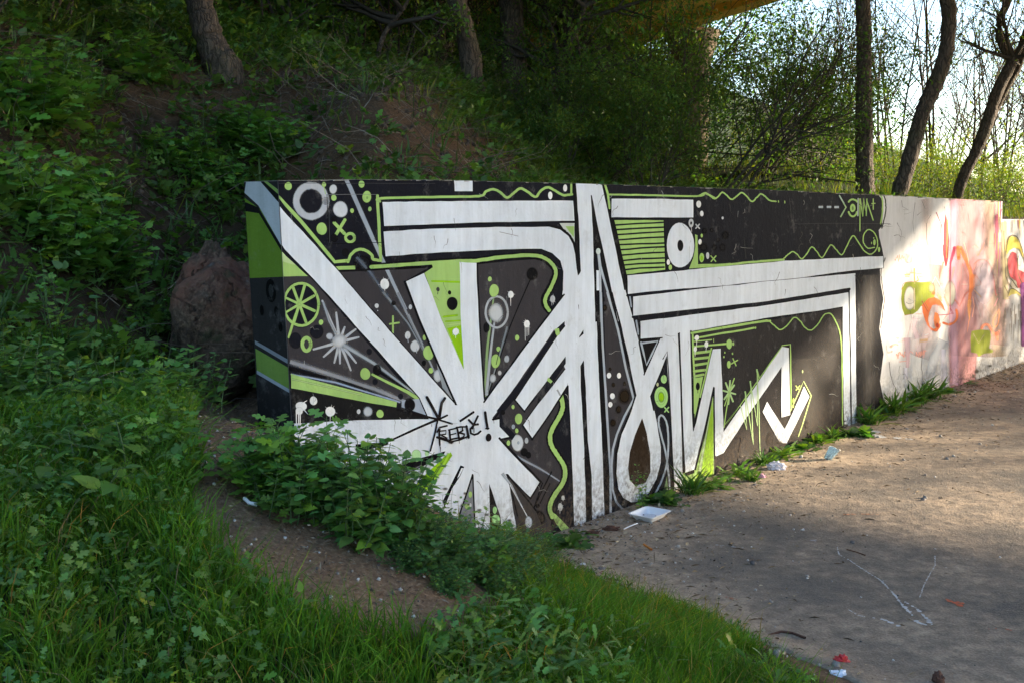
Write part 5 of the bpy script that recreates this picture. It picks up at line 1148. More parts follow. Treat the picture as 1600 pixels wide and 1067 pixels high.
# leafy shrubs right of the frame, their shade falls on the far end of the path
for k, X, Y, sc, lab in (('dense', 11.6, 10.7, 1.35, 'big shrub at the path edge right of the picture, nearest'), ('dense2', 13.2, 11.9, 1.5, 'big shrub at the path edge right of the picture, farther'), ('dense', 12.4, 12.9, 1.6, 'big shrub at the path edge right of the picture, by the low wall')):
    put_bush(k, (X, Y, 0.0), sc, X, lab, 'shrub', None, 'shrub')
for X, Y, sc, k, lab in ((-4.6, 4.4, 1.5, 'dense', 'big unseen shrub on the bank left of the picture, nearest the wall'), (-5.2, 2.6, 1.7, 'dense2', 'big unseen shrub on the bank left of the picture, nearest the camera'), (-5.6, 6.4, 1.6, 'dense', 'big unseen shrub high on the bank left of the picture')):  # unseen stretch of the wood, added to shade the wall end and bank
    put_bush(k, (X, Y, float(hxy(X, Y))), sc, X, lab, 'shrub', None, 'shrub')
# deep wood behind the bank: real shrubs and trunks in rows
for i in range(46):
    px = rb.uniform(-250, 1000); t = rb.uniform(15, 34) if px < 850 else rb.uniform(26, 40); b = at(px, t)
    put_bush(['dense', 'dense2', 'open', 'arch'][i % 4], (b[0], b[1], b[2] - 0.1), rb.uniform(1.3, 2.4), rb.uniform(0, 6.28), 'dark shrub deep in the wood behind the bank', 'shrub', 'shrubs deep in the dark wood', 'wood_shrub')
for i in range(16):
    px = rb.uniform(0, 960); t = rb.uniform(16, 28); w = rb.uniform(10, 22); l = rb.uniform(-15, 15)
    trunk_tree('wood_tree', 'dark trunk deep in the wood behind the bank', [(px, 150, w * 1.1), (px + l * 0.4, 60, w), (px + l, -20, w * 0.9), (px + l * 1.5, -200, w * 0.7)], t, 'trunks deep in the dark wood', seed=100 + i, sink=2.5)
# crowns over the dark wood, and the trees right of the frame whose shade reaches the far path
M_MASS = MB(); mn = []
rm = np.random.default_rng(4)
for i in range(26):
    px = rm.uniform(-400, 860); t = rm.uniform(17, 34); b = at(px, t); b[2] += rm.uniform(3.5, 6.5)
    a = rm.uniform(0, 6.28)
    grow(M_MASS, mn, b, np.array([math.cos(a), math.sin(a), 0.3]), 3.2, 0.04, 0, rm, (8, 6), 0.4, 0.1, 4)
lm_ = MB(); leaves_at(lm_, mn, rm, 6, 0.13, DG, spread=0.2)
o = M_MASS.build('canopy_branches', M_TWIG); tag(o, 'tangled branches of the dark canopy over the hillside', kind='stuff'); o = lm_.build('canopy_foliage', M_LEAF); tag(o, 'dark leaf canopy over the wooded hillside', kind='stuff')
# ------------------------------------------------------------------ boulder, rock
def lump(name, loc, size, seed, mat, label, cat, rot=0.0, amp=0.25, sub=5, col=None):
    import bmesh
    bm = bmesh.new(); bmesh.ops.create_icosphere(bm, subdivisions=sub, radius=1.0)
    for v in bm.verts:
        n = v.co.normalized(); o = Vector((seed * 3.1, seed, 0))
        k = 1 + amp * noise.noise(n * 1.1 + o) * 1.6 + amp * 0.5 * noise.noise(n * 2.7 + o) + amp * 0.35 * abs(noise.noise(n * 5.5 + o)) + amp * 0.2 * noise.noise(n * 12 + o) + 0.03 * noise.noise(n * 30 + o)
        v.co = Vector((n.x * size[0], n.y * size[1], n.z * size[2])) * k
    me = bpy.data.meshes.new(name); bm.to_mesh(me); bm.free()
    for p_ in me.polygons: p_.use_smooth = True
    me.materials.append(mat); o = bpy.data.objects.new(name, me); COL.objects.link(o); o.location = loc; o.rotation_euler = (0, 0.1, rot)
    return tag(o, label, cat)
def rock_mat():
    m, ns, ls = nt('weathered_rock'); geo = ns.new('ShaderNodeNewGeometry'); pos = geo.outputs['Position']
    n1 = noise_n(ns, ls, pos, 4.5, 8, 0.7); n2 = noise_n(ns, ls, pos, 45, 8, 0.75)
    c = ramp(ns, ls, n2.outputs[0], [(0.32, (0.022, 0.014, 0.008)), (0.5, (0.085, 0.055, 0.034)), (0.68, (0.23, 0.16, 0.105))])
    r = ramp(ns, ls, n1.outputs[0], [(0.42, (0, 0, 0)), (0.6, (0.85,) * 3)]); c2 = mixc(ns, ls, r.outputs[0], c.outputs[0], (0.20, 0.075, 0.045))
    sx = ns.new('ShaderNodeSeparateXYZ'); ls.new(pos, sx.inputs[0]); mr = ns.new('ShaderNodeMapRange'); mr.inputs[1].default_value = 1.05; mr.inputs[2].default_value = 1.25; ls.new(sx.outputs[2], mr.inputs[0])
    c3 = mixc(ns, ls, mr.outputs[0], c.outputs[0], c2)
    n4 = noise_n(ns, ls, pos, 9, 6, 0.7); r4 = ramp(ns, ls, n4.outputs[0], [(0.55, (0, 0, 0)), (0.66, (0.8,) * 3)]); c4 = mixc(ns, ls, r4.outputs[0], c3, (0.035, 0.045, 0.014))
    r5 = ramp(ns, ls, n4.outputs[0], [(0.30, (0.7,) * 3), (0.36, (0, 0, 0))]); c5 = mixc(ns, ls, r5.outputs[0], c4, (0.22, 0.19, 0.19))
    p_ = ns.new('ShaderNodeBsdfPrincipled'); p_.inputs['Roughness'].default_value = 0.9; ls.new(c5, p_.inputs['Base Color'])
    b1 = ns.new('ShaderNodeBump'); b1.inputs['Strength'].default_value = 0.9; b1.inputs['Distance'].default_value = 0.05; ls.new(n1.outputs[0], b1.inputs['Height'])
    vf = ns.new('ShaderNodeTexVoronoi'); vf.feature = 'DISTANCE_TO_EDGE'; vf.inputs['Scale'].default_value = 5.0; wv = ns.new('ShaderNodeVectorMath'); wv.operation = 'MULTIPLY_ADD'; wv.inputs[1].default_value = (0.25,) * 3; ls.new(n1.outputs['Color'], wv.inputs[0]); ls.new(pos, wv.inputs[2]); ls.new(wv.outputs[0], vf.inputs['Vector'])
    vr = ramp(ns, ls, vf.outputs['Distance'], [(0.0, (0, 0, 0)), (0.05, (1, 1, 1))]); b3 = ns.new('ShaderNodeBump'); b3.inputs['Strength'].default_value = 0.8; b3.inputs['Distance'].default_value = 0.03; ls.new(vr.outputs[0], b3.inputs['Height']); ls.new(b3.outputs[0], b1.inputs['Normal'])
    b2 = ns.new('ShaderNodeBump'); b2.inputs['Strength'].default_value = 1.0; b2.inputs['Distance'].default_value = 0.012; ls.new(n2.outputs[0], b2.inputs['Height']); ls.new(b1.outputs[0], b2.inputs['Normal'])
    ls.new(b2.outputs[0], p_.inputs['Normal']); o = ns.new('ShaderNodeOutputMaterial'); ls.new(p_.outputs[0], o.inputs[0]); return m
M_ROCK = rock_mat()
lump('boulder', (-1.36, 5.10, 1.08), (0.175, 0.25, 0.37), 3, M_ROCK, 'big brown boulder with a reddish top leaning against the left end of the painted wall', 'boulder', 0.5, 0.34)
c_ = P3(352, 520, 4.95); lump('boulder', tuple(c_), (0.23, 0.2, 0.30), 8, M_ROCK, 'grey-brown lower boulder wedged between the tall boulder and the wall end', 'boulder', 1.2, 0.18)
c_ = P3(607, 255, 9.3); lump('rock', tuple(c_ + np.array([0, 0.08, -0.03])), (0.17, 0.14, 0.21), 12, plain_mat('pale_rock', (0.17, 0.14, 0.085), 0.9, 0.2, 0.35, 14, 0.6, 0.02), 'pale tan rock bedded in the earth bank above the wall', 'rock', 0.3, 0.3, 4)

# ------------------------------------------------------------------ loose undergrowth on the hillside (nobody could count it)
ug = MB(); rg = np.random.default_rng(21)
def clumps(mb, X, Y, Z, rng, nl, size, base, tmpl, up=0.9, yellow=0.05, hgt=0.06, var=0.35):
    n = len(X); N = n * nl; a = rng.uniform(0, 6.283, N); el = rng.uniform(0.1, 1.1, N) * up
    u = np.stack([np.cos(a) * np.cos(el), np.sin(a) * np.cos(el), np.sin(el)], 1)
    pos = np.repeat(np.stack([X, Y, Z], 1), nl, axis=0); k = np.repeat(size * rng.uniform(0.6, 1.3, n), nl)
    pos = pos + np.stack([np.cos(a) * 0.35 * k, np.sin(a) * 0.35 * k, np.repeat(hgt * rng.uniform(0.1, 1.5, n), nl) * rng.uniform(0.2, 1.3, N)], 1)
    nrm = np.array([0, 0, 1.0]) + rng.normal(0, 0.35, (N, 3))
    cb = np.repeat(tint(rng, n, base, var, yellow), nl, axis=0) * rng.uniform(0.8, 1.2, (N, 1))
    scatter(mb, *tmpl, frames(u, nrm), pos, k * rng.uniform(0.7, 1.2, N), cb)
def sample_hill(n, smin, smax, qmin, qmax, dens, rng):
    s = rng.uniform(smin, smax, n); d = -rng.uniform(qmin, qmax, n); w = dens(s, d); m = rng.random(n) < w
    s, d = s[m], d[m]; x, y = xy(s, d); z = height(s, d); return x, y, z, s, d
BARE = [(110, 90), (200, 95), (330, 115), (480, 112), (560, 105), (640, 125), (720, 185), (820, 285), (600, 290), (470, 290), (440, 225), (380, 185), (290, 185), (245, 330), (215, 520), (165, 540), (200, 330), (170, 170)]
def dens(s, d):
    q = -d; qb = q - (0.7 + 0.5 * np.maximum(0, s + 0.5)); bl = (s > -3.4) & (s < 5) & (qb > -0.6) & (qb < 1.6)
    patch = 0.35 + 1.3 * (fbm(s * 0.9, d * 0.9, 31) + 0.18)
    x, y = xy(s, d); px, py = project(np.stack([x, y, height(s, d)], -1)); dirt = in_poly(px, py, DIRT)
    patch = patch * np.where(dirt, 0.0, 1.0) * np.where(in_poly(px + 50 * fbm(x * 3, y * 3, 77), py + 50 * fbm(x * 3, y * 3, 78), BARE), 0.22, 1.35) * np.where((q < 0.3) & (s > -2.9), 0, 1)
    return np.clip(patch * 1.6, 0, 1) * np.where((s > -3.2) & (s < -1.6) & (q < 1.2), 0.15, 1)
x, y, z, s_, d_ = sample_hill(7000, -7.5, 6, 0.05, 5.5, dens, rg); clumps(ug, x, y, z, rg, 7, 0.065, (0.085, 0.17, 0.032), LOBED, hgt=0.10)
x, y, z, s_, d_ = sample_hill(7000, -7.5, 6, 0.05, 5.5, dens, rg); clumps(ug, x, y, z, rg, 6, 0.05, (0.065, 0.135, 0.032), NETTLE, hgt=0.12)
x, y, z, s_, d_ = sample_hill(9000, -12, 14, 4, 16, lambda s, d: 0.75 + 0 * s, rg); clumps(ug, x, y, z, rg, 7, 0.10, (0.07, 0.14, 0.028), (LEAF_V, LEAF_F), hgt=0.3)
x, y, z, s_, d_ = sample_hill(5000, -8, 6, 0.1, 7, dens, rg); clumps(ug, x, y, z, rg, 9, 0.13, (0.07, 0.13, 0.03), (NARROW[0] * np.array([1, 0.35, 1]), NARROW[1]), up=1.5, hgt=0.02)
o = ug.build('undergrowth', M_HERB); tag(o, 'leafy undergrowth and ivy covering the earth of the hillside', kind='stuff')
# dry stalks, roots and twigs hanging over the bare bluff
dt = MB()
def twigs(mb, n, smin, smax, qmin, qmax, rng, L=(0.15, 0.6), hang=0.3, bias=0.0, rad=0.0022, w=None):
    s = rng.uniform(smin, smax, n); d = -rng.uniform(qmin, qmax, n)
    if w is not None: m = rng.random(n) < w(s, d); s = s[m]; d = d[m]; n = len(s)
    x, y = xy(s, d); z = height(s, d)
    for i in range(n):
        l = rng.uniform(*L); a = rng.uniform(0, 6.283); v = np.array([math.cos(a), math.sin(a), rng.uniform(-hang, 1.0)]); v /= np.linalg.norm(v)
        p_ = np.array([x[i], y[i], z[i]]); pts = [p_]
        for k in range(4): v = v + rng.normal(0, 0.28, 3) + np.array([0, 0, -0.10]); v /= np.linalg.norm(v); q = pts[-1] + v * l / 4; q[2] = max(q[2], float(hxy(q[0], q[1])) + 0.004); pts.append(q)
        vv, ff = tube(pts, np.linspace(rad * rng.uniform(0.6, 1.6), rad * 0.4, 5), 3); c = np.array([(0.16, 0.12, 0.085), (0.10, 0.07, 0.05), (0.24, 0.20, 0.15), (0.06, 0.045, 0.035)][rng.integers(4)]) * rng.uniform(0.6, 1.2); mb.add(vv, ff, tuple(c))
def wb(s, d):
    x, y = xy(s, d); px, py = project(np.stack([x, y, height(s, d)], -1)); return np.where(in_poly(px, py, BARE), 1.0, 0.2)
def wb_old(s, d):
    q = -d; qb = q - (0.7 + 0.5 * np.maximum(0, s + 0.5)); return np.where((qb > -0.7) & (qb < 2.0), 1.0, 0.25)
twigs(dt, 6500, -6.5, 5.0, 0.15, 5.0, rg, w=wb); twigs(dt, 260, -5.5, 3.0, 0.3, 4.5, rg, L=(0.3, 0.8), rad=0.003, w=wb)
o = dt.build('dead_twigs', M_TWIG); tag(o, 'dead twigs, roots and dry stalks strewn over the bare bank', kind='stuff')
# clods and stones in the bluff
cl = MB(); ico_v = np.array([(0, 0, 1), (0.9, 0, 0.3), (0.28, 0.85, 0.3), (-0.72, 0.52, 0.35), (-0.72, -0.52, 0.3), (0.28, -0.85, 0.35), (0.2, 0.1, -0.7)]); ico_f = np.array([(0, 1, 2), (0, 2, 3), (0, 3, 4), (0, 4, 5), (0, 5, 1), (6, 2, 1), (6, 3, 2), (6, 4, 3), (6, 5, 4), (6, 1, 5)])
def pebbles(mb, x, y, z, rng, size, cols):
    n = len(x); u = rdir(rng, n); cc = np.array(cols)[rng.integers(len(cols), size=n)] * rng.uniform(0.7, 1.25, (n, 1))
    scatter(mb, ico_v, ico_f, frames(u, rdir(rng, n)), np.stack([x, y, z], 1), size * rng.uniform(0.4, 1.8, n) ** 1.3, cc)
x, y, z, s_, d_ = sample_hill(9000, -5, 5, 0.2, 5.0, lambda s, d: np.clip(wb(s, d) - 0.2, 0, 1), rg); pebbles(cl, x, y, z, rg, 0.014, [(0.05, 0.032, 0.02), (0.08, 0.05, 0.03), (0.11, 0.075, 0.048)])
o = cl.build('earth_clods', attr_mat('clod_earth')); tag(o, 'crumbled earth clods and stones on the bare bluff', kind='stuff')
# more long leaning grass at the sunlit mound
gm = MB()

# ------------------------------------------------------------------ grass
def blades(mb, x, y, z, rng, h, w, base, lean=0.5, yellow=0.06):
    n = len(x); a = rng.uniform(0, 6.283, n); H = h * rng.uniform(0.5, 1.4, n); ln = lean * rng.uniform(0.2, 1.5, n) * H
    dx, dy = np.cos(a), np.sin(a); b = rng.uniform(0, 6.283, n); wx, wy = np.cos(b) * w, np.sin(b) * w
    B = np.stack([x, y, z], 1)
    off = lambda k, hh: np.stack([dx * ln * k, dy * ln * k, H * hh], 1); wv = np.stack([wx, wy, 0 * wx], 1)
    V = np.stack([B - wv * 0.5, B + wv * 0.5, B + off(0.3, 0.55) - wv * 0.42, B + off(0.3, 0.55) + wv * 0.42, B + off(1.0, 0.92)], 1)
    F = np.array([(0, 1, 3), (0, 3, 2), (2, 3, 4)])[None] + (np.arange(n) * 5)[:, None, None]
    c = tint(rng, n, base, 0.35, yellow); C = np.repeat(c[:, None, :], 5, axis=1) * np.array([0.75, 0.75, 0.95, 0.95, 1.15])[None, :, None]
    mb.add(V.reshape(-1, 3), F.reshape(-1, 3), C.reshape(-1, 3))
def lawn_pts(n, rng, smin=-6.6, smax=-1.3, dmin=-0.9, dmax=4.6, thin=0.0):
    s = rng.uniform(smin, smax, n); d = rng.uniform(dmin, dmax, n); x, y = xy(s, d); z = height(s, d)
    ok = (s < edge_s(np.maximum(d, 0)) + fbm(d * 3, d * 0, 11, 5) * 0.16 + 0.03 + rng.normal(0, 0.03, n)) & (y > 0.4)
    px, py = project(np.stack([x, y, z], -1)); jx = fbm(x * 5, y * 5, 17) * 60
    dirt = in_poly(px + jx, py + jx, DIRT); ok &= ~(dirt & (rng.random(n) < 0.96)); ok &= (px > -260) & (px < 1500) & (py < 1500)
    ok &= ~((d < 0) & (s > -2.95)); ok &= ~((py < 640) & (px < 300) & (rng.random(n) < 0.6))
    ok &= ~((px > 300) & (px < 430) & (py < 700))
    tx, ty = project(np.stack([x, y, z + 0.13], -1)); ok &= ~(in_poly(tx + jx, ty + jx * 0.5, DIRT) & (rng.random(n) < 0.93))
    lim = np.interp(px, [0, 300, 330, 400, 480, 600, 700, 800, 860, 1010, 1200, 1290, 1320], [-500, 600, 700, 835, 868, 893, 900, 890, 888, 926, 1004, 1052, 1400]) + jx * 0.4 + 6 * rng.normal(size=n); ok &= ty > lim
    return x[ok], y[ok], z[ok], s[ok], d[ok], px[ok], py[ok]
def lawn_pts_low(n, rng):
    s = rng.uniform(-3.4, -1.3, n); d = rng.uniform(0.02, 1.6, n); x, y = xy(s, d); z = height(s, d); px, py = project(np.stack([x, y, z], -1)); tx, ty = project(np.stack([x, y, z + 0.045], -1)); jx = fbm(x * 5, y * 5, 17) * 60
    lim = np.interp(px, [640, 700, 760, 845, 860, 1010, 1200, 1290], [850, 835, 825, 838, 885, 924, 1003, 1050]) + jx * 0.9 + 5 * rng.normal(size=n) + 4
    ok = (px > 620) & (px < 1320) & (ty > lim) & (s < edge_s(np.maximum(d, 0)) + fbm(d * 3, d * 0, 11, 5) * 0.16 + 0.04) & (fbm(x * 4, y * 4, 19) > -0.2 + 0.25 * (px < 880)) & ~in_poly(px, py, DIRT)
    return x[ok], y[ok], z[ok], s[ok], d[ok], px[ok], py[ok]
lg = MB(); GR = (0.070, 0.165, 0.016)
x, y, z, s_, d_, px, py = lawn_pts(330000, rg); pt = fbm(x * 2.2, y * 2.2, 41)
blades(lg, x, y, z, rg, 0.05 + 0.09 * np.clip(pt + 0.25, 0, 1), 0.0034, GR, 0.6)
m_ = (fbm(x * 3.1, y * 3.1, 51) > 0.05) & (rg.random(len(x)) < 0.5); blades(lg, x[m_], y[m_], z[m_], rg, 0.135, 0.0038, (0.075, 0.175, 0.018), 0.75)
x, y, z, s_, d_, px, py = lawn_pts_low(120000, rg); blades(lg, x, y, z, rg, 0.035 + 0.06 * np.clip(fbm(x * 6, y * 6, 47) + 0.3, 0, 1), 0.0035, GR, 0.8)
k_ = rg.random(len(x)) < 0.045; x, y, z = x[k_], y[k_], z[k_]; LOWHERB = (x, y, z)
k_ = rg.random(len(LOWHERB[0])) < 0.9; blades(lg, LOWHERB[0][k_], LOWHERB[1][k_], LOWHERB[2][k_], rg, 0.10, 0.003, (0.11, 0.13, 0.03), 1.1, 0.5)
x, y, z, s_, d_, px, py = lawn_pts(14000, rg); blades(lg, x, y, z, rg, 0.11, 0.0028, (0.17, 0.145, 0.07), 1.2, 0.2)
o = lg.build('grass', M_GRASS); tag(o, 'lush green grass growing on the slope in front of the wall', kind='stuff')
# small leafy herbs between the blades
lh = MB(); x, y, z, s_, d_, px, py = lawn_pts(16000, rg)
m_ = fbm(x * 1.7, y * 1.7, 61) + 0.25 * (px < 420) + 0.12 * ((px > 560) & (px < 900) & (py < 930)) > 0.06
clumps(lh, x[m_], y[m_], z[m_], rg, 6, 0.026, (0.095, 0.19, 0.04), LOBED, hgt=0.08)
m2 = fbm(x * 2.3 + 7, y * 2.3, 63) > 0.07; clumps(lh, x[m2], y[m2], z[m2], rg, 6, 0.040, (0.10, 0.20, 0.05), JAGGED, up=1.1, hgt=0.06)
m3 = (fbm(x * 1.9 + 3, y * 1.9, 67) > 0.02) & (px < 520); clumps(lh, x[m3], y[m3], z[m3], rg, 6, 0.025, (0.08, 0.17, 0.035), NETTLE, hgt=0.10)
q_ = fbm(LOWHERB[0] * 5, LOWHERB[1] * 5, 83) > 0.0; clumps(lh, LOWHERB[0][q_], LOWHERB[1][q_], LOWHERB[2][q_], rg, 5, 0.024, (0.08, 0.16, 0.035), JAGGED, up=1.0, hgt=0.03)
o = lh.build('lawn_herbs', M_HERB); tag(o, 'small broad-leaved herbs mixed into the grass', kind='stuff')
fl = MB(); x, y, z, s_, d_, px, py = lawn_pts(900, rg); m_ = (px < 330) & (rg.random(len(x)) < 0.12)
for i in np.where(m_)[0]:
    for k in range(3): fl.add(*( (ico_v * 0.004 + np.array([x[i], y[i], z[i] + 0.13]) + rg.normal(0, 0.006, 3)), ico_f), (0.16, 0.20, 0.5))
o = fl.build('forget_me_nots', M_HERB); tag(o, 'tiny pale blue flowers dotted in the grass at the left', kind='stuff')
# sunlit grass on the mound and along the wall top
x, y, z, s_, d_ = sample_hill(30000, 2, 14, 0.25, 8, lambda s, d: np.clip(0.5 * np.exp(-((s - 7.6) / 2.5) ** 2) + 0.15, 0, 1), rg)
blades(gm, x, y, z, rg, 0.17, 0.007, (0.085, 0.13, 0.03), 0.8, 0.35)
x, y, z, s_, d_ = sample_hill(14000, -2.5, 6, 0.3, 6, lambda s, d: np.clip(0.25 + fbm(s, d, 71) * 2, 0, 1) * np.where(wb(s, d) > 0.5, 0.4, 1), rg)
blades(gm, x, y, z, rg, 0.22, 0.006, (0.06, 0.10, 0.03), 0.9, 0.3)
o = gm.build('hill_grass', M_GRASS); tag(o, 'long loose grass on the bank and the mound behind the wall', kind='stuff')
# ------------------------------------------------------------------ plants that stand out near the wall
def ground_px(px, py):
    r = ray(px, py); t = (0.016 - EYE) / r[2]; return np.array([r[0] * t, r[1] * t, 0.016])
def leafy_plant(seed, stems, h, leaf, tmpl, base, spread=0.5, pair=2, nodes=6, col=(0.05, 0.09, 0.03), r=0.003, lean=(0, 0), yellow=0.04, droop=0.15):
    rng = np.random.default_rng(seed); s = MB(); l = MB()
    for i in range(stems):
        a = rng.uniform(0, 6.283); v = np.array([math.cos(a) * spread * rng.uniform(0.1, 1.2) + lean[0], math.sin(a) * spread * rng.uniform(0.1, 1.2) + lean[1], 1.0]); v /= np.linalg.norm(v)
        p0 = np.array([rng.normal(0, 0.10 * spread), rng.normal(0, 0.10 * spread), -0.02]); H = h * rng.uniform(0.55, 1.15); P = [p0]
        for k in range(5): v = v + rng.normal(0, 0.08, 3) + np.array([0, 0, -0.03]); v /= np.linalg.norm(v); P.append(P[-1] + v * H / 5)
        P = np.array(P); vv, ff = tube(P, np.linspace(r, r * 0.4, 6), 4); s.add(vv, ff, tuple(np.array(col) * rng.uniform(0.8, 1.3)))
        n0 = rng.uniform(0, 6.28)
        for k in range(nodes):
            q = (k + 0.8) / nodes * 5; i0 = min(int(q), 4); b = P[i0] + (P[i0 + 1] - P[i0]) * min(q - i0, 1.0); an = n0 + k * 1.57
            aa = np.array([an + m * 6.283 / pair for m in range(pair)]) + rng.normal(0, 0.3, pair); el = rng.uniform(-0.15, 0.55, pair)
            u = np.stack([np.cos(aa) * np.cos(el), np.sin(aa) * np.cos(el), np.sin(el)], 1); sz = leaf * (1.1 - 0.45 * k / nodes) * rng.uniform(0.7, 1.2, pair)
            nrm = np.array([0, 0, 1.0]) + rng.normal(0, 0.35, (pair, 3)); pos = b[None] + u * (0.25 * leaf)
            for m in range(pair):
                tv, tf = tube([b, pos[m] + u[m] * 0.01], 0.0009, 3); s.add(tv, tf, tuple(np.array(col) * 1.1))
            scatter(l, *tmpl, frames(u, nrm), pos, sz, tint(rng, pair, base, 0.3, yellow))
    return s.mesh('stems', M_TWIG), l.mesh('foliage', M_HERB)
def rosette(seed, n, L, tmpl, base, el=(0.2, 1.2), yellow=0.05, wid=1.0):
    rng = np.random.default_rng(seed); l = MB(); a = rng.uniform(0, 6.283, n); e = rng.uniform(*el, n)
    u = np.stack([np.cos(a) * np.cos(e), np.sin(a) * np.cos(e), np.sin(e)], 1); pos = rng.normal(0, 0.03, (n, 3)) * np.array([1, 1, 0]); nrm = np.array([0, 0, 1.0]) + rng.normal(0, 0.3, (n, 3))
    scatter(l, tmpl[0] * np.array([1, wid, 1.6]), tmpl[1], frames(u, nrm), pos, L * rng.uniform(0.5, 1.2, n), tint(rng, n, base, 0.3, yellow)); return l.mesh('foliage', M_HERB)
NG = (0.11, 0.235, 0.055); CG = (0.12, 0.25, 0.045); SG = (0.13, 0.24, 0.035)
PL = {'nettle': leafy_plant(31, 34, 0.36, 0.062, NETTLE, NG, 0.55, 2, 8), 'nettle2': leafy_plant(32, 26, 0.28, 0.055, NETTLE, NG, 0.7),
      'celandine': leafy_plant(33, 22, 0.36, 0.095, LOBED, CG, 0.7, 3, 5), 'celandine2': leafy_plant(34, 18, 0.26, 0.08, LOBED, CG, 0.8, 3, 5),
      'fine': leafy_plant(35, 46, 0.27, 0.035, LOBED, (0.085, 0.18, 0.05), 0.7, 3, 9, r=0.0018), 'tall': leafy_plant(36, 5, 0.55, 0.06, LOBED, CG, 0.2, 2, 9),
      'round': leafy_plant(37, 12, 0.16, 0.06, NETTLE, (0.085, 0.18, 0.03), 0.9, 2, 4)}
RS = {'dandelion': rosette(41, 60, 0.125, JAGGED, SG, wid=0.8), 'dandelion2': rosette(42, 44, 0.11, JAGGED, (0.08, 0.17, 0.03), (0.1, 0.9), wid=0.8), 'blade': rosette(43, 60, 0.20, (NARROW[0] * np.array([1, 0.45, 1]), NARROW[1]), (0.07, 0.15, 0.025), (0.5, 1.45)),
      'low': rosette(44, 40, 0.10, LOBED, (0.06, 0.14, 0.03), (0.0, 0.7))}
def put_plant(k, loc, sc, rz, name, label, cat='plant'):
    e = empty(name, tuple(loc), label, cat, None, rz); e.scale = (sc,) * 3
    for nm, me in (zip(('stems', 'foliage'), PL[k]) if k in PL else (('foliage', RS[k]),)):
        o = bpy.data.objects.new(nm, me); COL.objects.link(o); o.parent = e
    return e
def on_ground(px, t): return at(px, t)
wp = lambda s, d: (*xy(s, d), float(height(s, d)))
PH = {'nettle': 0.38, 'nettle2': 0.29, 'celandine': 0.38, 'celandine2': 0.27, 'fine': 0.27, 'tall': 0.56, 'round': 0.16}
for k, px, yb, yt, nm, lab in [
    ('celandine', 425, 765, 672, 'celandine_plant', 'bright lobed-leaf plant at the left corner of the painted wall'),
    ('celandine2', 470, 775, 690, 'celandine_plant', 'lobed-leaf plant under the white splashes at the wall corner'),
    ('celandine', 462, 785, 670, 'celandine_plant', 'taller lobed-leaf plant rising over the lower left white band'),
    ('nettle2', 500, 800, 705, 'nettle', 'nettle under the lower left white band'),
    ('nettle', 545, 825, 700, 'nettle', 'large nettle clump in front of the white starburst, its left part'),
    ('nettle', 590, 845, 712, 'nettle', 'large nettle clump in front of the white starburst, its middle part'),
    ('nettle', 625, 850, 735, 'nettle', 'nettle clump right below the bright green wedge'),
    ('nettle2', 575, 830, 740, 'nettle', 'nettle clump at the front of the large clump, lowest leaves'),
    ('celandine2', 440, 790, 740, 'celandine_plant', 'low lobed-leaf plant beside the dirt trail below the wall corner'),
    ('fine', 660, 880, 770, 'feathery_weed', 'feathery light green weed just right of the nettles'),
    ('tall', 695, 880, 752, 'celandine_plant', 'thin upright lobed-leaf plant against the lower rays of the starburst'),
    ('fine', 700, 890, 800, 'feathery_weed', 'feathery weed under the long black spike of the starburst'),
    ('fine', 745, 890, 812, 'feathery_weed', 'feathery weed under the grey spike of the starburst'),
    ('celandine2', 735, 885, 815, 'celandine_plant', 'broad yellow-green leaves in front of the feathery weeds'),
    ('fine', 790, 890, 808, 'feathery_weed', 'feathery weed under the black and green spike of the starburst'),
    ('fine', 830, 880, 820, 'feathery_weed', 'feathery weed beside the foot of the green snake line'),
    ('fine', 640, 890, 830, 'feathery_weed', 'low feathery weed on the dirt below the nettles'),
    ('fine', 770, 925, 860, 'feathery_weed', 'feathery weed on the slope in front of the snake line'),
    ('fine', 700, 925, 865, 'feathery_weed', 'feathery weed spilling over the end of the dirt trail'),
    ('fine', 815, 915, 855, 'feathery_weed', 'small feathery weed where the grass meets the bare soil')]:
    b_ = hit(px, yb); sc = (yb - yt) / 1730 * b_[1] / PH[k] * (1.3 if k in ('nettle', 'nettle2', 'celandine', 'celandine2') else 0.92); put_plant(k, b_, sc, px, nm, lab)
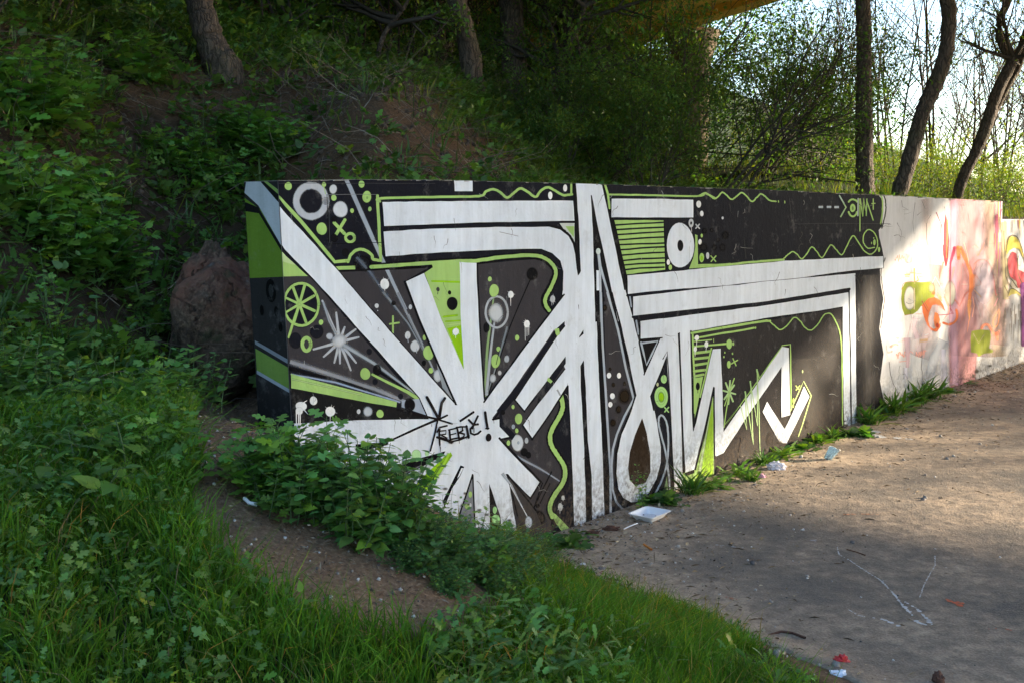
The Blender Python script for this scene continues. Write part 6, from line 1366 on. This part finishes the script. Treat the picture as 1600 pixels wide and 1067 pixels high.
for k, px, py, sc, nm, lab in [
    ('celandine', 120, 420, 1.0, 'celandine_plant', 'big lobed-leaf plant hanging over the left bank, its left part'), ('celandine', 60, 360, 1.1, 'celandine_plant', 'big lobed-leaf plant at the left edge above the dry grass'), ('celandine', 180, 440, 0.9, 'celandine_plant', 'big lobed-leaf plant hanging over the left bank, its right part'),
    ('celandine2', 120, 330, 1.2, 'celandine_plant', 'lobed-leaf plant at the top of the left leafy mass'), ('nettle2', 80, 660, 0.9, 'nettle', 'broad-leaved plant low at the left edge above the grass'), ('nettle', 15, 640, 0.8, 'nettle', 'nettle at the left edge of the picture'),
    ('celandine2', 210, 650, 0.9, 'celandine_plant', 'rounded-leaf plant beside the dirt trail, left of it'), ('nettle2', 270, 640, 0.85, 'nettle', 'nettle leaning over the dirt trail below the boulder'), ('round', 165, 770, 1.3, 'celandine_plant', 'light round-leaved seedlings in the grass at the left'),
    ('celandine2', 230, 735, 0.7, 'celandine_plant', 'light green leaves in the grass left of the trail'), ('tall', 322, 250, 0.9, 'celandine_plant', 'tall leafy stem above the boulder'), ('celandine', 390, 235, 0.9, 'celandine_plant', 'bright leafy plant on the bank up and left of the wall corner'),
    ('celandine', 445, 250, 0.8, 'celandine_plant', 'bright leafy plant on the bank right over the wall corner'), ('celandine2', 340, 300, 1.0, 'celandine_plant', 'leafy plant on top of the boulder'), ('celandine2', 270, 260, 1.0, 'celandine_plant', 'leafy plant left of the tall leafy stem'),
    ('celandine', 40, 200, 1.2, 'celandine_plant', 'large drooping-leaf plant at the upper left edge'), ('nettle', 110, 170, 1.1, 'nettle', 'large-leaved plant in the upper left shade'), ('celandine', 210, 130, 1.0, 'celandine_plant', 'leafy plant left of the big rooted trunk'),
    ('tall', 95, 560, 0.7, 'celandine_plant', 'pale leafy spike over the dry grass at the left'), ('celandine2', 330, 500, 0.55, 'celandine_plant', 'small leaves growing over the lower boulder'), ('nettle2', 240, 520, 0.6, 'nettle', 'dark nettle left of the boulder foot'), ('tall', 480, 110, 0.9, 'celandine_plant', 'leafy stem on top of the bank above the roots')]:
    put_plant(k, hit(px, py), sc, px, nm, lab)
for k, px, py, sc, nm, lab in [
    ('dandelion2', 895, 838, 0.85, 'dandelion', 'flat dandelion at the foot of the white stems'), ('low', 872, 850, 1.2, 'ivy', 'small vine over the green end of the snake line'), ('tall', 1005, 796, 0.42, 'weed_stalk', 'single tall weed stalk in front of the teardrop'), ('low', 1032, 785, 1.3, 'weed', 'grey-green low weed between the teardrop and the stems'),
    ('round', 1130, 752, 0.45, 'weed', 'tiny round-leaved weed between the first two sunlit dandelions'), ('blade', 1192, 727, 0.55, 'grass_tuft', 'short grass tuft behind the crumpled bag'), ('low', 1202, 722, 0.9, 'weed', 'low weed rooted at the wall left of the white tick'), ('blade', 1300, 688, 0.6, 'grass_tuft', 'short grass tuft between the brightest dandelion and the white uprights'), ('round', 1238, 706, 0.4, 'weed', 'tiny seedling at the wall right of the white tick'), ('low', 1100, 764, 0.8, 'weed', 'small low weed beside the bright green wedge'), ('low', 1376, 656, 0.9, 'weed', 'small low weed under the brown end of the black paint'),
    ('blade', 1082, 772, 0.8, 'grass_tuft', 'grass tuft at the foot of the bright green wedge'), ('dandelion', 1110, 760, 0.85, 'dandelion', 'sunlit dandelion left of the crumpled bag'), ('dandelion', 1155, 742, 0.9, 'dandelion', 'sunlit dandelion under the zigzag of the lettering'), ('dandelion', 1222, 712, 0.95, 'dandelion', 'sunlit dandelion at the point of the white tick'),
    ('dandelion', 1278, 692, 1.05, 'dandelion', 'bright dandelion right above the plastic cup'), ('low', 1250, 702, 1.1, 'weed', 'dark low weed between the tick and the plastic cup'), ('dandelion2', 1320, 680, 1.0, 'dandelion', 'dandelion at the foot of the two white uprights'), ('low', 1340, 681, 1.4, 'weed', 'trailing weed beside the pale chalk square'),
    ('blade', 1358, 663, 1.0, 'grass_tuft', 'grass tuft between the white uprights and the brown edge'), ('blade', 1392, 648, 1.2, 'grass_tuft', 'grass tuft where the black paint ends'), ('dandelion2', 1405, 640, 1.2, 'dandelion', 'dark dandelion under the wavy edge of the paint'), ('blade', 1425, 630, 1.2, 'grass_tuft', 'grass tuft under the red scribble on the pale wall'),
    ('blade', 1445, 622, 1.1, 'grass_tuft', 'last tuft of the long weed row on the pale wall'), ('dandelion', 1416, 634, 0.9, 'dandelion', 'dandelion in the middle of the weed row on the pale wall'), ('low', 1470, 612, 1.0, 'weed', 'yellowish low weed under the olive patch'), ('dandelion2', 1514, 599, 0.9, 'dandelion', 'lone dandelion at the foot of the pink stripe'), ('blade', 1175, 752, 0.45, 'grass_tuft', 'small grass tuft on the path in front of the crumpled bag')]:
    g = ground_px(px, py); s0, d0 = sd(g[0], g[1]); d0 = max(d0, 0.05); put_plant(k, (*xy(s0, d0), 0.012), sc, px, nm, lab)
# arching grass tuft beside the boulder
put_plant('blade', hit(322, 560) + np.array([0, 0, 0.05]), 1.3, 0.3, 'grass_tuft', 'long drooping grass tuft at the left side of the boulder')

# ------------------------------------------------------------------ litter
M_FOAM = plain_mat('white_foam', (0.80, 0.80, 0.82), 0.45, 0.5, 0.02, 30, 0.05); M_CUP = plain_mat('clear_plastic', (0.62, 0.78, 0.86), 0.15, 0.6, 0.05, 20, 0, trans=0.75)
M_BAG = plain_mat('thin_plastic_bag', (0.72, 0.68, 0.72), 0.35, 0.6, 0.08, 25, 0.2, trans=0.2); M_PAPER = plain_mat('white_paper', (0.75, 0.78, 0.85), 0.8, 0.3, 0.05, 40, 0.3); M_RED = plain_mat('red_wrapper', (0.5, 0.02, 0.025), 0.4, 0.5, 0.2, 30, 0.2); M_PINK = plain_mat('pink_wrapper', (0.6, 0.3, 0.38), 0.5, 0.4, 0.15, 30, 0.2)
M_BROWN = plain_mat('brown_husk', (0.10, 0.05, 0.035), 0.9, 0.2, 0.4, 60, 0.6, 0.006); M_ORANGE = plain_mat('orange_filter', (0.6, 0.22, 0.05), 0.8, 0.2, 0.1, 50, 0.1)
def rrect(w, l, r, n=5):
    out = []
    for cx, cy, a0 in ((w - r, l - r, 0), (-w + r, l - r, 1.5708), (-w + r, -l + r, 3.1416), (w - r, -l + r, 4.7124)):
        for k in range(n + 1): a = a0 + k / n * 1.5708; out.append((cx + r * math.cos(a), cy + r * math.sin(a)))
    return np.array(out)
def foam_tray():
    e = empty('foam_tray', tuple(ground_px(1015, 810)), 'empty white foam food tray lying on the asphalt by the wall', 'tray', None, math.radians(-38))
    rings = [(0.050, 0.066, 0.012, 0.003), (0.072, 0.092, 0.02, 0.034), (0.080, 0.100, 0.022, 0.035), (0.080, 0.100, 0.022, 0.038), (0.071, 0.091, 0.02, 0.0375), (0.052, 0.070, 0.014, 0.008)]
    V = []; 
    for w, l, r, z in rings: q = rrect(w, l, r); V.append(np.hstack([q, np.full((len(q), 1), z)]))
    n = len(V[0]); V = np.concatenate(V + [np.array([[0, 0, 0.003]]), np.array([[0, 0, 0.008]])]); F = []
    for k in range(5):
        for i in range(n): j = (i + 1) % n; F += [(k * n + i, k * n + j, (k + 1) * n + j), (k * n + i, (k + 1) * n + j, (k + 1) * n + i)]
    for i in range(n): j = (i + 1) % n; F += [(j, i, 6 * n), (5 * n + i, 5 * n + j, 6 * n + 1)]
    mb = MB(); mb.add(V, F); o = mb.build('tray_body', M_FOAM, e, smooth=False)
foam_tray()
def crumple(name, px, py, size, seed, mat, label, cat, amp=0.5, flat=0.7, sub=4):
    import bmesh
    bm = bmesh.new(); bmesh.ops.create_icosphere(bm, subdivisions=sub, radius=1.0)
    for v in bm.verts:
        n = v.co.normalized(); k = 1 + amp * (abs(noise.noise(n * 2.2 + Vector((seed, 0, 0)))) * 1.6 - 0.4) + amp * 0.5 * (abs(noise.noise(n * 5.5 + Vector((seed, 3, 0)))) * 1.4 - 0.3)
        v.co = Vector((n.x * size[0], n.y * size[1], max(n.z, -0.55) * size[2])) * k
    me = bpy.data.meshes.new(name); bm.to_mesh(me); bm.free(); me.materials.append(mat)
    o = bpy.data.objects.new(name, me); COL.objects.link(o); g = ground_px(px, py); o.location = (g[0], g[1], g[2] + size[2] * 0.5); return tag(o, label, cat)
crumple('plastic_bag', 1213, 733, (0.058, 0.042, 0.034), 4, M_BAG, 'crumpled pale plastic bag in front of the white tick', 'bag', 0.32)
crumple('wrapper', 1190, 746, (0.025, 0.02, 0.016), 6, M_PINK, 'small crumpled pink wrapper left of the plastic bag', 'wrapper', 0.6, sub=3)
crumple('wrapper', 1315, 1036, (0.026, 0.018, 0.020), 9, M_RED, 'crumpled shiny red wrapper by the grass edge', 'wrapper', 0.7, sub=3)
crumple('paper_scrap', 1310, 1060, (0.030, 0.024, 0.020), 11, M_PAPER, 'crumpled white paper tissue below the red wrapper', 'paper', 0.6)
crumple('pine_cone', 1466, 1066, (0.020, 0.020, 0.026), 13, M_BROWN, 'dark brown cone at the bottom edge of the path', 'cone', 0.4, sub=3)
crumple('dry_leaf', 955, 828, (0.040, 0.022, 0.016), 15, M_BROWN, 'curled reddish dead leaf beside the foam tray', 'leaf', 0.7, sub=3)
crumple('dry_leaf', 925, 833, (0.034, 0.018, 0.010), 17, M_BROWN, 'curled dead leaf at the foot of the white stems', 'leaf', 0.7, sub=3)
crumple('pebble', 911, 884, (0.014, 0.012, 0.011), 19, M_FOAM, 'round white pebble on the dark soil', 'stone', 0.15, sub=3)
crumple('pebble', 899, 888, (0.008, 0.012, 0.006), 20, M_FOAM, 'thin white chip beside the round white pebble', 'stone', 0.3, sub=2)
def stick(name, pts, r, mat, label, cat, zoff=0.01):
    mb = MB(); P = [ground_px(a, b) + np.array([0, 0, zoff]) for a, b in pts]
    if name == 'plastic_strip': P = [hit(a, b) + np.array([0, 0, 0.012]) for a, b in pts]
    v, f = tube(np.array(P), r, 7); mb.add(v, f, (0.14, 0.10, 0.07)); return tag(mb.build(name, mat), label, cat)
stick('cigarette_butt', [(1006, 853), (1012, 857), (1018, 861)], 0.0055, M_ORANGE, 'orange cigarette end on the asphalt below the foam tray', 'cigarette')
stick('plastic_strip', [(382, 786), (390, 793), (402, 795)], 0.006, M_FOAM, 'curved white plastic strip on the dirt trail', 'strip')
stick('twig', [(975, 829), (985, 824), (996, 820)], 0.003, M_PAPER, 'pale dry stalk between the dead leaf and the tray', 'twig')
stick('twig', [(1258, 1000), (1238, 992), (1221, 990), (1200, 996)], 0.005, M_BROWN, 'brown twig lying along the grass edge', 'twig')
stick('twig', [(1323, 861), (1338, 865), (1352, 870)], 0.003, M_BROWN, 'thin dark twig on the shaded asphalt beside the white paint drips', 'twig')
def cup():
    g = ground_px(1292, 718); e = empty('plastic_cup', tuple(g), 'clear crushed plastic cup standing askew on the path by the wall', 'cup'); e.rotation_euler = (0.35, 0.45, 0.6)
    rng = np.random.default_rng(3)
    def ringv(r, z, k): 
        th = np.linspace(0, 2 * np.pi, 28, endpoint=False); rr = r * (1 + k * np.sin(th * 3 + 1) + 0.5 * k * np.sin(th * 5)); return np.stack([np.cos(th) * rr, np.sin(th) * rr, np.full(28, z) + 0.006 * k * 8 * np.sin(th * 2)], 1)
    prof = [(0.0, 0.003, 0), (0.024, 0.002, 0.02), (0.027, 0.03, 0.08), (0.030, 0.06, 0.12), (0.034, 0.09, 0.10), (0.0355, 0.092, 0.10), (0.033, 0.09, 0.10), (0.029, 0.06, 0.12), (0.0262, 0.03, 0.08), (0.023, 0.005, 0.02), (0.0, 0.006, 0)]
    V = np.concatenate([ringv(max(a, 1e-4), b, c) for a, b, c in prof]); F = []
    for k in range(len(prof) - 1):
        for i in range(28): j = (i + 1) % 28; F += [(k * 28 + i, k * 28 + j, (k + 1) * 28 + j), (k * 28 + i, (k + 1) * 28 + j, (k + 1) * 28 + i)]
    mb = MB(); mb.add(V, F); mb.build('cup_body', M_CUP, e)
cup()
# ------------------------------------------------------------------ paint spilled on the asphalt
M_SPILL = attr_mat('spilled_paint', 0.7, 50, 0.8, 1.1, 0.1)
def spill(name, lines, label, col, rough=0.0):
    rng = np.random.default_rng(len(lines)); mb = MB(); k = 0
    for pts, w0, w1, gap in lines:
        P = np.array([ground_px(a, b)[:2] for a, b in pts]); seg = np.linalg.norm(np.diff(P, axis=0), axis=1); L = seg.sum(); n = max(6, int(L / 0.006)); cum = np.concatenate([[0], np.cumsum(seg)]) / L
        tt = np.linspace(0, 1, n); X = np.interp(tt, cum, P[:, 0]); Y = np.interp(tt, cum, P[:, 1])
        for i in range(n):
            if rng.random() < gap: continue
            w = (w0 + (w1 - w0) * tt[i]) * rng.uniform(0.5, 1.3); k += 1; th = np.linspace(0, 6.283, 8)[:-1]
            x = X[i] + rng.normal(0, w * 0.25); y = Y[i] + rng.normal(0, w * 0.25); rr = w * rng.uniform(0.7, 1.3, 7)
            sp, dp = sd(x, y); z = 0.012 + 0.004 + 0.0 + max(0.010 * float(fbm(sp * 0.9, dp * 0.9, 21) + 0.1), 0.004) + 0.0022 + (k % 9) * 0.00012
            V = np.stack([x + np.cos(th) * rr, y + np.sin(th) * rr, np.full(7, z)], 1); V = np.vstack([[x, y, z], V]); F = [(0, a + 1, (a + 1) % 7 + 1) for a in range(7)]; mb.add(V, F, col)
    return tag(mb.build(name, M_SPILL, smooth=False), label, 'paint mark')
WC = (0.55, 0.55, 0.54)
spill('paint_drip', [([(1308, 856), (1311, 868), (1326, 876), (1350, 892), (1376, 908), (1395, 928), (1415, 953)], 0.003, 0.006, 0.35), ([(1413, 950), (1426, 963)], 0.010, 0.006, 0.2), ([(1414, 942), (1432, 952), (1445, 966), (1456, 977)], 0.005, 0.010, 0.35), ([(1430, 972), (1440, 976), (1452, 980)], 0.010, 0.008, 0.5)], 'long white paint drip line on the asphalt ending in blots', WC)
spill('paint_drip', [([(1326, 954), (1338, 962), (1350, 965)], 0.003, 0.004, 0.15), ([(1358, 966), (1380, 970), (1396, 976), (1404, 980)], 0.003, 0.011, 0.5)], 'short curved white paint drip line near the bottom of the path', WC)
spill('paint_drip', [([(1461, 870), (1461, 885), (1452, 900), (1444, 915), (1437, 935)], 0.003, 0.003, 0.3)], 'thin white paint drip line right of the long one', WC)
spill('paint_smear', [([(1475, 936), (1488, 942), (1502, 948)], 0.006, 0.018, 0.5), ([(1482, 938), (1504, 944)], 0.006, 0.008, 0.5)], 'orange paint smear on the shaded asphalt', (0.5, 0.10, 0.04))
spill('paint_smear', [([(1566, 984), (1580, 986)], 0.01, 0.006, 0.6), ([(1540, 985), (1556, 984)], 0.004, 0.004, 0.8)], 'small faded orange smear near the right edge of the path', (0.38, 0.09, 0.04))
spill('paint_smear', [([(1318, 805), (1345, 804), (1374, 805)], 0.010, 0.006, 0.6)], 'faint orange streak on the sunlit asphalt', (0.42, 0.18, 0.09))
spill('paint_smear', [([(1133, 934), (1150, 938)], 0.010, 0.008, 0.6)], 'faded reddish smear near the grass edge of the path', (0.30, 0.12, 0.07))
spill('chalk_square', [([(1340, 672), (1372, 676)], 0.03, 0.03, 0.3), ([(1340, 678), (1368, 681)], 0.03, 0.03, 0.4), ([(1370, 683), (1440, 688)], 0.03, 0.02, 0.85)], 'pale worn paint patch on the asphalt near the two white uprights', (0.42, 0.42, 0.42))
spill('paint_splash', [([(1262, 846), (1275, 845)], 0.012, 0.006, 0.4), ([(1110, 852), (1150, 856), (1175, 858)], 0.008, 0.004, 0.75)], 'whitish blurred spots on the asphalt in the shadow', (0.30, 0.30, 0.31))
# ------------------------------------------------------------------ leaf litter, grit and husks
lt = MB(); rr_ = np.random.default_rng(90)
FL = (np.array([(0, 0, 0), (0.5, 0.3, 0.12), (1, 0, 0.05), (0.5, -0.3, 0.10)]), LEAF_F)
def path_pts(n, f):
    s = rr_.uniform(-2.6, 9, n); d = rr_.exponential(0.9, n) * 1.0; m = (s > edge_s(d) - 0.16) & (d > 0.01) & (rr_.random(n) < f(s, d)); return s[m], d[m]
def path_z(s, d): return 0.012 + np.maximum(0.010 * (fbm(s * 0.9, d * 0.9, 21) + 0.1), 0.004) + np.maximum(height(s, d), 0)
fdens = lambda s, d: np.clip(0.9 * np.exp(-d / 0.35) + 1.0 * np.exp(-(s - edge_s(d)) / 0.22) + 0.5 * np.clip(fbm(s * 1.2, d * 1.2, 92) + 0.1, 0, 1), 0, 1)
s, d = path_pts(20000, fdens); x, y = xy(s, d); n = len(s)
cc = np.array([(0.30, 0.20, 0.10), (0.20, 0.12, 0.06), (0.38, 0.28, 0.17), (0.12, 0.075, 0.045), (0.42, 0.34, 0.22)])[rr_.integers(5, size=n)] * rr_.uniform(0.7, 1.2, (n, 1))
scatter(lt, *FL, frames(rdir(rr_, n) * np.array([1, 1, 0.25]), np.array([0, 0, 1.0]) + rr_.normal(0, 0.5, (n, 3))), np.stack([x, y, path_z(s, d) + 0.003], 1), 0.015 * rr_.uniform(0.3, 1.6, n) ** 1.4, cc)
s, d = path_pts(5000, fdens); x, y = xy(s, d); n = len(s); c2 = np.array([(0.30, 0.22, 0.13), (0.14, 0.09, 0.05)])[rr_.integers(2, size=n)]
scatter(lt, FL[0] * np.array([1, 0.12, 1]), FL[1], frames(rdir(rr_, n) * np.array([1, 1, 0.1]), np.array([0, 0, 1.0]) + rr_.normal(0, 0.3, (n, 3))), np.stack([x, y, path_z(s, d) + 0.004], 1), 0.045 * rr_.uniform(0.4, 1.5, n), c2)
x, y, z, s_, d_, px, py = lawn_pts(40000, rr_, thin=0); 
def dirt_pts(n):
    s = rr_.uniform(-4.5, -1.5, n); d = rr_.uniform(-1.3, 1.8, n); x, y = xy(s, d); z = height(s, d); px, py = project(np.stack([x, y, z], -1)); j = fbm(x * 6, y * 6, 5) * 40; m = in_poly(px + j, py + j, DIRT_G) & (y > 0.3); return x[m], y[m], z[m]
x, y, z = dirt_pts(26000); n = len(x); cc = np.array([(0.20, 0.14, 0.09), (0.12, 0.08, 0.05), (0.28, 0.22, 0.15), (0.07, 0.05, 0.035)])[rr_.integers(4, size=n)]
scatter(lt, FL[0] * np.array([1, 0.3, 1]), FL[1], frames(rdir(rr_, n) * np.array([1, 1, 0.3]), np.array([0, 0, 1.0]) + rr_.normal(0, 0.5, (n, 3))), np.stack([x, y, z + 0.004], 1), 0.016 * rr_.uniform(0.4, 1.8, n), cc)
o = lt.build('leaf_litter', M_TWIG); tag(o, 'dry leaf bits, husks and stalks scattered over path and dirt trail', kind='stuff')
gt = MB(); s, d = path_pts(9000, lambda s, d: 0.25 + 0.75 * fdens(s, d)); x, y = xy(s, d); pebbles(gt, x, y, path_z(s, d) + 0.001, rr_, 0.0045, [(0.3, 0.28, 0.25), (0.12, 0.11, 0.10), (0.5, 0.47, 0.43), (0.2, 0.15, 0.11)])
x, y, z = dirt_pts(3500); pebbles(gt, x, y, z + 0.001, rr_, 0.004, [(0.2, 0.17, 0.14), (0.1, 0.08, 0.07), (0.5, 0.48, 0.45)])
s, d = path_pts(500, lambda s, d: 0.2 + 0.8 * fdens(s, d)); x, y = xy(s, d); pebbles(gt, x, y, path_z(s, d) + 0.001, rr_, 0.011, [(0.3, 0.27, 0.24), (0.15, 0.13, 0.12), (0.42, 0.39, 0.35)])
o = gt.build('gravel', attr_mat('grit')); tag(o, 'grit and tiny stones scattered over the path', kind='stuff')
